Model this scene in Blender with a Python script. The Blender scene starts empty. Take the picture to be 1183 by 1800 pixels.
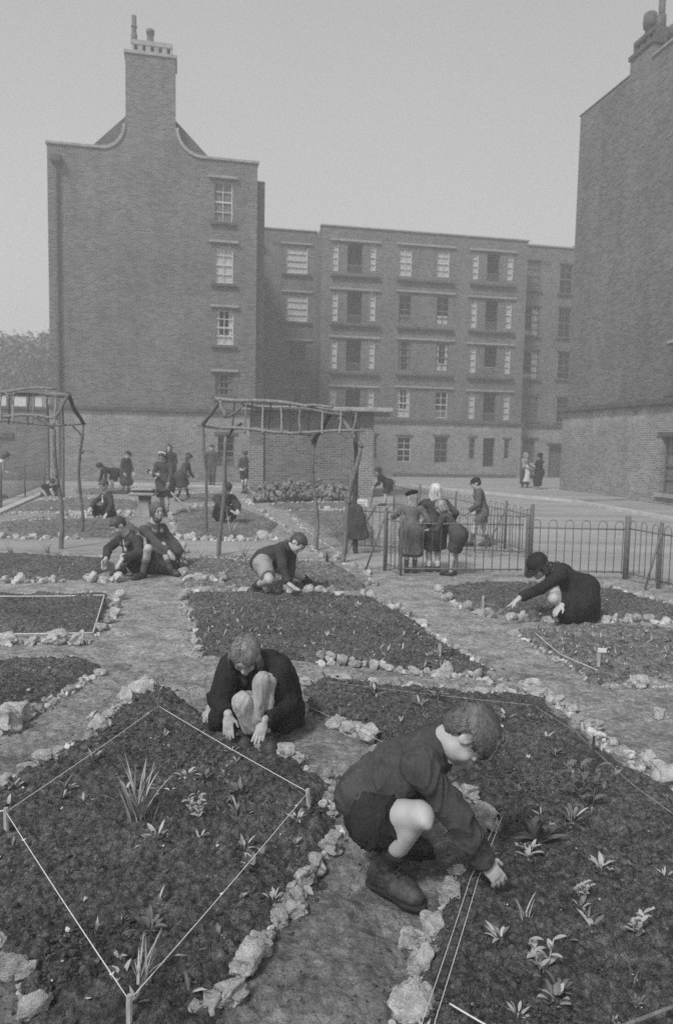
import bpy, math, random
import numpy as np
from mathutils import Vector, Matrix

# ------------------------------------------------------------ camera
CAM_H = 1.7
F_PX = 1300.0; W_PX = 1183.0; H_PX = 1800.0
PITCH = math.radians(5.05)
ROLL = math.radians(1.15)
CAM_ROT = Matrix.Rotation(math.pi/2 - PITCH, 3, 'X') @ Matrix.Rotation(ROLL, 3, 'Z')
CAM_LOC = Vector((0, 0, CAM_H))

def ray(px, py):
    """direction in the world of the sight line through a point of the photograph"""
    v = Vector(((px - W_PX/2)/F_PX, -(py - H_PX/2)/F_PX, -1.0))
    return CAM_ROT @ v
def G(px, py, z=0.0):
    d = ray(px, py); t = (z - CAM_H)/d.z
    return CAM_LOC + d*t
def PY(px, py, y):
    d = ray(px, py); t = y/d.y
    return CAM_LOC + d*t
def srgb(v):
    v = v/255.0
    return v/12.92 if v <= 0.04045 else ((v+0.055)/1.055)**2.4

scene = bpy.context.scene
COL = scene.collection
cam_data = bpy.data.cameras.new("camera")
cam = bpy.data.objects.new("camera", cam_data)
COL.objects.link(cam)
cam.location = CAM_LOC
cam.rotation_euler = CAM_ROT.to_euler()
cam_data.sensor_fit = 'VERTICAL'
cam_data.sensor_height = 36.0
cam_data.sensor_width = 24.0
cam_data.lens = 36.0*F_PX/H_PX
cam_data.clip_start = 0.05
cam_data.clip_end = 3000
cam_data.dof.use_dof = True
cam_data.dof.focus_distance = 3.2
cam_data.dof.aperture_fstop = 4.0
scene.camera = cam

scene.view_settings.view_transform = 'Standard'
scene.view_settings.look = 'None'
scene.view_settings.exposure = 0.32
scene.view_settings.gamma = 1.0
scene.view_settings.use_curve_mapping = False
scene.cycles.use_denoising = False
scene.cycles.max_bounces = 6
scene.cycles.diffuse_bounces = 3
scene.cycles.glossy_bounces = 2
scene.cycles.transmission_bounces = 3
scene.cycles.volume_bounces = 1
scene.cycles.caustics_reflective = False
scene.cycles.caustics_refractive = False
scene.cycles.sample_clamp_indirect = 4

SUN_EL = math.radians(48); SUN_AZ = math.radians(212)     # compass-like, clockwise from +Y
world = bpy.data.worlds.new("World")
scene.world = world
world.use_nodes = True
wn = world.node_tree.nodes; wl = world.node_tree.links
wn.clear()
w_out = wn.new('ShaderNodeOutputWorld'); w_bg = wn.new('ShaderNodeBackground')
w_sky = wn.new('ShaderNodeTexSky'); w_sky.sky_type = 'NISHITA'
w_sky.sun_disc = False; w_sky.sun_elevation = SUN_EL; w_sky.sun_rotation = SUN_AZ
w_sky.air_density = 1.0; w_sky.dust_density = 4.0; w_sky.ozone_density = 1.0
w_bw = wn.new('ShaderNodeRGBToBW')
w_mix = wn.new('ShaderNodeMix'); w_mix.data_type = 'FLOAT'
w_mix.inputs[0].default_value = 0.42                       # a closed overcast evens the sky out
w_mix.inputs[3].default_value = 9.6
wl.new(w_sky.outputs[0], w_bw.inputs[0]); wl.new(w_bw.outputs[0], w_mix.inputs[2])
w_tc = wn.new('ShaderNodeTexCoord'); w_sp = wn.new('ShaderNodeSeparateXYZ'); w_mr = wn.new('ShaderNodeMapRange'); w_mu = wn.new('ShaderNodeMath'); w_mu.operation = 'MULTIPLY'
wl.new(w_tc.outputs['Generated'], w_sp.inputs[0]); wl.new(w_sp.outputs[2], w_mr.inputs[0])   # brighter toward the smoky horizon
w_mr.inputs[1].default_value = 0.05; w_mr.inputs[2].default_value = 0.65; w_mr.inputs[3].default_value = 1.34; w_mr.inputs[4].default_value = 0.80
w_nz = wn.new('ShaderNodeTexNoise'); w_nz.inputs['Scale'].default_value = 1.6; w_nz.inputs['Detail'].default_value = 4; wl.new(w_tc.outputs['Generated'], w_nz.inputs['Vector'])
w_m2 = wn.new('ShaderNodeMath'); w_m2.operation = 'MULTIPLY_ADD'; wl.new(w_nz.outputs[0], w_m2.inputs[0]); w_m2.inputs[1].default_value = 0.22; w_m2.inputs[2].default_value = -0.11
w_m3 = wn.new('ShaderNodeMath'); w_m3.operation = 'ADD'; wl.new(w_mr.outputs[0], w_m3.inputs[0]); wl.new(w_m2.outputs[0], w_m3.inputs[1])
wl.new(w_mix.outputs[0], w_mu.inputs[0]); wl.new(w_m3.outputs[0], w_mu.inputs[1]); wl.new(w_mu.outputs[0], w_bg.inputs[0])
w_bg.inputs[1].default_value = 0.08
wl.new(w_bg.outputs[0], w_out.inputs[0])

sd = bpy.data.lights.new("sun", 'SUN')
sd.energy = 2.5; sd.angle = math.radians(10); sd.color = (1, 1, 1)
sun = bpy.data.objects.new("sun", sd); COL.objects.link(sun)
sdir = Vector((math.sin(SUN_AZ)*math.cos(SUN_EL), math.cos(SUN_AZ)*math.cos(SUN_EL), math.sin(SUN_EL)))
sun.rotation_euler = (-sdir).to_track_quat('-Z', 'Y').to_euler()
sun.location = (0, 0, 40)

# ------------------------------------------------------------ object helpers
def tag(o, label=None, cat=None, group=None, kind=None):
    if label: o["label"] = label
    if cat: o["category"] = cat
    if group: o["group"] = group
    if kind: o["kind"] = kind
    return o
def empty(name, loc=(0, 0, 0), rz=0.0):
    o = bpy.data.objects.new(name, None); COL.objects.link(o)
    o.empty_display_size = 0.2
    o.location = loc; o.rotation_euler = (0, 0, rz)
    return o
def mesh_obj(name, verts, faces, mat, parent=None, smooth=False, mat_index=None):
    me = bpy.data.meshes.new(name)
    if isinstance(verts, np.ndarray): verts = verts.tolist()
    if isinstance(faces, np.ndarray): faces = faces.tolist()
    me.from_pydata(verts, [], faces)
    mats = mat if isinstance(mat, (list, tuple)) else [mat]
    for m in mats: me.materials.append(m)
    if mat_index is not None:
        me.polygons.foreach_set('material_index', mat_index)
    if smooth:
        me.polygons.foreach_set('use_smooth', [True]*len(me.polygons))
    me.update()
    o = bpy.data.objects.new(name, me); COL.objects.link(o)
    if parent is not None: o.parent = parent
    return o

class MB:
    """collects boxes, tubes and quads of one part"""
    def __init__(s): s.v = []; s.f = []; s.mi = []
    def add(s, vs, fs, mi=0):
        b = len(s.v); s.v += [tuple(v) for v in vs]; s.f += [tuple(i+b for i in f) for f in fs]; s.mi += [mi]*len(fs)
    def box(s, x0, x1, y0, y1, z0, z1, mi=0):
        vs = [(x, y, z) for x in (x0, x1) for y in (y0, y1) for z in (z0, z1)]
        s.add(vs, [(0,1,3,2), (4,6,7,5), (0,4,5,1), (2,3,7,6), (0,2,6,4), (1,5,7,3)], mi)
    def bevbox(s, x0, x1, y0, y1, z0, z1, b, mi=0):
        import bmesh
        bm = bmesh.new()
        bmesh.ops.create_cube(bm, size=1)
        for v in bm.verts:
            v.co = Vector(((x0+x1)/2+v.co.x*(x1-x0), (y0+y1)/2+v.co.y*(y1-y0), (z0+z1)/2+v.co.z*(z1-z0)))
        bmesh.ops.bevel(bm, geom=bm.edges[:], offset=b, segments=1, affect='EDGES')
        bm.verts.index_update()
        s.add([v.co[:] for v in bm.verts], [[v.index for v in f.verts] for f in bm.faces], mi); bm.free()
    def tube(s, pts, rad, n=8, mi=0, cap=True):
        pts = [Vector(p) for p in pts]
        if not isinstance(rad, (list, tuple)): rad = [rad]*len(pts)
        vs = []; fs = []
        up = None
        for i, p in enumerate(pts):
            d = (pts[min(i+1, len(pts)-1)] - pts[max(i-1, 0)]).normalized()
            if up is None:
                up = Vector((0, 0, 1)) if abs(d.z) < 0.9 else Vector((1, 0, 0))
            a = d.cross(up).normalized(); b = a.cross(d).normalized(); up = b
            for k in range(n):
                t = 2*math.pi*k/n
                vs.append(p + (a*math.cos(t) + b*math.sin(t))*rad[i])
        for i in range(len(pts)-1):
            for k in range(n):
                fs.append((i*n+k, i*n+(k+1) % n, (i+1)*n+(k+1) % n, (i+1)*n+k))
        if cap:
            fs.append(tuple(range(n))[::-1]); fs.append(tuple((len(pts)-1)*n+k for k in range(n)))
        s.add(vs, fs, mi)
    def build(s, name, mat, parent=None, smooth=False):
        return mesh_obj(name, s.v, s.f, mat, parent, smooth, s.mi if isinstance(mat, (list, tuple)) else None)

# ------------------------------------------------------------ value noise (numpy)
def _hash(ix, iy, iz, seed):
    h = (ix.astype(np.int64)*374761393 + iy.astype(np.int64)*668265263 + iz.astype(np.int64)*2147483647 + seed*144665) & 0xffffffff
    h = ((h ^ (h >> 13))*1274126177) & 0xffffffff
    h = (h ^ (h >> 16)) & 0xffff
    return h/65535.0
def vnoise(x, y, z, seed=0):
    ix = np.floor(x); iy = np.floor(y); iz = np.floor(z)
    fx = x-ix; fy = y-iy; fz = z-iz
    fx = fx*fx*(3-2*fx); fy = fy*fy*(3-2*fy); fz = fz*fz*(3-2*fz)
    r = 0
    for a in (0, 1):
        for b in (0, 1):
            for c in (0, 1):
                w = (fx if a else 1-fx)*(fy if b else 1-fy)*(fz if c else 1-fz)
                r = r + w*_hash(ix+a, iy+b, iz+c, seed)
    return r*2-1
def fbm(p, scale, octaves=4, seed=0, gain=0.5):
    p = np.asarray(p, dtype=float)
    a = 1.0; r = 0.0; s = scale
    for o in range(octaves):
        r = r + a*vnoise(p[..., 0]*s+17.3*o, p[..., 1]*s-9.1*o, p[..., 2]*s+3.7*o, seed+o*13)
        a *= gain; s *= 2.03
    return r

# ------------------------------------------------------------ materials (the photograph is black and white)
def new_mat(name):
    m = bpy.data.materials.new(name); m.use_nodes = True
    nt = m.node_tree; nt.nodes.clear()
    out = nt.nodes.new('ShaderNodeOutputMaterial'); bs = nt.nodes.new('ShaderNodeBsdfPrincipled')
    nt.links.new(bs.outputs[0], out.inputs[0])
    return m, nt, bs
def noise_mat(name, lo, hi, scale=8, rough=0.9, bump=0.3, bdist=0.01, detail=6, bscale=None, stretch=(1, 1, 1), spec=0.25, contrast=(0.35, 0.65), lo2=None, scale2=None, voro=0):
    """a surface whose albedo wanders between lo and hi, with a bump of its own"""
    m, nt, bs = new_mat(name); N = nt.nodes; L = nt.links
    tc = N.new('ShaderNodeTexCoord'); mp = N.new('ShaderNodeMapping'); mp.inputs['Scale'].default_value = stretch
    L.new(tc.outputs['Object'], mp.inputs[0])
    nz = N.new('ShaderNodeTexNoise'); nz.inputs['Scale'].default_value = scale; nz.inputs['Detail'].default_value = detail; nz.inputs['Roughness'].default_value = 0.62
    L.new(mp.outputs[0], nz.inputs['Vector'])
    cr = N.new('ShaderNodeValToRGB'); cr.color_ramp.elements[0].position = contrast[0]; cr.color_ramp.elements[1].position = contrast[1]
    cr.color_ramp.elements[0].color = (lo, lo, lo, 1); cr.color_ramp.elements[1].color = (hi, hi, hi, 1)
    L.new(nz.outputs[0], cr.inputs[0])
    col = cr.outputs[0]
    if scale2:
        n2 = N.new('ShaderNodeTexNoise'); n2.inputs['Scale'].default_value = scale2; n2.inputs['Detail'].default_value = 3
        L.new(mp.outputs[0], n2.inputs['Vector'])
        r2 = N.new('ShaderNodeValToRGB'); r2.color_ramp.elements[0].position = 0.35; r2.color_ramp.elements[1].position = 0.65
        g = lo2 if lo2 is not None else 0.7
        r2.color_ramp.elements[0].color = (g, g, g, 1); r2.color_ramp.elements[1].color = (1, 1, 1, 1)
        L.new(n2.outputs[0], r2.inputs[0])
        mx = N.new('ShaderNodeMix'); mx.data_type = 'RGBA'; mx.blend_type = 'MULTIPLY'; mx.inputs[0].default_value = 1
        L.new(col, mx.inputs[6]); L.new(r2.outputs[0], mx.inputs[7]); col = mx.outputs[2]
    L.new(col, bs.inputs['Base Color'])
    bs.inputs['Roughness'].default_value = rough; bs.inputs['Specular IOR Level'].default_value = spec
    if bump:
        nb = N.new('ShaderNodeTexNoise'); nb.inputs['Scale'].default_value = bscale or scale*3; nb.inputs['Detail'].default_value = 8; nb.inputs['Roughness'].default_value = 0.65
        L.new(mp.outputs[0], nb.inputs['Vector'])
        bp = N.new('ShaderNodeBump'); bp.inputs['Strength'].default_value = bump; bp.inputs['Distance'].default_value = bdist
        L.new(nb.outputs[0], bp.inputs['Height']); L.new(bp.outputs[0], bs.inputs['Normal'])
    return m
def brick_mat(name, lo=0.13, hi=0.2, mortar=0.24, lime=0.0, lime_z=(0, 1)):
    m, nt, bs = new_mat(name); N = nt.nodes; L = nt.links
    tc = N.new('ShaderNodeTexCoord'); sp = N.new('ShaderNodeSeparateXYZ'); L.new(tc.outputs['Object'], sp.inputs[0])
    ad = N.new('ShaderNodeMath'); ad.operation = 'ADD'; L.new(sp.outputs[0], ad.inputs[0]); L.new(sp.outputs[1], ad.inputs[1])
    cb = N.new('ShaderNodeCombineXYZ'); L.new(ad.outputs[0], cb.inputs[0]); L.new(sp.outputs[2], cb.inputs[1])
    br = N.new('ShaderNodeTexBrick'); L.new(cb.outputs[0], br.inputs['Vector'])
    br.inputs['Color1'].default_value = (lo, lo, lo, 1); br.inputs['Color2'].default_value = (hi, hi, hi, 1)
    br.inputs['Mortar'].default_value = (mortar, mortar, mortar, 1)
    br.inputs['Scale'].default_value = 1.0; br.inputs['Mortar Size'].default_value = 0.011
    br.inputs['Mortar Smooth'].default_value = 0.3; br.inputs['Bias'].default_value = 0.0
    br.inputs['Brick Width'].default_value = 0.235; br.inputs['Row Height'].default_value = 0.078
    nz = N.new('ShaderNodeTexNoise'); nz.inputs['Scale'].default_value = 0.3; nz.inputs['Detail'].default_value = 9; nz.inputs['Roughness'].default_value = 0.7
    L.new(tc.outputs['Object'], nz.inputs['Vector'])
    cr = N.new('ShaderNodeValToRGB'); cr.color_ramp.elements[0].position = 0.3; cr.color_ramp.elements[1].position = 0.72
    cr.color_ramp.elements[0].color = (0.70,)*3+(1,); cr.color_ramp.elements[1].color = (1.2,)*3+(1,)
    L.new(nz.outputs[0], cr.inputs[0])
    mx = N.new('ShaderNodeMix'); mx.data_type = 'RGBA'; mx.blend_type = 'MULTIPLY'; mx.inputs[0].default_value = 1
    L.new(br.outputs[0], mx.inputs[6]); L.new(cr.outputs[0], mx.inputs[7]); col = mx.outputs[2]
    # single odd bricks, burnt or pale
    nw = N.new('ShaderNodeTexNoise'); nw.inputs['Scale'].default_value = 3.1; nw.inputs['Detail'].default_value = 5; nw.inputs['Roughness'].default_value = 0.8
    mpp = N.new('ShaderNodeMapping'); mpp.inputs['Scale'].default_value = (1, 3.2, 1); L.new(cb.outputs[0], mpp.inputs[0]); L.new(mpp.outputs[0], nw.inputs['Vector'])
    c2 = N.new('ShaderNodeValToRGB'); c2.color_ramp.elements[0].position = 0.3; c2.color_ramp.elements[1].position = 0.7
    c2.color_ramp.elements[0].color = (0.84,)*3+(1,); c2.color_ramp.elements[1].color = (1.15,)*3+(1,)
    L.new(nw.outputs[0], c2.inputs[0])
    m3 = N.new('ShaderNodeMix'); m3.data_type = 'RGBA'; m3.blend_type = 'MULTIPLY'; m3.inputs[0].default_value = 1
    L.new(col, m3.inputs[6]); L.new(c2.outputs[0], m3.inputs[7]); col = m3.outputs[2]
    st = N.new('ShaderNodeTexNoise'); st.inputs['Scale'].default_value = 1.5; st.inputs['Detail'].default_value = 5
    ms = N.new('ShaderNodeMapping'); ms.inputs['Scale'].default_value = (1, .10, 1); L.new(cb.outputs[0], ms.inputs[0]); L.new(ms.outputs[0], st.inputs['Vector'])
    rs_ = N.new('ShaderNodeMapRange'); rs_.inputs[1].default_value = .3; rs_.inputs[2].default_value = .7; rs_.inputs[3].default_value = .88; rs_.inputs[4].default_value = 1.07; L.new(st.outputs[0], rs_.inputs[0])
    mz = N.new('ShaderNodeMix'); mz.data_type = 'RGBA'; mz.blend_type = 'MULTIPLY'; mz.inputs[0].default_value = 1; L.new(col, mz.inputs[6]); L.new(rs_.outputs[0], mz.inputs[7]); col = mz.outputs[2]
    if lime:
        # lime bloom washing down from the string course
        mr = N.new('ShaderNodeMapRange'); mr.inputs[1].default_value = lime_z[0]; mr.inputs[2].default_value = lime_z[1]
        L.new(sp.outputs[2], mr.inputs[0])
        nl = N.new('ShaderNodeTexNoise'); nl.inputs['Scale'].default_value = 0.9; nl.inputs['Detail'].default_value = 7; nl.inputs['Roughness'].default_value = 0.75
        L.new(tc.outputs['Object'], nl.inputs['Vector'])
        c4 = N.new('ShaderNodeValToRGB'); c4.color_ramp.elements[0].position = 0.45; c4.color_ramp.elements[1].position = 0.66
        L.new(nl.outputs[0], c4.inputs[0])
        pw = N.new('ShaderNodeMath'); pw.operation = 'POWER'; pw.inputs[1].default_value = 3; L.new(mr.outputs[0], pw.inputs[0])
        ml = N.new('ShaderNodeMath'); ml.operation = 'MULTIPLY'; L.new(pw.outputs[0], ml.inputs[0]); L.new(c4.outputs[0], ml.inputs[1])
        nf = N.new('ShaderNodeTexNoise'); nf.inputs['Scale'].default_value = 7; nf.inputs['Detail'].default_value = 5
        mp3 = N.new('ShaderNodeMapping'); mp3.inputs['Scale'].default_value = (1, 3, 1); L.new(cb.outputs[0], mp3.inputs[0]); L.new(mp3.outputs[0], nf.inputs['Vector'])
        c5 = N.new('ShaderNodeValToRGB'); c5.color_ramp.elements[0].position = 0.5; c5.color_ramp.elements[1].position = 0.68
        L.new(nf.outputs[0], c5.inputs[0])
        mm = N.new('ShaderNodeMath'); mm.operation = 'MULTIPLY'; L.new(c5.outputs[0], mm.inputs[0]); mm.inputs[1].default_value = 0.3
        m7 = N.new('ShaderNodeMath'); m7.operation = 'MAXIMUM'; L.new(ml.outputs[0], m7.inputs[0]); L.new(mm.outputs[0], m7.inputs[1])
        m6 = N.new('ShaderNodeMath'); m6.operation = 'MULTIPLY'; m6.inputs[1].default_value = lime; L.new(m7.outputs[0], m6.inputs[0])
        m5 = N.new('ShaderNodeMix'); m5.data_type = 'RGBA'; L.new(m6.outputs[0], m5.inputs[0])
        L.new(col, m5.inputs[6]); m5.inputs[7].default_value = (0.5, 0.5, 0.5, 1); col = m5.outputs[2]
    L.new(col, bs.inputs['Base Color'])
    bs.inputs['Roughness'].default_value = 0.9; bs.inputs['Specular IOR Level'].default_value = 0.2
    bp = N.new('ShaderNodeBump'); bp.inputs['Strength'].default_value = 0.5; bp.inputs['Distance'].default_value = 0.01
    inv = N.new('ShaderNodeMath'); inv.operation = 'SUBTRACT'; inv.inputs[0].default_value = 1; L.new(br.outputs[1], inv.inputs[1])
    L.new(inv.outputs[0], bp.inputs['Height']); L.new(bp.outputs[0], bs.inputs['Normal'])
    return m

M = {}
M['brick'] = brick_mat('weathered_brick', 0.085, 0.185, 0.26)
M['brick_lime'] = brick_mat('limey_brick', 0.12, 0.26, 0.40, 0.95, (1.0, 3.2))
M['brick_pier'] = brick_mat('pier_brick', 0.15, 0.22, 0.4)
M['concrete'] = noise_mat('pale_concrete', 0.26, 0.40, 3, 0.85, 0.3, 0.01)
M['coping'] = noise_mat('coping_stone', 0.24, 0.36, 4, 0.85, 0.3, 0.01)
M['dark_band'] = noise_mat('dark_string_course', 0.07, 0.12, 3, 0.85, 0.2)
M['slate'] = noise_mat('roof_slate', 0.06, 0.11, 3, 0.7, 0.3, 0.02, stretch=(1, 1, 4))
M['pot'] = noise_mat('chimney_pot', 0.06, 0.14, 6, 0.8, 0.2)
M['paint_frame'] = noise_mat('window_paint', 0.5, 0.62, 6, 0.5, 0.05)
M['dark_frame'] = noise_mat('dark_window_paint', 0.12, 0.17, 6, 0.5, 0.05)
M['net'] = noise_mat('net_curtain', 0.82, 0.9, 5, 0.9, 0.1, stretch=(6, 1, 1))
M['net_grey'] = noise_mat('grey_curtain', 0.22, 0.34, 5, 0.9, 0.1, stretch=(6, 1, 1))
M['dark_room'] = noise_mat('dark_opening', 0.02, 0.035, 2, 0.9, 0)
M['iron'] = noise_mat('painted_iron', 0.12, 0.19, 20, 0.55, 0.2, 0.003)
M['bark'] = noise_mat('rustic_bark', 0.10, 0.22, 9, 0.9, 0.6, 0.01, stretch=(3, 3, 0.8))
M['bark_dark'] = noise_mat('dark_bark', 0.05, 0.10, 9, 0.9, 0.6, 0.01, stretch=(3, 3, 0.8))
M['peeled'] = noise_mat('peeled_wood', 0.14, 0.30, 9, 0.8, 0.4, 0.005, stretch=(4, 4, 0.8))
M['stone'] = noise_mat('pale_rubble', 0.44, 0.78, 5, 0.9, 1.0, 0.02, bscale=22, scale2=30, lo2=0.74)
M['stone_dark'] = noise_mat('grey_rubble', 0.34, 0.6, 5, 0.9, 1.0, 0.02, bscale=22, scale2=30, lo2=0.7)
M['soil'] = noise_mat('dug_soil', 0.08, 0.25, 30, 0.95, 1.0, 0.02, bscale=75, scale2=2.2, lo2=0.7, spec=0.1)
M['soil_pale'] = noise_mat('dry_soil', 0.12, 0.30, 16, 0.95, 1.0, 0.02, bscale=45, scale2=2.2, lo2=0.7, spec=0.12)
M['clod'] = noise_mat('soil_clod', 0.06, 0.15, 30, 0.95, 0.8, 0.01, spec=0.12)
M['path'] = noise_mat('trodden_earth', 0.24, 0.48, 4.5, 0.92, 1.0, 0.02, bscale=34, scale2=24, lo2=0.62, detail=12, spec=0.12)
def near_darken(m, y0, y1, g):
    # colour darkens toward the near end: partly moisture, partly painted-in grazing light and haze
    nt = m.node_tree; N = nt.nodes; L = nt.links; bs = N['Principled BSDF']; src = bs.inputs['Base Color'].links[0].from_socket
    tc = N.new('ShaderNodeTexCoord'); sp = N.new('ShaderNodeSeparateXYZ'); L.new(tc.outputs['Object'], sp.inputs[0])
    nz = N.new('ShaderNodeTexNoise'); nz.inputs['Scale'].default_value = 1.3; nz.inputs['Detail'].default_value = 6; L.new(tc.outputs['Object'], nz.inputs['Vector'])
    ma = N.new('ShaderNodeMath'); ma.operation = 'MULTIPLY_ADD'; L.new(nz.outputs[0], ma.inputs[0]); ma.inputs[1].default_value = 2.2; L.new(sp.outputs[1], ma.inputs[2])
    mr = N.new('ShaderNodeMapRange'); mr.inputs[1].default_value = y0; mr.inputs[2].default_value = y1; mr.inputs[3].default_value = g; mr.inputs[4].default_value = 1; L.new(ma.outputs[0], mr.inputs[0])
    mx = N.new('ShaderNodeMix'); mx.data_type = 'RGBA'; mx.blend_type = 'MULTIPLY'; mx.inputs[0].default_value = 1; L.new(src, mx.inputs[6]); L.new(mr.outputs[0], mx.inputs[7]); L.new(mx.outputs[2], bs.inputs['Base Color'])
def crumbly(m, sc, amt, dist, lo=.62, hi=1.5):
    # crumbs: cell-like grains with their own tone and relief
    nt = m.node_tree; N = nt.nodes; L = nt.links; bs = N['Principled BSDF']; src = bs.inputs['Base Color'].links[0].from_socket
    tc = N.new('ShaderNodeTexCoord'); nz = N.new('ShaderNodeTexNoise'); nz.inputs['Scale'].default_value = sc*.8; L.new(tc.outputs['Object'], nz.inputs['Vector'])
    mxv = N.new('ShaderNodeMix'); mxv.data_type = 'RGBA'; mxv.inputs[0].default_value = .04; L.new(tc.outputs['Object'], mxv.inputs[6]); L.new(nz.outputs[1], mxv.inputs[7])
    hs_ = None; cs_ = []
    for k, q in enumerate((sc, sc*2.7)):
        vo = N.new('ShaderNodeTexVoronoi'); vo.inputs['Scale'].default_value = q; L.new(mxv.outputs[2], vo.inputs['Vector'])
        mr = N.new('ShaderNodeMapRange'); mr.inputs[2].default_value = .8; mr.inputs[3].default_value = amt/(k*1.2+1); mr.inputs[4].default_value = 0; L.new(vo.outputs[0], mr.inputs[0])
        if hs_ is None: hs_ = mr.outputs[0]
        else:
            ad = N.new('ShaderNodeMath'); L.new(hs_, ad.inputs[0]); L.new(mr.outputs[0], ad.inputs[1]); hs_ = ad.outputs[0]
        bw = N.new('ShaderNodeRGBToBW'); L.new(vo.outputs[1], bw.inputs[0]); cs_.append(bw.outputs[0])
    bp = N.new('ShaderNodeBump'); bp.inputs['Strength'].default_value = 1; bp.inputs['Distance'].default_value = dist; L.new(hs_, bp.inputs['Height'])
    old = bs.inputs['Normal'].links[0].from_socket; L.new(old, bp.inputs['Normal']); L.new(bp.outputs[0], bs.inputs['Normal'])
    for c in cs_:
        m2 = N.new('ShaderNodeMapRange'); m2.inputs[1].default_value = .15; m2.inputs[2].default_value = .85; m2.inputs[3].default_value = lo; m2.inputs[4].default_value = hi; L.new(c, m2.inputs[0])
        mx = N.new('ShaderNodeMix'); mx.data_type = 'RGBA'; mx.blend_type = 'MULTIPLY'; mx.inputs[0].default_value = 1; L.new(src, mx.inputs[6]); L.new(m2.outputs[0], mx.inputs[7]); src = mx.outputs[2]
    L.new(src, bs.inputs['Base Color'])
crumbly(M['soil'], 62, .8, .008, .74, 1.32); crumbly(M['soil_pale'], 50, .8, .008, .74, 1.32); crumbly(M['path'], 55, .5, .005, .82, 1.2)
near_darken(M['path'], 3.3, 7.5, .55); near_darken(M['soil'], 3.0, 8.5, .72)
M['tarmac'] = noise_mat('pale_road', 0.27, 0.42, 0.45, 0.8, 0.4, 0.008, bscale=30, stretch=(0.35, 2, 1), scale2=9, lo2=.85)
M['kerb'] = noise_mat('kerb_stone', 0.42, 0.56, 3, 0.85, 0.2)
M['string'] = noise_mat('string', 0.55, 0.7, 60, 0.9, 0.3, 0.001)
M['peg'] = noise_mat('wooden_peg', 0.30, 0.5, 22, 0.85, 0.4, 0.003, stretch=(3, 3, 0.6))
M['leaf'] = noise_mat('leaf', 0.09, 0.18, 12, 0.55, 0.2, 0.003, spec=0.4)
M['leaf_pale'] = noise_mat('pale_leaf', 0.27, 0.46, 12, 0.6, 0.2, 0.003, spec=0.4)
M['leaf_dark'] = noise_mat('dark_leaf', 0.06, 0.17, 12, 0.45, 0.2, 0.003, spec=0.5)
M['crown'] = noise_mat('tree_leaf', 0.14, 0.24, 3, 0.7, 0)
M['white_board'] = noise_mat('white_board', 0.62, 0.75, 6, 0.6, 0.05)
def skin_mat(name, v):
    m = noise_mat(name, v*0.92, v*1.06, 14, 0.55, 0.08, 0.002, spec=0.35)
    b = m.node_tree.nodes['Principled BSDF']
    b.inputs['Subsurface Weight'].default_value = 0.06; b.inputs['Subsurface Radius'].default_value = (0.01, 0.01, 0.01); b.inputs['Subsurface Scale'].default_value = 1
    return m
M['skin'] = skin_mat('skin', 0.43)
_cloth = {}
def cloth(v, scale=260, bump=0.5):
    k = (round(v, 3), scale)
    if k not in _cloth:
        _cloth[k] = noise_mat('cloth', v*0.8, v*1.25, 7, 0.95, bump, 0.0025, bscale=scale, spec=0.1, scale2=70, lo2=0.8)
    return _cloth[k]
_hair = {}
def hair_mat(v):
    if v not in _hair:
        _hair[v] = noise_mat('hair', v*0.55, v*1.35, 40, 0.5, 0.6, 0.004, bscale=120, stretch=(1, 1, 0.25), spec=0.4)
    return _hair[v]
M['leather'] = noise_mat('worn_leather', 0.018, 0.075, 20, 0.55, 1.0, 0.006, bscale=34, spec=0.35)
M['sole'] = noise_mat('boot_sole', 0.02, 0.04, 10, 0.8, 0.2)
M['eye'] = noise_mat('eye', 0.03, 0.05, 10, 0.3, 0)
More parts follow.
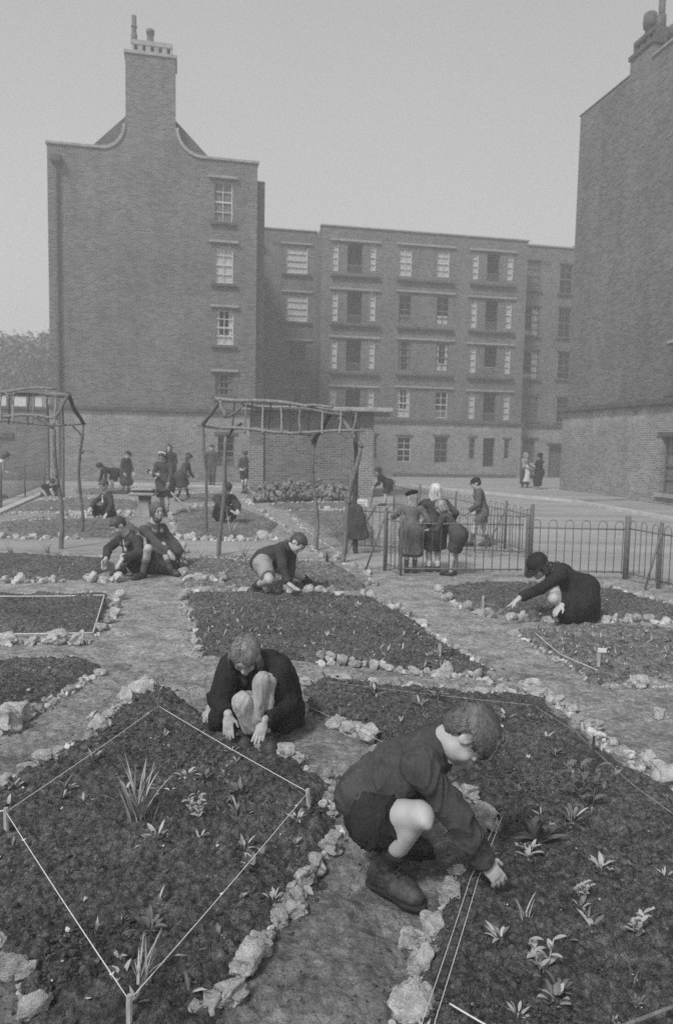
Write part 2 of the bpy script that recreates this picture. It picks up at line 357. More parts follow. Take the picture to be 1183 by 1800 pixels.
# ------------------------------------------------------------ implicit bodies: a field of rounded limbs, skinned as ONE surface
class Vol:
    def __init__(s, lo, hi, res):
        s.lo = np.array(lo, float); s.res = res
        n = np.ceil((np.array(hi)-s.lo)/res).astype(int)+2
        s.n = n; s.d = np.full(tuple(n), 9.0, np.float32)
    def _win(s, lo, hi):
        a = np.clip(np.floor((np.array(lo)-s.lo)/s.res).astype(int), 0, s.n-1)
        b = np.clip(np.ceil((np.array(hi)-s.lo)/s.res).astype(int)+1, 1, s.n)
        if np.any(b <= a): return None, None
        ax = [s.lo[i]+s.res*np.arange(a[i], b[i]) for i in range(3)]
        X, Y, Z = np.meshgrid(*ax, indexing='ij')
        return (slice(a[0], b[0]), slice(a[1], b[1]), slice(a[2], b[2])), np.stack([X, Y, Z], -1)
    @staticmethod
    def smin(a, b, k):
        if k <= 0: return np.minimum(a, b)
        h = np.clip(k-np.abs(a-b), 0, None)/k
        return np.minimum(a, b)-h*h*k*0.25
    def put(s, f, lo, hi, k, sub=False):
        m = k+3*s.res
        w, P = s._win(np.array(lo)-m, np.array(hi)+m)
        if w is None: return
        v = f(P)
        if sub: s.d[w] = -s.smin(-s.d[w], v, k)
        else: s.d[w] = s.smin(s.d[w], v, k)
    def cap(s, a, b, ra, rb=None, k=0.01, sq=None, cuts=(), sub=False):
        a = np.array(a, float); b = np.array(b, float); rb = ra if rb is None else rb
        ab = b-a; L2 = max(ab@ab, 1e-12)
        def f(P):
            q = P-a
            if sq is not None:
                ax = np.array(sq[0], float); ax /= np.linalg.norm(ax)
                t0 = np.clip((q@ab)/L2, 0, 1)
                c = q-t0[..., None]*ab
                q = q+(sq[1]-1)*(c@ax)[..., None]*ax
            t = np.clip((q@ab)/L2, 0, 1)
            d = np.linalg.norm(q-t[..., None]*ab, axis=-1)-(ra+(rb-ra)*t)
            for (cp, cn) in cuts:
                cn = np.array(cn, float); cn = cn/np.linalg.norm(cn)
                d = np.maximum(d, (P-np.array(cp, float))@cn)
            return d
        r = max(ra, rb)
        if sq is not None and sq[1] < 1: r = r/sq[1]
        s.put(f, np.minimum(a, b)-r, np.maximum(a, b)+r, k, sub)
    def ell(s, c, rad, R=None, k=0.01, sub=False, cuts=()):
        c = np.array(c, float); rad = np.array(rad, float)
        R = np.eye(3) if R is None else R                      # rows are the axes
        def f(P):
            q = (P-c)@R.T
            k0 = np.linalg.norm(q/rad, axis=-1); k1 = np.linalg.norm(q/(rad*rad), axis=-1)
            d = np.where(k1 > 1e-6, k0*(k0-1)/np.maximum(k1, 1e-6), -rad.min())
            for (cp, cn) in cuts:
                cn = np.array(cn, float); cn = cn/np.linalg.norm(cn)
                d = np.maximum(d, (P-np.array(cp, float))@cn)
            return d
        e = np.sqrt((R.T**2)@(rad**2))
        s.put(f, c-e, c+e, k, sub)
    def halfcut(s, p, n):
        n = np.array(n, float); n /= np.linalg.norm(n)
        w, P = s._win(s.lo, s.lo+s.res*s.n)
        s.d[w] = np.maximum(s.d[w], (P-np.array(p, float))@n)
    def mesh(s, wrinkle=None, smooth_it=1):
        d = s.d; neg = d < 0
        n = s.n
        c = [neg[i:n[0]-1+i, j:n[1]-1+j, k:n[2]-1+k] for i in (0, 1) for j in (0, 1) for k in (0, 1)]
        sm = sum(x.astype(np.int8) for x in c)
        act = (sm > 0) & (sm < 8)
        idx = np.argwhere(act)
        if len(idx) == 0: return np.zeros((0, 3)), np.zeros((0, 4), int)
        vid = np.full(act.shape, -1, np.int64); vid[act] = np.arange(len(idx))
        acc = np.zeros((len(idx), 3)); cnt = np.zeros(len(idx))
        offs = [(i, j, k) for i in (0, 1) for j in (0, 1) for k in (0, 1)]
        for o in offs:
            for ax in range(3):
                if o[ax]: continue
                o2 = list(o); o2[ax] = 1
                va = d[idx[:, 0]+o[0], idx[:, 1]+o[1], idx[:, 2]+o[2]].astype(float)
                vb = d[idx[:, 0]+o2[0], idx[:, 1]+o2[1], idx[:, 2]+o2[2]].astype(float)
                cr = (va < 0) != (vb < 0)
                t = np.where(cr, va/np.where(cr, va-vb, 1), 0)
                p = np.tile(np.array(o, float), (len(idx), 1)); p[:, ax] += t
                acc += np.where(cr[:, None], p, 0); cnt += cr
        V = (idx+acc/cnt[:, None])*s.res+s.lo
        F = []
        for ax in range(3):
            sl0 = [slice(None)]*3; sl1 = [slice(None)]*3
            sl0[ax] = slice(0, n[ax]-1); sl1[ax] = slice(1, n[ax])
            e0 = neg[tuple(sl0)]; e1 = neg[tuple(sl1)]
            E = np.argwhere(e0 != e1)
            b, cc = (ax+1) % 3, (ax+2) % 3
            ok = (E[:, b] > 0) & (E[:, cc] > 0) & (E[:, b] < n[b]-1) & (E[:, cc] < n[cc]-1)
            E = E[ok]
            fl = e0[E[:, 0], E[:, 1], E[:, 2]]
            q = []
            for db, dc in ((-1, -1), (0, -1), (0, 0), (-1, 0)):
                I = E.copy(); I[:, b] += db; I[:, cc] += dc
                q.append(vid[I[:, 0], I[:, 1], I[:, 2]])
            q = np.stack(q, 1)
            q[~fl] = q[~fl][:, ::-1]
            F.append(q)
        F = np.concatenate(F)
        for _ in range(smooth_it):
            a2 = np.zeros_like(V); c2 = np.zeros(len(V))
            for k in range(4):
                np.add.at(a2, F[:, k], V[F[:, (k+1) % 4]]); np.add.at(a2, F[:, (k+1) % 4], V[F[:, k]])
                np.add.at(c2, F[:, k], 1); np.add.at(c2, F[:, (k+1) % 4], 1)
            V = 0.5*V+0.5*a2/np.maximum(c2, 1)[:, None]
        if wrinkle:
            amp, sc, st = wrinkle
            fn = np.cross(V[F[:, 1]]-V[F[:, 0]], V[F[:, 2]]-V[F[:, 0]])
            N = np.zeros_like(V)
            for k in range(4): np.add.at(N, F[:, k], fn)
            N /= np.maximum(np.linalg.norm(N, axis=1), 1e-12)[:, None]
            Q_ = V*np.array(st); Q_ = Q_+.05*np.stack([fbm(Q_+5, sc*.5, 2, 41), fbm(Q_+9, sc*.5, 2, 42), fbm(Q_+2, sc*.5, 2, 43)], -1)
            w = fbm(Q_, sc, 2, 5)
            w2 = (1-np.abs(fbm(Q_+3.3, sc, 1, 9)))**4-.35; w3 = (1-np.abs(fbm(Q_[:, ::-1]+1.3, sc*1.9, 1, 19)))**3-.4
            V = V+N*((w*0.4+w2*0.9+w3*.4)*amp)[:, None]
        return V, F
    def obj(s, name, mat, parent, wrinkle=None, smooth_it=1):
        V, F = s.mesh(wrinkle, smooth_it)
        return mesh_obj(name, V, F, mat, parent, True)
def A(v): return np.array(v, float)
def nrm(v):
    v = A(v); return v/max(np.linalg.norm(v), 1e-9)
def ik(a, c, l1, l2, pole):
    a = A(a); c = A(c); v = c-a; L = np.linalg.norm(v); mx = (l1+l2)*0.995
    if L > mx: c = a+v/L*mx; v = c-a; L = mx
    L = max(L, abs(l1-l2)+0.01)
    d = v/L; x = (l1*l1-l2*l2+L*L)/(2*L); h = math.sqrt(max(l1*l1-x*x, 0))
    p = A(pole); p = p-d*(p@d); p = nrm(p)
    return a+d*x+p*h, c
def frame(f, u):
    f = nrm(f); u = A(u); u = nrm(u-f*(u@f)); r = np.cross(f, u)
    return np.array([r, f, u])                                 # rows: right, forward, up

def pose(H, pel, neck, yaw, head=None, hf=None, hu=None, wL=None, wR=None, aL=None, aR=None, eL=(0, 0, -1), eR=(0, 0, -1),
         kL=None, kR=None, tL=None, tR=None, sh_w=0.118, sh_f=0.0, twist=0.0, hip_w=0.055, unL=(0, 0, 1), unR=(0, 0, 1)):
    """joints from a few anchors; yaw in degrees, 0 = facing +X, 90 = facing away (+Y), -90 = facing the camera"""
    a = math.radians(yaw); f = A((math.cos(a), math.sin(a), 0)); r = A((f[1], -f[0], 0))
    a2 = a+math.radians(twist); f2 = A((math.cos(a2), math.sin(a2), 0)); r2 = A((f2[1], -f2[0], 0))
    J = dict(H=H, f=f, r=r, f2=f2, r2=r2, pel=A(pel), neck=A(neck))
    t = nrm(J['neck']-J['pel']); J['t'] = t
    fb = np.cross(t, r2); fb = nrm(fb)                          # back -> front normal of the chest
    if fb@f2 < 0 and abs(fb@f2) > 1e-3: fb = -fb
    J['front'] = fb
    J['head'] = A(head) if head is not None else J['neck']+t*0.075*H+A((0, 0, 0.02*H))
    J['hf'] = nrm(hf) if hf is not None else f; J['hu'] = nrm(hu) if hu is not None else A((0, 0, 1))
    for sgn, S, w, ep, an, kp, to, un in ((-1, 'L', wL, eL, aL, kL, tL, unL), (1, 'R', wR, eR, aR, kR, tR, unR)):
        sh = J['neck']-t*0.035*H+r2*sgn*sh_w*H+fb*sh_f*H
        if w is None: w = sh+A((0, 0, -0.31*H))+f*0.02*H
        el, w2 = ik(sh, w, 0.165*H, 0.15*H, ep)
        hip = J['pel']+r*sgn*hip_w*H
        if an is None: an = A((hip[0], hip[1], 0.055*H))
        kn, an2 = ik(hip, an, 0.235*H, 0.225*H, kp if kp is not None else f+A((0, 0, 0.15)))
        J['sh'+S] = sh; J['el'+S] = el; J['wr'+S] = w2; J['hip'+S] = hip; J['kn'+S] = kn; J['an'+S] = an2
        J['to'+S] = nrm(to) if to is not None else f
        J['un'+S] = nrm(un)
    return J

def hand(V, w, d, n, s, side, curl=0.5, spread=0.12, thumb=1.0, back=(0, 0, 1)):
    """palm, four fingers of different length with three joints, a thumb from the side of the palm.
    w wrist, d direction, n palm normal (the way the palm faces), s hand length, side +1/-1 where the thumb sits"""
    d = nrm(d); n = A(n); n = nrm(n-d*(n@d)); a = np.cross(d, n)*side    # a points to the thumb side
    R = np.array([a, d, n])
    V.ell(w+d*s*0.27, (s*0.225, s*0.31, s*0.125), R, k=s*0.06)
    V.cap(w+A(back)*s*0.5, w, s*0.18, s*0.15, k=s*0.05); V.cap(w, w+d*s*0.12, s*0.15, s*0.15, k=s*0.06)
    ln = (0.38, 0.43, 0.40, 0.31); off = (0.155, 0.055, -0.05, -0.15)
    for i in range(4):
        p = w+d*s*(0.50-0.02*abs(i-1))+a*s*off[i]
        q = w+d*s*0.25+a*s*off[i]*0.8
        V.cap(q, p, s*0.07, s*0.066, k=s*0.03)
        ang = curl*(0.35+0.08*i); dd = nrm(d+a*off[i]*spread*6)
        for j, fr in enumerate((0.44, 0.31, 0.25)):
            ang2 = ang*(1+j*0.9)
            v = dd*math.cos(ang2)+n*math.sin(ang2)
            p2 = p+v*s*ln[i]*fr
            V.cap(p, p2, s*(0.065-0.005*j), s*(0.060-0.006*j), k=s*0.012)
            p = p2
    t0 = w+d*s*0.12+a*s*0.13; t1 = t0+nrm(d*0.75+a*0.8*thumb+n*0.25)*s*0.24
    t2 = t1+nrm(d*0.95+a*0.3*thumb+n*0.35)*s*0.20
    V.cap(t0, t1, s*0.082, s*0.064, k=s*0.04); V.cap(t1, t2, s*0.062, s*0.05, k=s*0.012)
    return

def head_vol(J, hs, res, ears=True, face=True):
    R = frame(J['hf'], J['hu']); c = J['head']
    T = lambda x, y, z: c+(R[0]*x+R[1]*y+R[2]*z)*hs
    V = Vol(c-hs*0.85, c+hs*0.85, res)
    E = lambda x, y, z, rx, ry, rz, k=0.03, sub=False: V.ell(T(x, y, z), (rx*hs, ry*hs, rz*hs), R, k*hs, sub)
    E(0, -.06, .12, .345, .42, .37)
    E(0, .10, -.14, .265, .27, .33, .10)
    E(0, .21, .13, .27, .20, .17, .08)                           # forehead
    E(0, .13, -.30, .21, .24, .15, .10)                          # jaw
    for sx in (-1, 1):
        E(sx*.15, .25, -.14, .12, .11, .12, .07)                 # cheeks
    nb = J['neck']-nrm(J['neck']-c)*0.0
    V.cap(T(0, -.10, -.15), J['neck'], .215*hs, .23*hs, .06*hs)
    if face:
        for sx in (-1, 1):
            E(sx*.145, .41, .0, .085, .07, .05, .06, True)
            E(sx*.145, .335, .0, .07, .065, .055, .015)
            if ears:
                E(sx*.345, -.06, -.02, .04, .10, .14, .02)
                E(sx*.39, -.045, -.01, .02, .06, .09, .02, True)
        V.cap(T(0, .37, .03), T(0, .455, -.115), .035*hs, .05*hs, .04*hs)
        for sx in (-1, 1): E(sx*.045, .415, -.125, .035, .045, .03, .02)
        E(0, .365, -.245, .10, .05, .035, .03); E(0, .36, -.295, .085, .05, .03, .02)
        V.cap(T(-.09, .405, -.268), T(.09, .405, -.268), .010*hs, .010*hs, .015*hs, sub=True)
        E(0, .33, -.40, .085, .07, .06, .04)
    return V, R, T

def build_person(label, J, res=0.014, skin='skin', hair='short', hair_v=0.05, hat=None, hat_v=0.04,
                 top='jacket', top_v=0.05, coat=0.0, coat_v=None, bottom='shorts', bottom_v=0.05, sock=0.55, sock_v=0.12,
                 shoe='shoe', shoe_m='leather', hands=None, extra=(), group=None, cat='person', wr=None, hs=None, flare=1.0,
                 shirt=None, puff=1.0, ears=True, head_off=None, bareleg=True, scarf_v=0.12, eyes=True, name='person', extra_bottom=(), sleeve=0.96, coll=True, hem=(), arm_puff=1.0, shorts=.72, leg=1.0, body_extra=()):
    H = J['H']; hs = hs or H*0.155
    pts = [J[k] for k in ('pel', 'neck', 'head', 'shL', 'shR', 'elL', 'elR', 'wrL', 'wrR', 'knL', 'knR', 'anL', 'anR')]
    lo = np.min(pts, 0)-0.16*H; hi = np.max(pts, 0)+0.16*H
    for e in list(extra)+list(extra_bottom):
        lo = np.minimum(lo, np.minimum(e[0], e[1])-max(e[2], e[3])-0.03); hi = np.maximum(hi, np.maximum(e[0], e[1])+max(e[2], e[3])+0.03)
    base = A(((J['anL'][0]+J['anR'][0])/2, (J['anL'][1]+J['anR'][1])/2, 0.0))
    root = empty(name, base); tag(root, label, cat, group)
    def fin(V, nm, mat, wrinkle=None, sm=1):
        v, f = V.mesh(wrinkle, sm)
        if len(v) == 0: return None
        return mesh_obj(nm, v-base, f, mat, root, True)
    fine = res < 0.009
    # ---- body
    B = Vol(lo, hi, res)
    B.cap(J['pel'], J['neck']-J['t']*0.08*H, .070*H, .075*H, .03*H, sq=(J['front'], 1.3))
    B.cap(J['shL'], J['shR'], .035*H, .035*H, .03*H)
    B.cap(J['neck']-J['t']*0.05*H, J['head'], .036*H, .034*H, .02*H)
    for S in 'LR':
        B.cap(J['sh'+S], J['el'+S], .028*H, .022*H, .01*H); B.cap(J['el'+S], J['wr'+S], .026*H, .0185*H, .008*H)
        B.cap(J['pel'], J['hip'+S], .07*H, .065*H, .03*H)
        B.cap(J['hip'+S], J['kn'+S], .048*H*leg, .035*H*leg, .02*H)
        B.cap(J['kn'+S], J['an'+S], .035*H*leg, .021*H, .010*H)
        mid = J['kn'+S]*.68+J['an'+S]*.32; back = nrm(J['hip'+S]-J['kn'+S]*0.999)
        sn = nrm(J['an'+S]-J['kn'+S]); cb = back-sn*(back@sn)
        if np.linalg.norm(cb) > 0.2: B.cap(mid+nrm(cb)*.008*H, J['kn'+S]*.45+J['an'+S]*.55, .034*H*leg, .026*H, .02*H)
        kf = -nrm(cb) if np.linalg.norm(cb) > 0.2 else A(J['f'])
        B.ell(J['kn'+S]+kf*.006*H, (.027*H, .027*H, .027*H), k=.02*H)
    for e in body_extra: B.cap(e[0], e[1], e[2], e[3], e[4], sub=(len(e) > 5))
    v, f = B.mesh(None, 1)
    HV, R, T = head_vol(J, hs, min(res*0.75, hs/22) if res > 0.007 else min(res, 0.0042), ears and hat != 'scarf')
    v2, f2 = HV.mesh(None, 1)
    f = np.concatenate([f, f2+len(v)]); v = np.concatenate([v, v2])
    hands = hands or {}
    for S in 'LR':
        hd = hands.get(S, {}); w = J['wr'+S]; d = nrm(hd.get('d', w-J['el'+S])); n = A(hd.get('n', A((0, 0, -1)) if abs(d[2]) < 0.8 else -J['r']*(1 if S == 'R' else -1)))
        s = hd.get('s', 0.112*H)
        hr = max(min(s*0.028, res*0.6), 0.0028) if res < 0.02 else res*0.5
        hv = Vol(w-s*1.25, w+s*1.25, hr)
        hand(hv, w, d, n, s, hd.get('side', 1 if S == 'R' else -1), hd.get('curl', 0.5), hd.get('spread', 0.12), hd.get('thumb', 1.0), nrm(J['el'+S]-w))
        v2, f2 = hv.mesh(None, 1)
        f = np.concatenate([f, f2+len(v)]); v = np.concatenate([v, v2])
    mesh_obj('body', v-base, f, M[skin], root, True)
    if eyes and hs/res > 9:
        mb = MB()
        for sx in (-1, 1):
            for nm2, zz, rr in (('e', -.005, (.055, .02, .02)), ('b', .085, (.075, .016, .014))):
                c = T(sx*.145, .385 if nm2 == 'e' else .385, zz)-base
                vs = []; n = 8
                for i in range(5):
                    ph = math.pi*(i/4-0.5)
                    for k in range(n):
                        th = 2*math.pi*k/n
                        vs.append(c+hs*(R[0]*rr[0]*math.cos(ph)*math.cos(th)+R[2]*rr[2]*math.cos(ph)*math.sin(th)+R[1]*rr[1]*math.sin(ph)))
                fs = [(i*n+k, i*n+(k+1) % n, (i+1)*n+(k+1) % n, (i+1)*n+k) for i in range(4) for k in range(n)]
                mb.add(vs, fs)
        mb.build('eyes_and_brows', M['eye'], root, True)
    # ---- hair
    hr = max(min(res*0.8, hs/20), 0.0035)
    def hv_new(): return Vol(J['head']-hs*1.1-A((0, 0, .3*hs)), J['head']+hs*1.1, hr)
    if hair != 'none':
        V = hv_new()
        if hair in ('short', 'boy'):
            V.ell(T(0, -.07, .13), (.385*hs, .465*hs, .405*hs), R, cuts=[(T(0, -.05, -.12), -R[2]*0.82-R[1]*0.18+R[1]*0.45)])
            V.ell(T(0, -.22, -.02), (.33*hs, .28*hs, .33*hs), R, k=.05*hs, cuts=[(T(0, -.3, -.24), -R[2])])
            V.ell(T(0, .42, -.06), (.33*hs, .30*hs, .24*hs), R, k=.05*hs, sub=True)
            for sx in (-1, 1): V.ell(T(sx*.37, .02, -.06), (.12*hs, .15*hs, .17*hs), R, k=.03*hs, sub=True)
            V.cap(T(-.15, .28, .30), T(.16, .31, .27), .055*hs, .05*hs, .08*hs)
        elif hair in ('bob', 'long', 'curly'):
            V.ell(T(0, -.07, .12), (.40*hs, .475*hs, .41*hs), R)
            zz = {'bob': -.36, 'long': -.75, 'curly': -.55}[hair]
            for sx in (-1, 1):
                V.cap(T(sx*.30, -.02, .1), T(sx*.33, -.02, zz), .13*hs, .11*hs, .08*hs)
                V.cap(T(sx*.22, -.28, .0), T(sx*.24, -.26, zz-.05), .17*hs, .14*hs, .08*hs)
            V.cap(T(0, -.32, .0), T(0, -.30, zz-.08), .19*hs, .16*hs, .08*hs)
            V.ell(T(0, .42, -.20), (.235*hs, .34*hs, .43*hs), R, k=.05*hs, sub=True)
        elif hair == 'parted':
            V.ell(T(0, -.06, .12), (.375*hs, .455*hs, .395*hs), R)
            for sx in (-1, 1):
                V.cap(T(sx*.33, .06, .1), T(sx*.40, .10, -.50), .12*hs, .10*hs, .06*hs)
                V.cap(T(sx*.20, -.28, .0), T(sx*.30, -.2, -.5), .14*hs, .08*hs, .08*hs)
            V.cap(T(0, -.32, .0), T(0, -.26, -.45), .16*hs, .12*hs, .08*hs)
            V.ell(T(0, .46, -.14), (.25*hs, .33*hs, .40*hs), R, k=.04*hs, sub=True)
            for sx in (-1, 1): V.cap(T(sx*.36, .16, .12), T(sx*.40, .26, -.55), .09*hs, .07*hs, .05*hs)
            V.cap(T(.07, -.30, .58), T(.07, .42, .40), .02*hs, .02*hs, .03*hs, sub=True)
        fin(V, 'hair', hair_mat(hair_v), (hs*0.022, 9/hs, (1, 1, 0.5)))
    if hat:
        V = hv_new(); hm = cloth(hat_v)
        if hat == 'cap':
            V.ell(T(0, -.05, .26), (.42*hs, .48*hs, .29*hs), R, cuts=[(T(0, 0, .16), -R[2]*.95-R[1]*.1)])
            V.ell(T(0, .40, .17), (.26*hs, .24*hs, .05*hs), frame(R[1]*.95-R[2]*.25, R[2]), k=.03*hs)
            V.ell(T(0, -.03, .55), (.05*hs, .05*hs, .03*hs), R, k=.02*hs)
        elif hat == 'beret':
            R2 = frame(R[1]+R[0]*.3, R[2]-R[0]*.35-R[1]*.2)
            V.ell(T(-.08, -.10, .33), (.50*hs, .50*hs, .21*hs), R2)
            V.cap(T(-.1, -.1, .5), T(-.12, -.1, .60), .02*hs, .02*hs, .02*hs)
        elif hat == 'flat':
            V.ell(T(0, -.06, .28), (.44*hs, .50*hs, .22*hs), R); V.ell(T(0, .38, .17), (.24*hs, .18*hs, .04*hs), R, k=.03*hs)
        elif hat == 'brim':
            V.ell(T(0, -.04, .26), (.41*hs, .46*hs, .36*hs), R, cuts=[(T(0, 0, .12), -R[2])])
            V.ell(T(0, -.0, .16), (.62*hs, .68*hs, .055*hs), frame(R[1]-R[2]*.15, R[2]), k=.05*hs)
        elif hat == 'cloche':
            V.ell(T(0, -.08, .20), (.44*hs, .50*hs, .42*hs), R, cuts=[(T(0, 0, .0), -R[2])])
            V.ell(T(0, .12, .06), (.50*hs, .62*hs, .05*hs), frame(R[1]-R[2]*.25, R[2]), k=.05*hs)
        elif hat == 'scarf':
            hm = cloth(hat_v)
            V.ell(T(0, -.08, .10), (.44*hs, .52*hs, .47*hs), R)
            V.cap(T(0, -.05, -.1), T(0, .02, -.48), .38*hs, .28*hs, .1*hs)
            V.cap(T(0, -.3, -.2), T(0, -.45, -.55), .25*hs, .12*hs, .1*hs)
            V.ell(T(0, .46, -.10), (.265*hs, .33*hs, .40*hs), R, k=.05*hs, sub=True)
        elif hat == 'band':
            V.cap(T(-.33, .05, .25), T(.33, .05, .25), .04*hs, .04*hs); hm = cloth(0.6)
            V = hv_new(); V.ell(T(0, .02, .26), (.42*hs, .43*hs, .30*hs), R, cuts=[(T(0, .10, 0), R[1]), (T(0, -.12, 0), -R[1])])
        fin(V, {'cap': 'cap', 'beret': 'beret', 'flat': 'cap', 'brim': 'hat', 'cloche': 'hat', 'scarf': 'headscarf', 'band': 'headband'}[hat], hm, (hs*.01, 5/hs, (1, 1, 1)) if hat == 'scarf' else None)
    # ---- clothes
    cv = top_v; wk = wr or (0.0068*H, 13/H, (1, 1, 0.6))
    V = Vol(lo, hi, res); p = puff
    V.cap(J['pel']+J['t']*.02*H, J['neck']-J['t']*.075*H, .088*H*p, .090*H*p, .03*H, sq=(J['front'], 1.28), cuts=hem)
    sw = .036*H*p
    V.cap(J['shL'], J['shR'], .040*H*p, .040*H*p, .05*H)
    V.cap(J['neck']-J['t']*.045*H, J['neck']+nrm(J['head']-J['neck'])*.012*H, .058*H, .047*H, .03*H, cuts=[(J['neck']+nrm(J['head']-J['neck'])*.018*H, nrm(J['head']-J['neck']))])
    for S in 'LR':
        e = J['el'+S]; w = J['sh'+S]*0+e+(J['wr'+S]-e)*sleeve; sh = J['sh'+S]
        V.cap(sh, e, .040*H*p*arm_puff, .034*H*p*arm_puff, .022*H)
        V.cap(e, w, .035*H*p*arm_puff, .0285*H*p*arm_puff, .010*H, cuts=[(w, w-e)])
    if coat > 0:
        for S in 'LR':
            hp = J['hip'+S]; kn = J['kn'+S]; an = J['an'+S]
            V.cap(J['pel']+J['t']*.06*H, hp, .088*H, .095*H, .05*H)
            c1 = min(coat, 1.0); e = hp+(kn-hp)*c1
            V.cap(hp, e, .082*H*flare, (.070+.012*c1)*H*flare, .05*H, cuts=[(e, kn-hp)] if coat <= 1 else ())
            if coat > 1:
                e2 = kn+(an-kn)*(coat-1); V.cap(kn, e2, .084*H*flare, .080*H*flare, .04*H, cuts=[(e2, an-kn)])
        eL = J['hipL']+(J['knL']-J['hipL'])*min(coat, 1); eR = J['hipR']+(J['knR']-J['hipR'])*min(coat, 1); em = (eL+eR)/2
        hm = (J['hipL']+J['hipR'])/2
        if np.linalg.norm(eL-eR) < .32*H:
            dd = nrm(em-hm)
            V.cap(hm, em, .08*H*flare, .085*H*flare, .05*H, cuts=[(em, dd)])
            if coat > 1:
                a2 = (J['anL']+J['anR'])/2; e3 = em+(a2-em)*(coat-1); V.cap(em, e3, .085*H*flare, .085*H*flare, .05*H, cuts=[(e3, a2-em)])
    else:
        V.cap(J['pel']-J['t']*.01*H, J['pel']+J['t']*.08*H, .090*H*p, .090*H*p, .03*H, sq=(J['front'], 1.2), cuts=hem)
    for e in extra: V.cap(e[0], e[1], e[2], e[3], e[4] if len(e) > 4 else .04, cuts=list(e[5] if len(e) > 5 else ())+list(hem))
    fin(V, top if coat <= 0 else 'coat', cloth(cv), wk)
    if (coat > 0 or top == 'jacket') and res < .0125:
        V = Vol(J['neck']-.16*H, J['neck']+.16*H, res*.8)
        n = nrm(J['head']-J['neck'])
        for sg in (-1, 1):
            a0 = J['neck']-J['front']*.045*H+n*.0*H; a1 = J['neck']+J['r2']*sg*.058*H+J['front']*.01*H-n*.004*H; a2 = J['neck']+J['r2']*sg*.035*H+J['front']*.075*H-J['t']*.055*H
            V.cap(a0, a1, .020*H, .020*H, .02*H); V.cap(a1, a2, .021*H, .016*H, .02*H); V.cap(a1-J['t']*.02*H+J['r2']*sg*.02*H, a2, .018*H, .014*H, .02*H)
        fin(V, 'collar', cloth(cv*1.8), None)
    if shirt is not None:
        V = Vol(J['neck']-.15*H, J['neck']+.15*H, res*0.7)
        n = nrm(J['head']-J['neck'])
        V.cap(J['neck']-n*.01*H, J['neck']+n*.022*H, .050*H, .044*H, .01*H, cuts=[(J['neck']+n*.022*H, n)])
        V.cap(J['neck']-J['t']*.02*H+J['front']*.045*H, J['neck']-J['t']*.11*H+J['front']*.066*H, .022*H, .022*H, .02*H)
        fin(V, 'shirt', cloth(shirt))
    if bottom == 'none': pass
    elif bottom in ('shorts', 'trousers'):
        V = Vol(lo, hi, res)
        V.cap(J['hipL'], J['hipR'], .078*H, .078*H, .02*H)
        V.cap(J['pel'], J['pel']+J['t']*.05*H, .085*H, .08*H, .03*H, sq=(J['front'], 1.2))
        for S in 'LR':
            hp = J['hip'+S]; kn = J['kn'+S]; an = J['an'+S]
            if bottom == 'shorts':
                e = hp+(kn-hp)*shorts
                V.cap(hp, e, .074*H, .062*H, .02*H, cuts=[(e, kn-hp)])
            else:
                e = kn+(an-kn)*.93
                V.cap(hp, kn, .070*H, .050*H, .02*H); V.cap(kn, e, .048*H, .040*H, .015*H, cuts=[(e, an-kn)])
        for e in extra_bottom: V.cap(e[0], e[1], e[2], e[3], e[4] if len(e) > 4 else .04)
        fin(V, bottom, cloth(bottom_v), wk)
    elif bottom == 'skirt':
        V = Vol(lo, hi, res)
        for S in 'LR':
            hp = J['hip'+S]; kn = J['kn'+S]; e = hp+(kn-hp)*.95
            V.cap(hp, e, .078*H, .080*H, .05*H, cuts=[(e, kn-hp)])
        for e in extra_bottom: V.cap(e[0], e[1], e[2], e[3], e[4] if len(e) > 4 else .04, cuts=e[5] if len(e) > 5 else ())
        fin(V, 'skirt', cloth(bottom_v), wk)
    for S in 'LR':
        kn = J['kn'+S]; an = J['an'+S]; un = J['un'+S]; td = J['to'+S]; td = nrm(td-un*(td@un)); sd = np.cross(td, un)
        if sock > 0:
            V = Vol(np.minimum(kn, an)-.08*H, np.maximum(kn, an)+.08*H, min(res, .008) if fine else res)
            e = an+(kn-an)*sock; dd = nrm(kn-an)
            V.cap(an, e, .026*H, .026*H+.014*H*sock, .01*H, cuts=[(e, dd)])
            if sock < 0.8: V.cap(e-dd*.035*H, e, .031*H+.012*H*sock, .032*H+.012*H*sock, .01*H, cuts=[(e, dd), (e-dd*.035*H, -dd)])
            fin(V, 'sock', cloth(sock_v, 180, 0.8))
        V = Vol(an-.2*H, an+.2*H, min(res, .006) if fine else res)
        sole = an-un*.052*H
        if shoe == 'boot': V.cap(an+nrm(kn-an)*.06*H, an-un*.01*H, .035*H, .031*H, .01*H, cuts=[(an+nrm(kn-an)*.065*H, nrm(kn-an))])
        V.cap(an-un*.012*H-td*.012*H, an-un*.03*H-td*.018*H, .028*H, .030*H, .015*H, cuts=[(sole, -un)])
        V.cap(an-un*.024*H, an+td*.085*H-un*.030*H, .030*H, .032*H, .02*H, cuts=[(sole, -un)])
        V.cap(an+td*.06*H-un*.03*H, an+td*.118*H-un*.034*H, .031*H, .026*H, .02*H, cuts=[(sole, -un)])
        o = fin(V, 'boot' if shoe == 'boot' else 'shoe', M[shoe_m], (.0022*H, 26/H, (1, 1, 1)) if fine else None)
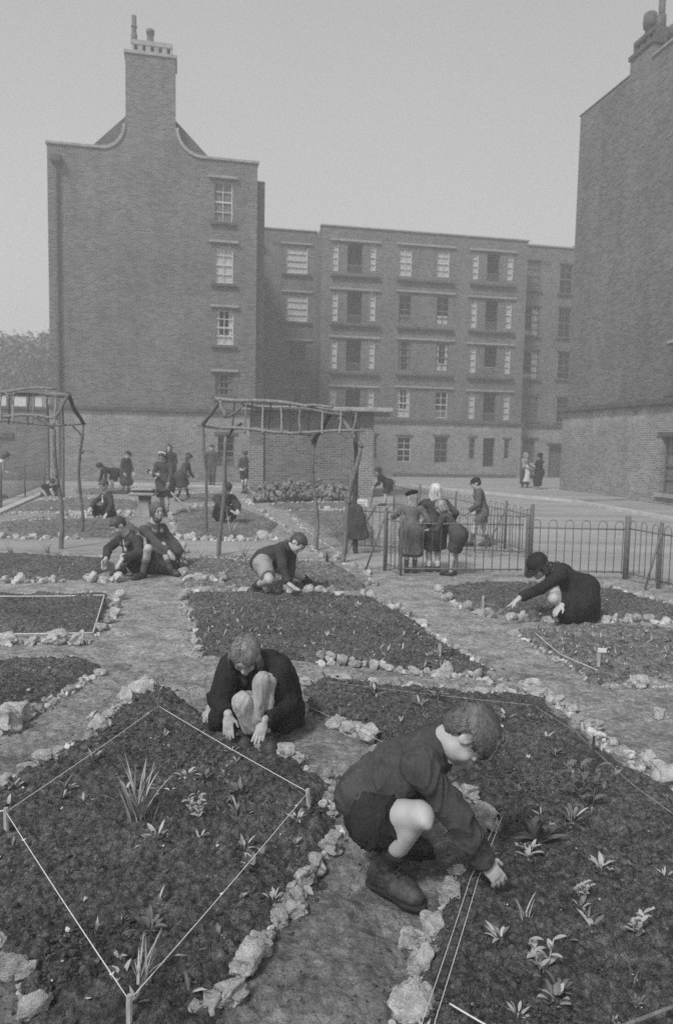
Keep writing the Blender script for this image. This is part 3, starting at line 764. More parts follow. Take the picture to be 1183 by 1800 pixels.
        if fine:
            V = Vol(an-.2*H, an+.2*H, .0035)
            cc = [(sole-un*.008*H, -un), (sole+un*.001*H, un)]
            V.cap(sole-td*.02*H, sole+td*.02*H, .032*H, .023*H, .01*H, cuts=cc); V.cap(sole+td*.02*H, sole+td*.10*H, .024*H, .034*H, .02*H, cuts=cc); V.cap(sole+td*.10*H, sole+td*.125*H, .033*H, .027*H, .01*H, cuts=cc)
            if shoe == 'boot':
                mb = MB(); kd = nrm(kn-an)
                for i in range(6):
                    t = i/5; c = an+td*(.088-.056*t)*H+un*(-.008+.034*t)*H; c = c if t < .8 else an+td*.033*H+kd*(.02+.03*(t-.8)*5)*H
                    for sg in (-1, 1): mb.tube([c+sd*sg*.018*H-base, c+(un*.5+td*.5)*.007*H-base, c-sd*sg*.018*H+td*.007*H-base], .0016*H, 5)
                for sg in (-1, 1): mb.tube([c-base, c+sd*sg*.02*H+td*.02*H-base, c+sd*sg*.03*H+td*.01*H-un*.02*H-base], .0015*H, 5)
                lo2 = mb.build('laces', M['sole'], root, True); lo2.parent = o
            v, f = V.mesh(None, 1)
            s = mesh_obj('sole', v-base, f, M['sole'], root, True)
            s.parent = o
    root['_base'] = [float(x) for x in base]
    return root, T, R, base

def strands(root, base, J, T, R, hs, n, length, mat, flow, region, seed=1, lift=0.02, w=0.0012, segs=4):
    """short ribbons of hair lying over the scalp: flow(x,y,z)-> direction in head space, region(x,y,z)-> keep"""
    rng = random.Random(seed); mb = MB(); got = 0; tries = 0
    while got < n and tries < n*8:
        tries += 1
        th = rng.uniform(0, 2*math.pi); z = rng.uniform(-0.75, 1); rr = math.sqrt(1-z*z)
        u = (rr*math.cos(th), rr*math.sin(th), z)
        p = np.array([u[0]*.385, -.07+u[1]*.465, .13+u[2]*.405])
        if not region(*p): continue
        got += 1
        q = p.copy(); pts = []; L = length*rng.uniform(.6, 1.2)
        for i in range(segs+1):
            nn = nrm((q-A((0, -.07, .13)))/A((.385, .465, .405))**2)
            pts.append((q+nn*lift*(math.sin(math.pi*min(i/segs, .9))+.3)*rng.uniform(.5, 1.3), nn))
            d = nrm(flow(*q)); d = nrm(d-nn*(d@nn)+np.array([rng.uniform(-.16, .16) for _ in range(3)]))
            q = q+d*L/segs
            e = (q-A((0, -.07, .13)))/A((.385, .465, .405)); q = A((0, -.07, .13))+e/max(np.linalg.norm(e), .97)*A((.385, .465, .405))
        vs = []; fs = []
        for i, (a, nn) in enumerate(pts):
            d = nrm(pts[min(i+1, segs)][0]-pts[max(i-1, 0)][0]); s = np.cross(d, nn)
            ww = w/hs*(1-.8*i/segs)
            for sg in (-1, 1): vs.append(T(*(a+s*sg*ww))-base)
        for i in range(segs): fs.append((2*i, 2*i+1, 2*i+3, 2*i+2))
        mb.add(vs, fs)
    return mb.build('hair', mat, root)
# ------------------------------------------------------------ ground: one sheet to the horizon
def ground_h(x, y):
    P = np.stack([x, y, np.zeros_like(x)], -1)
    r = np.hypot(x, y)
    near = np.clip((9-r)/6, 0, 1)
    garden = np.clip((17-y)/4, 0, 1)
    h = 0.010*fbm(P, 1.1, 3, 1)*garden
    h = h+0.011*near*fbm(P, 6.5, 3, 2)+0.008*garden*fbm(P, 3.1, 3, 7)+near*(.010*np.abs(fbm(P, 13, 3, 51))+.006*fbm(P, 31, 2, 52))
    f = fbm(P, 4.3, 2, 31)                                     # trodden hollows
    h = h-0.034*near*np.clip(f-0.2, 0, 1)+.010*near*fbm(P*np.array([1, 1, 1]), 2.4, 2, 61)
    return h-0.004
def polar_ground():
    rs = [0.25]
    while rs[-1] < 11: rs.append(rs[-1]*1.0052+0.0005)
    while rs[-1] < 900: rs.append(rs[-1]*1.07)
    rs = np.array(rs)
    th = np.concatenate([np.linspace(-math.pi*.75, math.radians(48), 20)[:-1], np.radians(np.linspace(48, 132, 520)), np.linspace(math.radians(132), math.pi*1.25, 20)[1:]])
    Rg, Tg = np.meshgrid(rs, th, indexing='ij')
    X = Rg*np.cos(Tg); Y = Rg*np.sin(Tg); Z = ground_h(X, Y)
    V = np.stack([X, Y, Z], -1).reshape(-1, 3)
    nr, nt = len(rs), len(th)
    i, j = np.meshgrid(np.arange(nr-1), np.arange(nt-1), indexing='ij')
    a = (i*nt+j).ravel(); F = np.stack([a, a+nt, a+nt+1, a+1], 1)
    return V, F
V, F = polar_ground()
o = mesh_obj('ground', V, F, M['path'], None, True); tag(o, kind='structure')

def inside(poly, x, y):
    r = np.zeros(x.shape, bool); n = len(poly)
    for i in range(n):
        x0, y0 = poly[i]; x1, y1 = poly[(i+1) % n]
        if y0 == y1: continue
        c = ((y0 > y) != (y1 > y)) & (x < (x1-x0)*(y-y0)/(y1-y0)+x0)
        r ^= c
    return r
def dist_poly(poly, x, y):
    d = np.full(x.shape, 1e9); n = len(poly)
    for i in range(n):
        a = np.array(poly[i]); b = np.array(poly[(i+1) % n]); ab = b-a
        t = np.clip(((x-a[0])*ab[0]+(y-a[1])*ab[1])/max(ab@ab, 1e-9), 0, 1)
        d = np.minimum(d, np.hypot(x-a[0]-t*ab[0], y-a[1]-t*ab[1]))
    return np.where(inside(poly, x, y), d, -d)
BEDS = {}
def bed(key, px, res, mound=.06, mat='soil', rough=1.0):
    poly = [G(*p)[:2] for p in px]
    xs = [p[0] for p in poly]; ys = [p[1] for p in poly]
    x = np.arange(min(xs)-.1, max(xs)+.1, res); y = np.arange(min(ys)-.1, max(ys)+.1, res)
    X, Y = np.meshgrid(x, y, indexing='ij')
    P = np.stack([X, Y, np.zeros_like(X)], -1)
    sc = min(1.0, .022/res)
    D = dist_poly(poly, X, Y)+.028*fbm(P, 3.0, 3, 3)+.035*fbm(P, 14, 2, 33)
    e = np.clip(D/.16, -1, 1)
    Z = ground_h(X, Y)+mound*np.where(e > 0, 1-(1-e)**2, e*1.5)
    cl = fbm(P, 17, 4, 11, .62); c2 = 1-np.abs(fbm(P, 9, 3, 23))
    clod = (np.clip(cl, -.5, 1)*.014+c2*.008-.006+np.abs(fbm(P, 38, 3, 77))*.017)*rough
    Z = Z+clod*np.clip(D/.08, 0, 1)+.012*fbm(P, 2.2, 2, 5)*np.clip(D/.2, 0, 1)
    keep = D > -.07
    idx = np.full(X.shape, -1); idx[keep] = np.arange(keep.sum())
    V = np.stack([X, Y, Z], -1)[keep]
    q = np.stack([idx[:-1, :-1], idx[1:, :-1], idx[1:, 1:], idx[:-1, 1:]], -1).reshape(-1, 4)
    q = q[(q >= 0).all(1)]
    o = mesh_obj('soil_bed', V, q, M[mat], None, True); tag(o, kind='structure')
    BEDS[key] = (poly, mound)
    return o
def gz(x, y):
    X = np.array([x], float); Y = np.array([y], float)
    z = float(ground_h(X, Y)[0])
    for poly, m in BEDS.values():
        d = float(dist_poly(poly, X, Y)[0])
        if d > 0: return z+m*(1-(1-min(d/.16, 1))**2)
    return z
def GB(px, py):
    """the place on the ground or on a bed under a point of the photograph"""
    p = G(px, py)
    for _ in range(2): p = G(px, py, gz(p.x, p.y))
    return p
bed('front_left', [(-120, 1440), (0, 1378), (62, 1342), (150, 1290), (228, 1232), (288, 1206), (365, 1262), (420, 1300), (520, 1345), (580, 1385), (592, 1440), (556, 1530), (500, 1610), (440, 1690), (390, 1760), (330, 1860), (110, 1880), (62, 1790), (20, 1722), (-40, 1650), (-300, 1600)], .0085, .05)
bed('front_right', [(534, 1212), (560, 1198), (640, 1204), (760, 1214), (880, 1222), (945, 1228), (1020, 1290), (1090, 1345), (1190, 1402), (1300, 1450), (1500, 1700), (1500, 1900), (700, 1900), (712, 1800), (745, 1700), (765, 1620), (800, 1545), (855, 1505), (885, 1450), (830, 1405), (700, 1318), (600, 1288), (548, 1262)], .009, .05)
bed('centre', [(328, 1046), (440, 1042), (600, 1047), (650, 1052), (715, 1084), (765, 1120), (845, 1172), (880, 1190), (730, 1178), (560, 1168), (355, 1150), (345, 1120), (335, 1080)], .016, .05)
bed('centre_back', [(316, 986), (420, 982), (560, 990), (600, 998), (650, 1036), (560, 1040), (440, 1032), (320, 1032)], .025, .06, 'soil_pale')
bed('left_mid', [(-200, 1046), (0, 1047), (188, 1044), (196, 1060), (178, 1112), (0, 1116), (-230, 1120)], .02, .05)
bed('left_back', [(-150, 972), (0, 974), (190, 984), (205, 1000), (150, 1018), (0, 1020), (-200, 1022)], .025, .05)
bed('left_low', [(-260, 1164), (0, 1163), (150, 1160), (178, 1176), (130, 1206), (85, 1232), (20, 1262), (-100, 1310), (-350, 1400)], .018, .05)
bed('right_mid', [(762, 1034), (860, 1026), (960, 1028), (1085, 1036), (1190, 1068), (1300, 1095), (1100, 1086), (900, 1084), (830, 1066)], .022, .05)
bed('right_low', [(905, 1112), (1000, 1102), (1110, 1104), (1300, 1120), (1500, 1200), (1300, 1222), (1150, 1190), (1040, 1200), (985, 1170)], .02, .05, 'soil_pale')
bed('back_a', [(310, 898), (400, 892), (440, 900), (490, 922), (470, 944), (315, 946)], .035, .06, 'soil_pale')
bed('back_b', [(505, 900), (640, 900), (655, 930), (660, 960), (600, 955), (560, 930)], .035, .06, 'soil_pale')
bed('back_c', [(0, 922), (60, 912), (220, 912), (245, 930), (230, 944), (0, 944)], .035, .06, 'soil_pale')
bed('back_d', [(60, 882), (150, 876), (240, 880), (245, 896), (180, 898), (20, 900)], .04, .06, 'soil_pale')
bed('back_e', [(300, 872), (390, 868), (415, 878), (330, 884)], .05, .06, 'soil_pale')
bed('back_f', [(470, 888), (600, 884), (640, 892), (500, 897)], .05, .06, 'soil_pale')
bed('back_g', [(130, 862), (250, 858), (262, 866), (140, 870)], .06, .06, 'soil_pale')

# paved yard and road beyond the railings, with kerbs
def sheet(name, px, z, mat, kind='structure'):
    pts = [G(*p, z) for p in px]
    o = mesh_obj(name, [(p.x, p.y, z) for p in pts], [tuple(range(len(pts)))[::-1]], M[mat]); tag(o, kind=kind); return o
def band(name, a, b, wdt, z0, z1, mat):
    """a kerb-like strip between two ground points"""
    a = Vector((a[0], a[1], 0)); b = Vector((b[0], b[1], 0)); d = (b-a).normalized(); n = Vector((-d.y, d.x, 0))*wdt
    mb = MB(); vs = []
    for z in (z0, z1): vs += [(a.x, a.y, z), (b.x, b.y, z), (b.x+n.x, b.y+n.y, z), (a.x+n.x, a.y+n.y, z)]
    mb.add(vs, [(3, 2, 1, 0), (4, 5, 6, 7), (0, 1, 5, 4), (1, 2, 6, 5), (2, 3, 7, 6), (3, 0, 4, 7)])
    o = mb.build(name, M[mat]); tag(o, kind='structure'); return o
road = [(3.2, 10.3), (30, 5), (60, 20), (60, 60), (-30, 60), (-30, 28.6), (-1, 27.2), (1.2, 24), (1.6, 19.5), (3.05, 12.2)]
n_ = len(road); o = mesh_obj('road', [(x, y, .012) for x, y in road]+[(x, y, -.06) for x, y in road], [tuple(range(n_))]+[(i, (i+1) % n_, n_+(i+1) % n_, n_+i) for i in range(n_)], M['tarmac']); tag(o, kind='structure')
band('kerb', G(690, 853), G(1005, 884), .18, -.05, .10, 'kerb'); band('kerb', G(1005, 884), G(1400, 958), .18, -.05, .10, 'kerb')
band('pavement', G(690, 852.4), G(1005, 883.4), 7, -.06, .09, 'tarmac'); 
band('kerb', G(180, 851), G(440, 858), .2, -.05, .06, 'kerb'); band('kerb', G(0, 905), G(95, 862), .2, -.05, .05, 'kerb')
band('path', G(-60, 912), G(80, 870), 1.1, -.05, .008, 'tarmac')
band('path', G(600, 992), G(1400, 1028), 1.25, -.05, .010, 'tarmac')
# swept strip across the middle of the garden
pts = [G(x, y) for x, y in ((-80, 955), (120, 949), (300, 951), (480, 954), (560, 975), (480, 976), (320, 969), (120, 968), (-80, 966))]
n_ = len(pts); o = mesh_obj('path', [(p.x, p.y, .012) for p in pts]+[(p.x, p.y, -.06) for p in pts], [tuple(range(n_))[::-1]]+[(i, (i+1) % n_, n_+(i+1) % n_, n_+i) for i in range(n_)], M['tarmac']); tag(o, kind='structure')
# ------------------------------------------------------------ buildings
class Fac:
    """a wall plane: u runs along it, z up, w into the building"""
    def __init__(s, o, deg, into=1):
        a = math.radians(deg); s.o = Vector(o); s.e = Vector((math.cos(a), math.sin(a), 0)); s.n = Vector((-math.sin(a), math.cos(a), 0))*into; s.deg = deg
    def uz(s, px, py, w=0.0):
        d = ray(px, py); t = ((s.o+s.n*w)-CAM_LOC).dot(s.n)/d.dot(s.n); p = CAM_LOC+d*t
        return (p-s.o).dot(s.e), p.z
    def rect(s, x0, y0, x1, y1, w=0.0):
        xm, ym = (x0+x1)/2, (y0+y1)/2
        return (s.uz(x0, ym, w)[0], s.uz(x1, ym, w)[0], s.uz(xm, y1, w)[1], s.uz(xm, y0, w)[1])
    def root(s, name):
        return empty(name, (s.o.x, s.o.y, 0), math.radians(s.deg))

def wall_faces(mb, u0, u1, z0, z1, y, holes, depth=0.22, mi=0, back=False):
    """a wall in the u-z plane at depth y with real openings and brick reveals"""
    us = sorted(set([u0, u1]+[h[0] for h in holes]+[h[1] for h in holes]))
    zs = sorted(set([z0, z1]+[h[2] for h in holes]+[h[3] for h in holes]))
    us = [u for u in us if u0-1e-6 <= u <= u1+1e-6]; zs = [z for z in zs if z0-1e-6 <= z <= z1+1e-6]
    for i in range(len(us)-1):
        for j in range(len(zs)-1):
            cu, cz = (us[i]+us[i+1])/2, (zs[j]+zs[j+1])/2
            if any(h[0] < cu < h[1] and h[2] < cz < h[3] for h in holes): continue
            mb.add([(us[i], y, zs[j]), (us[i+1], y, zs[j]), (us[i+1], y, zs[j+1]), (us[i], y, zs[j+1])], [(0, 1, 2, 3)], mi)
    for (a, b, c, d) in holes:
        q = [(a, c), (b, c), (b, d), (a, d)]
        for k in range(4):
            p, r = q[k], q[(k+1) % 4]
            mb.add([(p[0], y, p[1]), (p[0], y+depth, p[1]), (r[0], y+depth, r[1]), (r[0], y, r[1])], [(0, 1, 2, 3)], mi)

M['glass'], _nt, _b = new_mat('window_glass')
_b.inputs['Base Color'].default_value = (0.03, 0.03, 0.03, 1); _b.inputs['Roughness'].default_value = 0.08; _b.inputs['Specular IOR Level'].default_value = 0.6
_b.inputs['Alpha'].default_value = 0.15

def window(parent, r, y=0.0, bars=(1, 3), fr='dark_frame', cur=None, rng=random, sill=True, deep=0.08, meeting=True):
    """r = (u0,u1,z0,z1); frame, glazing bars, pane, curtain behind the glass"""
    u0, u1, z0, z1 = r; t = 0.045
    mb = MB(); yy = y+deep
    mb.box(u0+.002, u0+t, yy, yy+.07, z0+.002, z1-.002); mb.box(u1-t, u1-.002, yy, yy+.07, z0+.002, z1-.002)
    mb.box(u0+t, u1-t, yy, yy+.07, z0+.002, z0+t); mb.box(u0+t, u1-t, yy, yy+.07, z1-t, z1-.002)
    for i in range(1, bars[0]+1):
        u = u0+(u1-u0)*i/(bars[0]+1); mb.box(u-.014, u+.014, yy+.015, yy+.05, z0+t, z1-t)
    for j in range(1, bars[1]+1):
        z = z0+(z1-z0)*j/(bars[1]+1); h = .032 if (meeting and j == (bars[1]+1)//2) else .015
        mb.box(u0+t, u1-t, yy+.011, yy+.054, z-h, z+h)
    w = mb.build('window', M[fr], parent)
    g = MB(); g.box(u0+t, u1-t, yy+.028, yy+.034, z0+t, z1-t); g.build('pane', M['glass'], w)
    if cur:
        c = MB(); kind, mat = cur
        def fold(a, b, zl, zh, yb=.02):
            n = max(3, int((b-a)/.05)); vs = []; fs = []
            for i in range(n+1):
                u = a+(b-a)*i/n; yv = yy+.062+yb*.8+.010*math.sin(i*1.9)
                vs += [(u, yv, zl), (u, yv, zh)]
            for i in range(n): fs.append((2*i, 2*i+2, 2*i+3, 2*i+1))
            c.add(vs, fs)
        W = u1-u0; Hh = z1-z0
        if kind == 'full': fold(u0+.01, u1-.01, z0+.01, z1-.01)
        elif kind == 'sides': fold(u0+.01, u0+W*.30, z0+.01, z1-.01); fold(u1-W*.30, u1-.01, z0+.01, z1-.01)
        elif kind == 'low': fold(u0+.01, u1-.01, z0+.01, z0+Hh*.34)
        elif kind == 'lowsides': fold(u0+.01, u1-.01, z0+.01, z0+Hh*.3); fold(u0+.01, u0+W*.26, z0+Hh*.31, z1-.01, .03); fold(u1-W*.26, u1-.01, z0+Hh*.31, z1-.01, .03)
        elif kind == 'right': fold(u1-W*.42, u1-.01, z0+.01, z1-.01); fold(u0+.01, u1-.01, z0+.01, z0+Hh*.2, .035)
        c.build('curtain', M[mat], w)
    return w
def lintel(parent, u0, u1, z, y=0.0, h=.13, mat='coping', proud=.05):
    mb = MB(); mb.bevbox(u0, u1, y-proud, y+.015, z, z+h, .008); return mb.build('lintel', M[mat], parent)
def sill(parent, u0, u1, z, y=0.0, h=.12, mat='dark_band', proud=.1):
    mb = MB(); mb.bevbox(u0, u1, y-proud, y+.015, z-h, z, .008); return mb.build('sill', M[mat], parent)
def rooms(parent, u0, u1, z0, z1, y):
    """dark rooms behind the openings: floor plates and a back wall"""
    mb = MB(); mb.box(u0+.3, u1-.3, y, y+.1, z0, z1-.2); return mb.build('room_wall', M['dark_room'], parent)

# --- block of flats on the left, end wall with the shaped gable and tall chimney
FA = Fac(PY(393, 848, 33.0), 12.0); FA.o.z = 0
ra = FA.root('brick_block'); tag(ra, "tall brick block at the left with a curved gable, tall chimney and one window column", "building")
uL = FA.uz(88, 600)[0]; uR = FA.uz(450, 600)[0]
zt = (FA.uz(447, 288)[1]+FA.uz(78, 252)[1])/2
zs_ = (FA.uz(360, 722)[1]+FA.uz(150, 716)[1])/2                      # string course
uc0 = FA.uz(221, 150)[0]; uc1 = FA.uz(309, 150)[0]; zc = (FA.uz(220, 95)[1]+FA.uz(308, 101)[1])/2
winA = [(FA.rect(376, 319, 409, 390), (1, 3), ('full', 'net_grey'), 'paint_frame'), (FA.rect(377, 432, 410, 498), (1, 3), ('full', 'net'), 'paint_frame'),
        (FA.rect(378, 545, 411, 606), (1, 3), ('lowsides', 'net'), 'paint_frame'), (FA.rect(379, 658, 410, 694), (1, 2), ('sides', 'net_grey'), 'dark_frame')]
holes = [w[0] for w in winA]
mb = MB()
wall_faces(mb, uL, uR, zs_, zt, 0, holes)
# gable curve between wall head and chimney, as a solid upstand
def curve(side):
    pts = []
    if side < 0: a, b = FA.uz(178, 262)[0], uc0
    else: a, b = FA.uz(357, 272)[0], uc1
    zl = zt; zh = FA.uz(220, 218)[1] if side < 0 else FA.uz(310, 226)[1]
    for i in range(13):
        t = i/12*math.pi/2
        pts.append((a+(b-a)*math.sin(t), zh-(zh-zl)*math.cos(t)))
    return pts
cl = curve(-1); cr_ = curve(1)
def strip(pts, y0, y1, zb, mi=0):
    for (p, q) in zip(pts[:-1], pts[1:]):
        mb.add([(p[0], y0, zb), (q[0], y0, zb), (q[0], y0, q[1]), (p[0], y0, p[1])], [(0, 1, 2, 3)], mi)
        mb.add([(p[0], y0, p[1]), (q[0], y0, q[1]), (q[0], y1, q[1]), (p[0], y1, p[1])], [(0, 1, 2, 3)], mi)
        mb.add([(p[0], y1, zb), (q[0], y1, zb), (q[0], y1, q[1]), (p[0], y1, p[1])], [(3, 2, 1, 0)], mi)
strip(cl, 0, .35, zt); strip(cr_[::-1], 0, .35, zt)
# chimney breast, shoulders to stack
mb.box(uc0, uc1, 0.002, 1.25, zt, zc-.001)
mb.box(uL, uL+.3, .22, 9, zs_, zt-.002); mb.box(uR-.3, uR, .22, 12, zs_, zt-.002)
mb.box(uL, uR, -.06, 9, 0, zs_-.001) if False else None
wa = mb.build('wall', M['brick'], ra)
mb = MB()                                                            # ground storey stands a little proud, lime stained
winG = [FA.rect(383, 766, 412, 820)]
wall_faces(mb, uL, uR+.05, -.3, zs_, -.06, winG)
mb.build('ground_storey_wall', M['brick_lime'], ra)
window(ra, winG[0], -.06, (1, 3), 'dark_frame', ('low', 'net_grey')); lintel(ra, winG[0][0]-.15, winG[0][1]+.15, winG[0][3]+.02, -.06, .14, 'dark_band')
for r, bars, cur, fr in winA:
    window(ra, r, 0, bars, fr, cur); lintel(ra, r[0]-.22, r[1]+.22, r[3]+.10, 0, .10, 'coping', .14); sill(ra, r[0]-.15, r[1]+.15, r[2]-.02, 0, .13, 'dark_band', .14)
mb = MB(); mb.bevbox(uL-.08, uR+.08, -.2, .02, zs_-.10, zs_+.10, .02); mb.build('string_course', M['dark_band'], ra)
# copings
mb = MB()
for pts in (cl, cr_):
    mb = MB()
    if pts is cl: mb.bevbox(uL-.06, cl[0][0], -.07, .42, zt+.003, zt+.12, .015)
    else: mb.bevbox(cr_[0][0], uR+.06, -.07, .42, zt+.003, zt+.12, .015)
    for (p, q) in zip(pts[:-1], pts[1:]):
        d = Vector((q[0]-p[0], 0, q[1]-p[1])); n = Vector((-d.z, 0, d.x)).normalized()
        if n.z < 0: n = -n
        if abs(n.z) < .05: n = Vector((-1 if pts is cl else 1, 0, 0))
        o = n*.13; lo_ = n*.003
        vs = []
        for yy in (-.07, .42):
            vs += [(p[0]+lo_.x, yy, p[1]+lo_.z), (q[0]+lo_.x, yy, q[1]+lo_.z), (q[0]+o.x, yy, q[1]+o.z), (p[0]+o.x, yy, p[1]+o.z)]
        mb.add(vs, [(0, 1, 2, 3), (7, 6, 5, 4), (0, 4, 5, 1), (1, 5, 6, 2), (2, 6, 7, 3), (3, 7, 4, 0)])
    mb.build('coping', M['coping'], ra)
# main roof behind the gable
mb = MB(); zr = FA.uz(265, 190)[1]; um = (uc0+uc1)/2
ul_, ur_ = FA.uz(150, 258)[0], FA.uz(378, 277)[0]
zf = zt+.05
mb.add([(ul_, .5, zf), (um, .5, zr+.8), (ur_, .5, zf), (ul_, 11, zf), (um, 11, zr+.8), (ur_, 11, zf)], [(0, 1, 2), (5, 4, 3), (0, 3, 4, 1), (1, 4, 5, 2), (0, 2, 5, 3)])
mb.build('roof', M['slate'], ra)
# stack: oversailing head, vents, pots
ch = MB()
ch.bevbox(uc0-.06, uc1+.06, -.06, 1.31, zc, zc+.14, .01)
h0 = zc+.14
ch.bevbox(uc0+.25, uc1-.12, .1, 1.1, h0+.30, h0+.5, .01)
nv = 6
for i in range(nv):
    u = uc0+.25+(uc1-uc0-.37)*i/(nv-1)
    ch.box(u-.10 if i else u, u+.10 if i < nv-1 else u, .12, 1.08, h0+.002, h0+.298)
cho = ch.build('chimney', M['coping'], ra)
c2 = MB(); c2.box(uc0+.3, uc1-.17, .25, .95, h0+.001, h0+.29); c2.build('flue_opening', M['dark_room'], cho)
up = FA.uz(235, 70)[0]; zp = FA.uz(235, 34)[1]+.4
c3 = MB(); c3.tube([(up, .5, h0+.49), (up, .5, zp)], .10, 12); c3.tube([(up, .5, h0+.49), (up, .5, h0+.9)], .13, 12); c3.tube([(up, .5, h0+1.15), (up, .5, h0+1.2)], .125, 12); c3.build('flue_pipe', M['pot'], cho, True)
up = FA.uz(264, 75)[0]
c4 = MB(); c4.tube([(up, .5, h0+.49), (up, .5, h0+.62), (up, .5, h0+.64), (up, .5, h0+.95), (up, .5, h0+.97), (up, .5, h0+1.12)], [.22, .20, .15, .13, .17, .17], 12); c4.build('chimney_pot', M['pot'], cho, True)
# rainwater pipe with hopper
dp = MB(); u = FA.uz(103, 500)[0]
dp.tube([(u, -.12, .2), (u, -.12, zs_-.2)], .06, 8); dp.tube([(u, -.12, zs_+.2), (u, -.12, FA.uz(98, 288)[1])], .06, 8)
hz = FA.uz(98, 288)[1]; dp.bevbox(u-.22, u+.22, -.34, -.02, hz, hz+.32, .04)
for z in (4.5, 6.6, 8.7, 10.8): dp.tube([(u, -.12, z), (u, -.12, z+.12)], .085, 8)
dp.build('drainpipe', M['dark_band'], ra)
mb = MB(); mb.box(uR+.004, uR+.38, .5, 1.2, -.3, FA.uz(452, 311)[1]); mb.build('return_pier', M['brick'], ra)
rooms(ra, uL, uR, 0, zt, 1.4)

# --- long block at the back
FB = Fac(PY(700, 843, 43.5), 11.0); FB.o.z = 0
rb = FB.root('brick_block'); tag(rb, "long five-storey brick block across the back of the yard with rows of recessed balconies", "building")
bL = FB.uz(563, 600)[0]; bR = FB.uz(921, 600)[0]
bt = (FB.uz(565, 397)[1]+FB.uz(920, 424)[1])/2
bs_ = (FB.uz(640, 738)[1]+FB.uz(900, 745)[1])/2
def rr(x0, y0, x1, y1, w=0): return FB.rect(x0, y0, x1, y1, w)
holes = []; wins = []; doors = []
colL = [(584, 595), (611, 637), (650, 661)]; rowsL = [(428, 476), (513, 564), (597, 648), (684, 733)]
colM = [(702, 724), (768, 790)]; rowsM = [(436, 486), (519, 570), (602, 652), (686, 734)]
colR = [(830, 841), (856, 878), (891, 902)]; rowsR = [(444, 491), (527, 576), (608, 655), (690, 736)]
sl = [0, -1, -2.5, -4]
rngw = random.Random(5)
floorz = []
for i, (y0, y1) in enumerate(rowsL):
    for k, (x0, x1) in enumerate(colL):
        x0 += sl[i]; x1 += sl[i]
        if k == 1: r = rr(x0, y0, x1, y1+4); holes.append(r); doors.append(r)
        else: r = rr(x0, y0, x1, y1); holes.append(r); wins.append((r, (0, 3), ('full', 'net'), 'paint_frame'))
sM = [0, -1, -2, -4]
curM = [('full', 'net'), ('full', 'net'), ('low', 'net_grey'), ('low', 'net'), ('sides', 'net_grey'), ('lowsides', 'net'), ('lowsides', 'net'), ('low', 'net_grey')]
for i, (y0, y1) in enumerate(rowsM):
    for k, (x0, x1) in enumerate(colM):
        r = rr(x0+sM[i], y0+k*4-(2 if i > 1 else 0), x1+sM[i], y1+k*2-1); holes.append(r); wins.append((r, (1, 3), curM[i*2+k], 'paint_frame' if i in (0, 3) else 'dark_frame'))
for i, (y0, y1) in enumerate(rowsR):
    for k, (x0, x1) in enumerate(colR):
        x0 -= [0, 3, 5, 7][i]; x1 -= [0, 3, 5, 7][i]
        if k == 1: r = rr(x0, y0+1, x1, y1+4); holes.append(r); doors.append(r)
        else: r = rr(x0, y0+k, x1, y1+k); holes.append(r); wins.append((r, (0, 3), ('full', 'net'), 'paint_frame'))
mb = MB(); wall_faces(mb, bL, bR, bs_, bt, 0, holes)
mb.box(bL, bL+.3, .22, 1.7, -.3, bt-.001)
mb.box(bR-.3, bR, .22, 1.7, -.3, bt-.001)
mb.box(bL, bR, .3, .5, bt-.5, bt-.002)
mb.build('wall', M['brick'], rb)
for r, bars, cur, fr in wins: window(rb, r, 0, bars, fr, cur, deep=.05)
def span(x0, x1, y, i, shift, w=0): return FB.uz(x0+shift, y)[0], FB.uz(x1+shift, y)[0], FB.uz((x0+x1)/2+shift, y)[1]
for i in range(4):
    yl = [426, 511, 595, 681][i]; a, b, z = span(580, 669, yl, i, sl[i]); lintel(rb, a, b, z, 0, .12, 'coping', .12)
    ys = [484, 570, 655, 738][i]
    if i < 3: a, b, z = span(581, 668, ys, i, sl[i]); sill(rb, a, b, z, 0, .13, 'dark_band', .2)
    yl = [434, 516, 599, 683][i]; a, b, z = span(697, 801, yl, i, sM[i]); lintel(rb, a, b, z, 0, .11, 'coping', .12)
    if i < 3: ys = [493, 576, 658][i]; a, b, z = span(697, 797, ys, i, sM[i]); sill(rb, a, b, z, 0, .13, 'dark_band', .2)
    sh = -[0, 3, 5, 7][i]
    yl = [443, 525, 607, 689][i]; a, b, z = span(825, 909, yl, i, sh); lintel(rb, a, b, z, 0, .11, 'coping', .12)
    if i < 3: ys = [500, 582, 663][i]; a, b, z = span(825, 906, ys, i, sh); sill(rb, a, b, z, 0, .13, 'dark_band', .2)
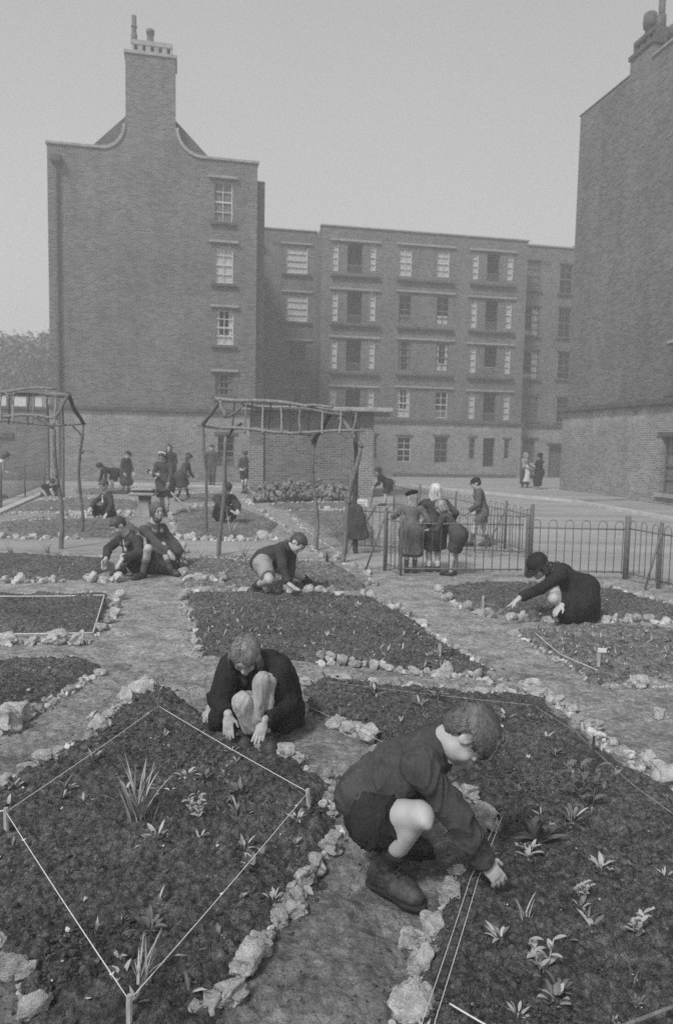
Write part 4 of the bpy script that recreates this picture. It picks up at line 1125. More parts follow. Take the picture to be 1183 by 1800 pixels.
for r in doors:                                                       # balcony recesses with a low iron front
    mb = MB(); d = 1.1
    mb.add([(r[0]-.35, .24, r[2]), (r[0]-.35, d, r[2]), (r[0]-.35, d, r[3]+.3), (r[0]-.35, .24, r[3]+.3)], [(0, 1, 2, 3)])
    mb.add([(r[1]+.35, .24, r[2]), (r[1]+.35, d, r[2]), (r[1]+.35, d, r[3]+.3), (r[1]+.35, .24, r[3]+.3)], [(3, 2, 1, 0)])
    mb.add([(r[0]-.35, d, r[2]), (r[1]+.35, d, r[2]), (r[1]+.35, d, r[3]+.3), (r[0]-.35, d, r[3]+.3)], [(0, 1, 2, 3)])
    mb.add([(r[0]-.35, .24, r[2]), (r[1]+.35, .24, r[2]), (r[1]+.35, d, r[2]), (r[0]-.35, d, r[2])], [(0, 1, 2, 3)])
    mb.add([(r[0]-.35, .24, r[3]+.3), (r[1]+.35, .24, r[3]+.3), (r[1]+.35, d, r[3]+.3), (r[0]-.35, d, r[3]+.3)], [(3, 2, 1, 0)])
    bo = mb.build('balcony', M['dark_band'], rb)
    g = MB(); n = 9
    for k in range(n): u = r[0]+.04+(r[1]-r[0]-.08)*k/(n-1); g.box(u-.012, u+.012, .06, .085, r[2]+.02, r[2]+.42)
    g.box(r[0]+.01, r[1]-.01, .05, .09, r[2]+.42, r[2]+.46); g.build('railing', M['concrete'] if abs(r[2]-doors[6][2]) < .01 else M['iron'], bo)
# ground storey
gh = []
gw = [(698, 768, 722, 812), (763, 768, 786, 813), (824, 770, 834, 806), (885, 773, 894, 806), (652, 765, 662, 806)]
gr = [rr(*q) for q in gw]; gd = rr(848, 770, 869, 820)
mb = MB(); wall_faces(mb, bL-.04, bR+.04, -.3, bs_, -.06, gr+[gd], .3); mb.build('ground_storey_wall', M['brick_lime'], rb)
for i, r in enumerate(gr): window(rb, r, -.06, (1, 3) if i < 2 else (0, 3), 'paint_frame' if i == 0 else 'dark_frame', None, deep=.1); lintel(rb, r[0]-.12, r[1]+.12, r[3]+.01, -.06, .13, 'dark_band', .03)
mb = MB(); mb.box(gd[0], gd[1], .6, .7, gd[2], gd[3]); mb.build('door_recess', M['dark_room'], rb)
mb = MB(); mb.bevbox(bL-.1, bR+.1, -.2, .02, bs_-.09, bs_+.09, .02); mb.build('string_course', M['dark_band'], rb)
mb = MB(); mb.bevbox(bL-.08, bR+.08, -.08, .4, bt+.002, bt+.10, .02); mb.build('coping', M['coping'], rb)
mb = MB(); mb.box(FB.uz(690, 840)[0], FB.uz(905, 840)[0], -.09, -.063, .0, .22); mb.build('plinth', M['dark_band'], rb)
for x in (696, 712):
    u = FB.uz(x, 402)[0]; mb = MB(); mb.tube([(u, 2, bt-.2), (u, 2, bt+.25), (u, 2, bt+.27), (u, 2, bt+.42)], [.14, .12, .17, .15] if x == 712 else [.2, .2, .3, .26], 10); mb.build('chimney_pot', M['pot'], rb, True)
# recessed left bay and right bay (1.6 m back)
W2 = 1.6
cL0 = FB.uz(446, 600, W2)[0]
lt = (FB.uz(460, 402, W2)[1]+FB.uz(553, 408, W2)[1])/2
lw = [rr(503, 434, 541, 481, W2), rr(503, 518, 541, 565, W2), rr(508, 603, 538, 649, W2), rr(506, 687, 538, 732, W2), rr(480, 768, 506, 812, W2)]
mb = MB(); wall_faces(mb, cL0, bL+.001, -.3, lt, W2, lw); mb.build('wall', M['brick'], rb)
for i, r in enumerate(lw):
    window(rb, r, W2, (0 if i < 2 else 1, 3), 'paint_frame' if i < 2 else 'dark_frame', [('full', 'net'), ('full', 'net'), ('low', 'net_grey'), ('sides', 'net_grey'), None][i], deep=.05)
    if i < 4: lintel(rb, r[0]-.3, r[1]+.3, r[3]+.12, W2, .1, 'coping', .1); sill(rb, r[0]-.25, r[1]+.25, r[2]-.02, W2, .12, 'dark_band', .15)
mb = MB(); mb.bevbox(cL0, bL-.01, W2-.08, W2+.3, lt+.002, lt+.09, .015); mb.build('coping', M['coping'], rb)
mb = MB(); u = FB.uz(459, 500, W2)[0]; mb.tube([(u, W2-.1, .1), (u, W2-.1, lt-1.0)], .05, 8); mb.bevbox(u-.16, u+.16, W2-.26, W2-.01, lt-1.1, lt-.85, .03)
for z in (3.2, 6, 8.8): mb.tube([(u, W2-.1, z), (u, W2-.1, z+.12)], .075, 8)
mb.build('drainpipe', M['dark_band'], rb)
mb = MB(); q = rr(480, 425, 500, 432, W2); mb.box(q[0], q[1], W2-.02, W2+.01, q[2], q[3]); mb.build('air_vent', M['dark_band'], rb); mb = MB(); q = rr(952, 460, 967, 466, W2); mb.box(q[0], q[1], W2-.02, W2+.01, q[2], q[3]); mb.build('air_vent', M['dark_band'], rb)
cR1 = FB.uz(1030, 600, W2)[0]
rt = (FB.uz(930, 431, W2)[1]+FB.uz(1003, 439, W2)[1])/2
ys_ = [(459, 510), (540, 590), (617, 666), (697, 740)]; ys2 = [(466, 516), (542, 593), (619, 666), (699, 742)]
rw = []
for i in range(4):
    s_ = [0, 3, 4, 6][i]; rw.append((rr(923-s_, ys_[i][0], 950-s_, ys_[i][1], W2), [('full', 'net_grey'), ('right', 'net'), ('right', 'net'), ('full', 'net_grey')][i])); rw.append((rr(984-s_, ys2[i][0], 1006-s_, ys2[i][1], W2), None))
rdoors = [rr(917, 772, 938, 845, W2), rr(963, 782, 988, 848, W2)]
mb = MB(); wall_faces(mb, bR-.001, cR1, bs_, rt, W2, [w[0] for w in rw]); mb.build('wall', M['brick'], rb)
mb = MB(); wall_faces(mb, bR-.001, cR1, -.3, bs_, W2-.05, rdoors, .4); mb.build('ground_storey_wall', M['brick_lime'], rb)
for r, c in rw: window(rb, r, W2, (1, 3), 'dark_frame', c, deep=.05); lintel(rb, r[0]-.1, r[1]+.1, r[3]+.02, W2, .1, 'dark_band', .06); sill(rb, r[0]-.15, r[1]+.15, r[2]-.02, W2, .1, 'dark_band', .14)
for r in rdoors:
    mb = MB(); mb.box(r[0]+.002, r[1]-.002, W2+.2, W2+.26, r[2], r[3]-.3); mb.box(r[0]+.2, r[1]-.2, W2+.17, W2+.2, r[2]+.2, r[3]-.5); mb.build('door', M['dark_band'], rb)
    lintel(rb, r[0]-.2, r[1]+.2, r[3]+.01, W2-.05, .12, 'dark_band', .1)
mb = MB(); mb.bevbox(bR, cR1, W2-.08, W2+.3, rt+.002, rt+.11, .015); mb.build('coping', M['coping'], rb)
mb = MB(); mb.bevbox(bR, cR1, W2-.18, W2+.02, bs_-.09, bs_+.09, .015); mb.build('string_course', M['dark_band'], rb)
mb = MB(); a = FB.uz(930, 428, 3)[0]; b = FB.uz(965, 430, 3)[0]; mb.box(a, b, 3, 3.8, rt-.3, rt+.22); a = FB.uz(975, 436, 4)[0]
mb.add([(a, 4, rt-.3), (a+1.7, 4, rt+1.1), (a+5, 4, rt+1.1), (a+5, 4, rt-.3), (a, 9, rt-.3), (a+1.7, 9, rt+1.1), (a+5, 9, rt+1.1), (a+5, 9, rt-.3)], [(0, 3, 2, 1), (0, 1, 5, 4), (1, 2, 6, 5), (4, 5, 6, 7)])
mb.build('roof', M['slate'], rb)
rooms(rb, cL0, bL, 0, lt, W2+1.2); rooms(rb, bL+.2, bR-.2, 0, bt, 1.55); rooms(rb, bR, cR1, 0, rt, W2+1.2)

# --- block at the right, its flank running towards the camera
FC = Fac((PY(997, 700, 31.0)), 12.0+90, into=-1); FC.o.z = 0
# u grows away from the camera along the flank; w into the building (to the right)
FC.n = Vector((math.cos(math.radians(12)), math.sin(math.radians(12)), 0))
rc = empty('brick_block', (FC.o.x, FC.o.y, 0), math.radians(12.0-90)); tag(rc, "tall brick block at the right edge, its blank lime-stained flank running toward the camera", "building")
def cu(px, py, w=0): u, z = FC.uz(px, py, w); return -u, z                     # local x = -u (towards camera positive)
zct = (cu(1017, 205)[1]+cu(1105, 139)[1])/2; zcs = (cu(1000, 721)[1]+cu(1183, 705)[1])/2
u9 = 22.0
lowin = [(cu(1166, 810)[0], cu(1166, 810)[0]+1.5, cu(1175, 868)[1], cu(1175, 768)[1])]
upw = [(cu(1178, 650)[0], cu(1178, 650)[0]+1.2, cu(1180, 690)[1], cu(1180, 606)[1])]
upw2 = []
mb = MB(); wall_faces(mb, 0, u9, zcs, zct, 0, upw+upw2[1:])
mb.box(.0, .3, .22, 14, zcs, zct-.002)
cc0 = cu(1106, 138)[0]; cc1 = cu(1146, 105)[0]; zcc = cu(1112, 105)[1]
mb.box(cc0, cc1, .002, 1.3, zct, zcc)
mb.build('wall', M['brick'], rc)
mb = MB(); wall_faces(mb, -.1, u9, -.3, zcs, -.12, lowin, .3); mb.box(-.1, .2, .2, 14, -.3, zcs-.002); mb.build('ground_storey_wall', M['brick_lime'], rc)
window(rc, lowin[0], -.12, (1, 3), 'dark_frame', ('lowsides', 'net_grey'), deep=.15); lintel(rc, lowin[0][0]-.2, lowin[0][1]+.2, lowin[0][3]+.01, -.12, .15, 'dark_band'); sill(rc, lowin[0][0]-.15, lowin[0][1]+.15, lowin[0][2]-.01, -.12, .12, 'concrete')
for r in upw+upw2[1:]: window(rc, r, 0, (1, 3), 'dark_frame', ('full', 'net_grey')); lintel(rc, r[0]-.2, r[1]+.2, r[3]+.05, 0, .1, 'coping'); sill(rc, r[0]-.15, r[1]+.15, r[2]-.01, 0, .12)
mb = MB(); mb.bevbox(-.3, u9, -.32, .02, zcs-.10, zcs+.10, .02); mb.box(-.3, .02, .02, 14, zcs-.1, zcs+.1); mb.build('string_course', M['dark_band'], rc)
mb = MB(); mb.bevbox(-.06, cc0-.01, -.03, .4, zct+.002, zct+.06, .01); mb.build('coping', M['dark_band'], rc); mb = MB(); mb.bevbox(cc1+.01, u9, -.06, .4, zct+.002, zct+.1, .015); mb.build('coping', M['coping'], rc)
ch = MB(); ch.bevbox(cc0-.06, cc1+.06, -.06, 1.36, zcc+.001, zcc+.16, .01)
for i in range(4): u = cc0+.1+(cc1-cc0-.2)*i/3; ch.box(u-.1, u+.1, .1, 1.2, zcc+.162, zcc+.45)
ch.bevbox(cc0+.05, cc1-.05, .05, 1.25, zcc+.452, zcc+.62, .01)
cho = ch.build('chimney', M['dark_band'], rc)
mb = MB(); mb.box(cc0+.1, cc1-.1, .3, 1.0, zcc+.163, zcc+.449); mb.build('flue_opening', M['dark_room'], cho)
hb = zcc+.62
cho = ch_root = cho
mb = MB(); u = cc0+.45; mb.tube([(u, .4, hb-.2), (u, .4, hb+.3), (u, .4, hb+.35), (u, .4, hb+.5), (u, .4, hb+.8), (u, .4, hb+.85)], [.17, .15, .22, .24, .22, .17], 14); mb.build('chimney_pot', M['pot'], cho, True)
mb = MB(); u = cc0+.95; mb.tube([(u, .5, hb-.2), (u, .5, hb+1.2)], .11, 12); mb.tube([(u, .5, hb-.2), (u, .5, hb+.5)], .16, 12); mb.build('flue_pipe', M['pot'], cho, True)
mb = MB(); u = cu(1160, 95)[0]; hb = zct+.3; mb.tube([(u, .7, zct-.2), (u, .7, hb+.2), (u, .7, hb+.22), (u, .7, hb+.6), (u, .7, hb+.65)], [.26, .24, .38, .38, .3], 14); mb.build('chimney_pot', M['pot'], cho, True)
mb = MB(); mb.box(.3, u9, .25, .32, zcs, zct-.4); mb.build('room_wall', M['dark_room'], rc) if False else None
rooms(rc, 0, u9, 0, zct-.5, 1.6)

# --- yard wall and pale building beyond, left edge of the frame
FW = Fac(FA.o+FA.e*(uL-.1), 12.0); FW.o.z = 0
rw_ = FW.root('yard_wall'); tag(rw_, "brick yard wall with a dark coping running off left of the tall block", "wall")
zw = (FW.uz(60, 722)[1]+FW.uz(95, 722)[1])/2
mb = MB(); mb.box(-22, -.01, .0, .35, -.3, zw); mb.build('wall', M['brick'], rw_)
mb = MB(); mb.bevbox(-22, -.02, -.08, .43, zw+.002, zw+.16, .02); mb.build('coping', M['dark_band'], rw_)
mb = MB(); mb.box(-3.1, -3.0, -.07, -.003, .2, zw-.1); mb.box(-3.6, -1.4, -.10, -.003, zw-1.15, zw-.95); mb.build('downpipe', M['dark_band'], rw_)
FP = Fac(PY(40, 760, 46.0), 12.0); FP.o.z = 0
rp = FP.root('low_building'); tag(rp, "pale flat-roofed low building beyond the yard wall, seen through the left pergola", "building")
a = -14; b = FP.uz(74, 700)[0]; zt2 = FP.uz(40, 693)[1]
mb = MB(); mb.box(a, b, 0, 6, -.3, zt2); mb.build('wall', M['white_board'], rp)
mb = MB(); mb.bevbox(a-.1, b+.15, -.15, 6.1, zt2+.003, zt2+.25, .03); mb.build('roof', M['slate'], rp)
mb = MB()
for x in (17, 52): u = FP.uz(x, 710)[0]; mb.box(u-.16, u+.16, -.06, -.003, 0, zt2-.01)
mb.build('post', M['dark_band'], rp)

# --- brick bin shed with pale flat slab behind the centre pergola
p0 = G(437, 870); p1 = G(655, 875)
ang = math.degrees(math.atan2(p1.y-p0.y, p1.x-p0.x))
FS = Fac((p0.x, p0.y, 0), ang); rs = FS.root('brick_shed'); tag(rs, "low brick shed with corner piers and a projecting pale slab roof behind the pergola", "shed")
L = (p1-p0).length; zr1 = FS.uz(655, 726)[1]
d1 = FS.uz(463, 800)[0]; d2 = FS.uz(632, 800)[0]
mb = MB(); mb.box(d1+.002, d2-.002, .10, 3.2, -.2, zr1-.002); mb.build('wall', M['brick'], rs)
mb = MB(); mb.box(0, d1, 0, .45, -.2, zr1-1.15); mb.build('pier', M['brick_pier'], rs); mb = MB(); mb.box(d2, L, 0, .45, -.2, zr1-.5); mb.build('pier', M['brick_pier'], rs)
for q in ((0.02, d1, .02, .43, zr1-1.15), (d2, L-.02, .02, .43, zr1-.5), (0.03, d1, .45, 3.2, -.2), (d2, L-.03, .45, 3.2, -.2)): mb = MB(); mb.box(*q, zr1-.003); mb.build('side_wall', M['brick'], rs)
mb = MB(); mb.bevbox(-.2, L+.6, -.45, 3.5, zr1+.02, zr1+.16, .02); mb.build('roof', M['concrete'], rs)
hz, nt_, b_ = new_mat('haze_air'); N_ = nt_.nodes
for n_ in list(N_):
    if n_.type == 'BSDF_PRINCIPLED': N_.remove(n_)
pv = N_.new('ShaderNodeVolumePrincipled'); pv.inputs['Color'].default_value = (.86, .86, .86, 1); pv.inputs['Density'].default_value = 0.0085; pv.inputs['Anisotropy'].default_value = 0.2
nt_.links.new(pv.outputs[0], [n_ for n_ in N_ if n_.type == 'OUTPUT_MATERIAL'][0].inputs['Volume'])
mb = MB(); mb.box(-140, 140, -30, 130, -1.2, 24)
o = mb.build('haze', hz); tag(o, kind='stuff')
# ------------------------------------------------------------ rocks
def rock_mesh(seed, subdiv=3, mat='stone'):
    import bmesh
    rng = np.random.RandomState(seed)
    bm = bmesh.new(); bmesh.ops.create_icosphere(bm, subdivisions=subdiv, radius=0.5)
    V = np.array([v.co[:] for v in bm.verts]); N = V/np.linalg.norm(V, axis=1)[:, None]
    for _ in range(14):                                           # broken facets
        n = nrm(rng.normal(size=3)*A((1, 1, .8))); d = rng.uniform(.22, .38)
        s = V@n; over = s > d
        V[over] -= np.outer((s[over]-d)*.97, n)
    r = .13*fbm(N+seed*3.1, 1.5, 2, seed)+.035*fbm(N+seed, 5, 3, seed+5)+.022*fbm(N, 13, 2, seed+9)
    V = V+N*(r)[:, None]
    V *= A((1.0, rng.uniform(.7, .95), rng.uniform(.6, .85)))
    V[:, 2] -= V[:, 2].min()*0.72
    for v, c in zip(bm.verts, V): v.co = c
    me = bpy.data.meshes.new('edging_stone'); bm.to_mesh(me); bm.free()
    me.materials.append(M[mat])
    me.polygons.foreach_set('use_smooth', [True]*len(me.polygons)); me.update()
    return me
ROCKS = [rock_mesh(i, 4) for i in range(1, 9)]+[rock_mesh(i, 4, 'stone_dark') for i in range(9, 12)]
ROCKS_LO = [rock_mesh(i, 3) for i in range(21, 27)]+[rock_mesh(i, 3, 'stone_dark') for i in range(27, 30)]
rr_ = random.Random(11)
n_rocks = 0
def rock(px, py, wpx, label, group, hi=False, k=None, flat=1.0):
    global n_rocks
    p = G(px, py); depth = p.y*math.cos(PITCH)+CAM_H*math.sin(PITCH); w = wpx*depth/F_PX
    me = (ROCKS if hi else ROCKS_LO)
    me = me[(k if k is not None else rr_.randrange(len(me))) % len(me)]
    o = bpy.data.objects.new('edging_stone', me); COL.objects.link(o)
    o.location = (p.x, p.y, gz(p.x, p.y)-.012-w*.02)
    o.rotation_euler = (rr_.uniform(-.15, .15), rr_.uniform(-.15, .15), rr_.uniform(0, 6.28))
    s = w*rr_.uniform(1.22, 1.42); o.scale = (s, s, s*rr_.uniform(.8, 1.15)*flat)
    tag(o, label, 'stone', group); n_rocks += 1
    return o
E_ = 'rough pale stones edging the flower beds'
big = [(765, 1622, 48, 'angular pale stone just below the squatting boy\'s boot on the right of the narrow path', 0), (726, 1650, 52, 'rounded pale stone with a lumpy top, second in front of the boy\'s boot', 1),
 (747, 1694, 64, 'large jagged pale stone leaning over the double string beside the narrow path', 2), (722, 1772, 76, 'largest edging stone, at the bottom of the right side of the narrow path', 3),
 (803, 1540, 34, 'small upright pale stone under the squatting boy\'s sleeve', 4), (787, 1568, 42, 'grey-topped stone between the boy\'s boot and his digging hand', 5),
 (824, 1408, 38, 'pale stone just behind the squatting boy\'s forearm', 6), (849, 1440, 42, 'broad pale stone behind the squatting boy\'s elbow', 7), (873, 1446, 28, 'small pale stone at the right end of the group behind the boy\'s arm', 2),
 (829, 1448, 36, 'low stone wedged under the group behind the boy\'s arm', 9), (590, 1284, 30, 'pale stone, leftmost of three behind the squatting boy\'s back', 3), (614, 1292, 34, 'middle pale stone of three behind the boy\'s back', 5),
 (650, 1300, 42, 'pointed pale stone, largest of three behind the boy\'s back', 0), (656, 1314, 14, 'tiny pale stone at the foot of the pointed stone', 1),
 (590, 1466, 28, 'small pale stone beside the boy\'s shorts on the left edge of the path', 4), (576, 1494, 46, 'pale stone at the top of the left row of the narrow path', 6), (556, 1516, 40, 'pale lumpy stone second in the left row of the narrow path', 7),
 (538, 1545, 50, 'broad pale stone third in the left row of the narrow path', 1), (516, 1572, 44, 'flat pale stone fourth in the left row of the narrow path', 2), (516, 1602, 54, 'square-faced stone jutting into the narrow path', 3),
 (487, 1622, 34, 'small stone behind the square-faced stone', 5), (452, 1672, 44, 'upright pale stone in the lower left row of the narrow path', 0), (432, 1704, 70, 'long pale wedge-shaped stone in the lower left row', 7),
 (410, 1762, 62, 'large pale stone near the bottom of the left row of the narrow path', 6), (374, 1768, 44, 'half-buried pale stone at the bottom left of the narrow path', 4),
 (527, 1342, 30, 'upright pale stone at the corner of the string-lined bed', 0), (558, 1364, 40, 'grey half-buried stone by the corner peg of the string-lined bed', 9), (580, 1376, 26, 'small pale stone between the corner peg and the boy', 3),
 (466, 1324, 48, 'pale flat stone below the crouching girl\'s shoe', 2), (497, 1334, 34, 'small pale stone right of the flat stone below the girl', 5), (402, 1298, 26, 'pale stone under the crouching girl\'s right hand', 1), (374, 1268, 40, 'pale stone behind the crouching girl\'s coat hem', 6), (430, 1300, 30, 'pale stone between the crouching girl\'s hands', 4),
 (251, 1222, 44, 'blocky pale stone by the wire hook at the top of the string-lined bed', 3), (224, 1243, 36, 'pale stone left of the blocky stone', 1), (172, 1286, 46, 'pale pitted stone on the upper left edge of the string-lined bed', 2), (146, 1306, 32, 'low stone on the upper left edge of the string-lined bed', 9), (193, 1266, 22, 'small buried stone on the upper left edge', 4),
 (79, 1340, 40, 'pale stone halfway down the upper left edge, above the left string', 7), (52, 1358, 34, 'pair of low stones\' right-hand piece near the left frame edge', 8), (28, 1366, 26, 'low grey stone near the left frame edge', 9), (6, 1374, 36, 'pale stone cut by the left frame edge above the peg', 0),
 (35, 1262, 46, 'large pale stone at the corner of the lower left bed', 5), (8, 1284, 52, 'large pale stone cut by the left frame edge', 6), (64, 1250, 28, 'low stone right of the large pale corner stone', 10), (92, 1236, 22, 'small pale stone in the lower left bed edge', 2),
 (4, 1668, 42, 'pale stone cut by the left frame edge at the bottom bed corner', 3), (18, 1720, 56, 'large grey stone in the bottom left corner', 9), (50, 1728, 34, 'small pale stone in the bottom left corner', 1), (64, 1784, 60, 'pale stone at the foot of the bottom left corner', 7),
 (930, 1220, 44, 'broad pale stone at the bend of the stone line behind the boy\'s head', 4), (1139, 1350, 46, 'large pale stone by the right frame edge, top one of two', 2), (1170, 1384, 50, 'large pale stone by the right frame edge, lower one of two', 0)]
for (x, y, w, lab, k) in big: rock(x, y, w*1.12, lab, E_, True, k)
ROWS = []
def row(pts, wpx, label, gap=1.0, jit=3, hi=False, flat=1.0):
    ROWS.append((pts, wpx))
    segs = list(zip(pts[:-1], pts[1:])); w0, w1 = wpx if isinstance(wpx, tuple) else (wpx, wpx); s = 0
    for a, b in segs:
        L = math.dist(a, b)
        while s < L:
            f = s/L; x = a[0]+(b[0]-a[0])*f; y = a[1]+(b[1]-a[1])*f
            w = rr_.uniform(w0, w1)
            rock(x+rr_.uniform(-jit, jit)*.6, y+rr_.uniform(-jit, jit)*.4, w, label, E_, hi, None, flat)
            s += w*gap*rr_.uniform(.75, 1.2)
        s -= L
row([(966, 1226), (1000, 1248), (1042, 1288), (1082, 1316), (1112, 1336)], (24, 34), 'pale stone in the row curving down the right path beside the trodden earth', .8, 4, True)
row([(585, 1392), (575, 1420), (592, 1440)], (20, 30), 'small pale stone between the corner peg and the left row of the narrow path', .8, 3, True)
row([(548, 1534), (528, 1556)], (22, 30), 'small stone filling the left row of the narrow path', .8, 3, True)
row([(506, 1588), (470, 1650), (440, 1685), (415, 1730)], (24, 36), 'half-hidden stone filling the lower left row of the narrow path', .8, 4, True)
row([(350, 1786), (330, 1800)], (34, 40), 'stone cut by the bottom frame edge at the left of the narrow path', .8, 3, True)
row([(700, 1786), (735, 1725), (760, 1664), (776, 1600), (795, 1556)], (18, 28), 'small stone packed between the big stones right of the narrow path', 1.1, 4, True)
row([(240, 1232), (205, 1256), (160, 1290), (110, 1322), (64, 1350), (20, 1372)], (16, 26), 'small low stone between the larger ones along the upper left edge', 1.35, 4, True)
row([(800, 1392), (860, 1428)], (22, 30), 'half-hidden stone behind the squatting boy\'s arm', .9, 4, True)
row([(585, 1276), (640, 1292)], (14, 20), 'small chip behind the boy\'s back beside the three stones', 1.1, 3, True)
row([(536, 1202), (640, 1200), (760, 1212), (905, 1222)], (18, 32), 'pale stone in the row between the boy\'s back and the middle bed, behind the string', .95, 5)
row([(560, 1166), (650, 1172), (740, 1182), (880, 1194)], (16, 30), 'pale stone in the row along the front edge of the middle bed', 1.15, 5)
row([(640, 1044), (690, 1066), (745, 1100), (800, 1142), (850, 1176)], (12, 22), 'pale stone in the row along the diagonal right edge of the middle bed', 1.0, 3)
row([(322, 1052), (334, 1082), (340, 1112), (350, 1146)], (16, 24), 'pale stone on the left edge of the middle bed beside the wide path', .9, 4)
row([(330, 1042), (440, 1042), (600, 1050)], (14, 26), 'pale stone in the row behind the planted back edge of the middle bed', 1.05, 3)
row([(207, 1052), (200, 1088), (178, 1118)], (20, 28), 'pale stone on the right edge of the left strung bed', .75, 4)
for x, w in ((18, 36), (60, 30), (100, 40), (140, 36)): rock(x, 1132, w, {18: 'rounded pale stone at the left end of the row under the left strung bed', 60: 'small pale stone second from the left under the left strung bed', 100: 'large pale stone in the middle of the row under the left strung bed', 140: 'large domed pale stone at the right end of the row under the left strung bed'}[x], E_, True)
row([(10, 1024), (110, 1024)], (15, 26), 'small pale stone along the front of the far left bed', 1.3, 3)
row([(152, 1020), (215, 1024)], (18, 30), 'pale stone by the knees of the two children on the left', .8, 3)
row([(178, 1186), (150, 1200), (108, 1224)], (18, 28), 'pale stone along the path edge of the lower left bed', 1.0, 3)
row([(205, 1046), (330, 985), (318, 1030)], (12, 20), 'pale stone beside the seated headscarf girl', 2.4, 3) if False else None
row([(318, 972), (312, 1000), (330, 1024), (395, 1030)], (14, 22), 'pale stone in the row right of the headscarf girl', .9, 3)
row([(770, 1038), (800, 1060), (835, 1078), (870, 1086)], (14, 24), 'pale stone along the left end of the bed by the railings', 1.0, 3)
row([(900, 1088), (1000, 1094), (1100, 1090), (1183, 1092)], (18, 28), 'pale stone in the row before the bed by the railings', 1.0, 3)
row([(1040, 1030), (1120, 1052), (1183, 1072)], (12, 20), 'pale stone along the back of the bed by the railings', 1.4, 3)
row([(590, 985), (640, 1000), (660, 1036)], (12, 18), 'pale stone below the leaning pergola pole', 1.2, 3)
row([(0, 946), (150, 948)], (10, 17), 'small pale stone along the far left path edge', 1.6, 2)
row([(300, 948), (400, 950), (490, 948)], (12, 18), 'small pale stone along the path behind the kneeling boy', 1.0, 2)
row([(430, 880), (480, 914), (530, 950), (570, 984)], (8, 14), 'small pale stone along the diagonal far path', 1.5, 2)
row([(300, 908), (308, 930), (300, 946)], (10, 16), 'small pale stone by the hoeing girl\'s plot', 1.0, 2)
row([(100, 906), (240, 905)], (8, 13), 'small pale stone between the far plots at the left', 1.5, 2)
row([(560, 896), (650, 898)], (7, 12), 'small pale stone along the far plot before the shed', 1.6, 2)
row([(330, 892), (420, 888)], (8, 12), 'small pale stone behind the capped squatting boy', 1.5, 2)
for (x, y, w, lab) in ((1160, 1262, 30, 'lone grey stone in the trodden earth at the right frame edge'), (905, 1115, 26, 'lone pale stone at the corner of the rough plot on the right'), (978, 1166, 20, 'small pale stone on the right path by the thin string'), (1120, 1202, 40, 'low grey stone by the wooden plant label on the right')): rock(x, y, w, lab, 'loose stones on the trodden earth', True)

def scatter(name, label, keys, n, rad, mat, seed, zoff=0.0, cat=None, sub=1, spill=0.0, ring=False, flat=.65):
    """many small lumps as one object; spill lets them stray over the edge of the bed"""
    import bmesh
    rng = np.random.RandomState(seed); protos = []
    for k in range(7):
        bm = bmesh.new(); bmesh.ops.create_icosphere(bm, subdivisions=sub, radius=1)
        V = np.array([v.co[:] for v in bm.verts]); V = V*(1+.55*fbm(V+k*7, 1.9, 3, k))[:, None]
        protos.append((V, np.array([[v.index for v in f.verts] for f in bm.faces]))); bm.free()
    VV = []; FF = []; off = 0
    for key, m in zip(keys, n):
        pl = BEDS[key][0] if isinstance(key, str) else key; P = np.array(pl); lo = P.min(0)-spill; hi = P.max(0)+spill
        c = np.zeros((0, 2))
        while len(c) < m:
            q = rng.uniform(lo, hi, (m, 2)); q[:, 1] = lo[1]+(hi[1]-lo[1])*rng.uniform(0, 1, m)**1.5
            q = q[np.abs(q[:, 0]) < .52*q[:, 1]+.4]
            d = dist_poly(pl, q[:, 0], q[:, 1]); q = q[(d > -spill*rng.uniform(0, 1, len(d))) & ((d < .07) if ring else True)]
            c = np.concatenate([c, q])
        c = c[:m]; z = ground_h(c[:, 0], c[:, 1])
        for pl2, md in BEDS.values():
            d = dist_poly(pl2, c[:, 0], c[:, 1]); z = z+np.where(d > 0, md*(1-(1-np.clip(d/.16, 0, 1))**2), 0)
        for (x, y), zz in zip(c, z):
            V, F = protos[rng.randint(7)]; s_ = rad*rng.uniform(.45, 1)*(1+1.8*rng.uniform()**7); a_ = rng.uniform(0, 6.28)
            Rm = np.array([[math.cos(a_), -math.sin(a_), 0], [math.sin(a_), math.cos(a_), 0], [0, 0, 1]])
            VV.append((V*A((1, .8, flat))*s_)@Rm.T+A((x, y, zz+zoff+s_*.1))); FF.append(F+off); off += len(V)
    o = mesh_obj(name, np.concatenate(VV), np.concatenate(FF), M[mat], None, sub > 1); tag(o, label, cat, None, 'stuff'); return o
KB = ['front_left', 'front_right', 'centre', 'left_low', 'left_mid', 'right_mid', 'right_low', 'centre_back']
scatter('soil_clods', 'dark crumbly clods covering the dug flower beds', KB, [8500, 9000, 3600, 900, 600, 700, 900, 900], .0074, 'soil', 3, .002, cat='soil')
scatter('soil_crumbs', 'dark crumbs of soil spilling over the bed edges onto the paths', KB, [900, 1000, 900, 500, 400, 400, 400, 300], .0065, 'soil', 13, -.001, cat='soil', spill=.28, ring=True)
scatter('pebbles', 'scattered pale pebbles and mortar bits on the dark soil', KB+['back_b', 'back_a'], [45, 50, 190, 30, 15, 30, 160, 120, 60, 50], .0062, 'stone', 8, .008, cat='pebbles')
pth = [tuple(G(*p)[:2]) for p in ((-300, 1040), (1500, 1020), (1500, 1500), (1000, 1900), (100, 1900), (-300, 1500))]
scatter('path_grit', 'small lumps and grit trodden over the earth paths', [pth], [9000], .0065, 'path', 18, -.001, cat='grit', flat=.5)

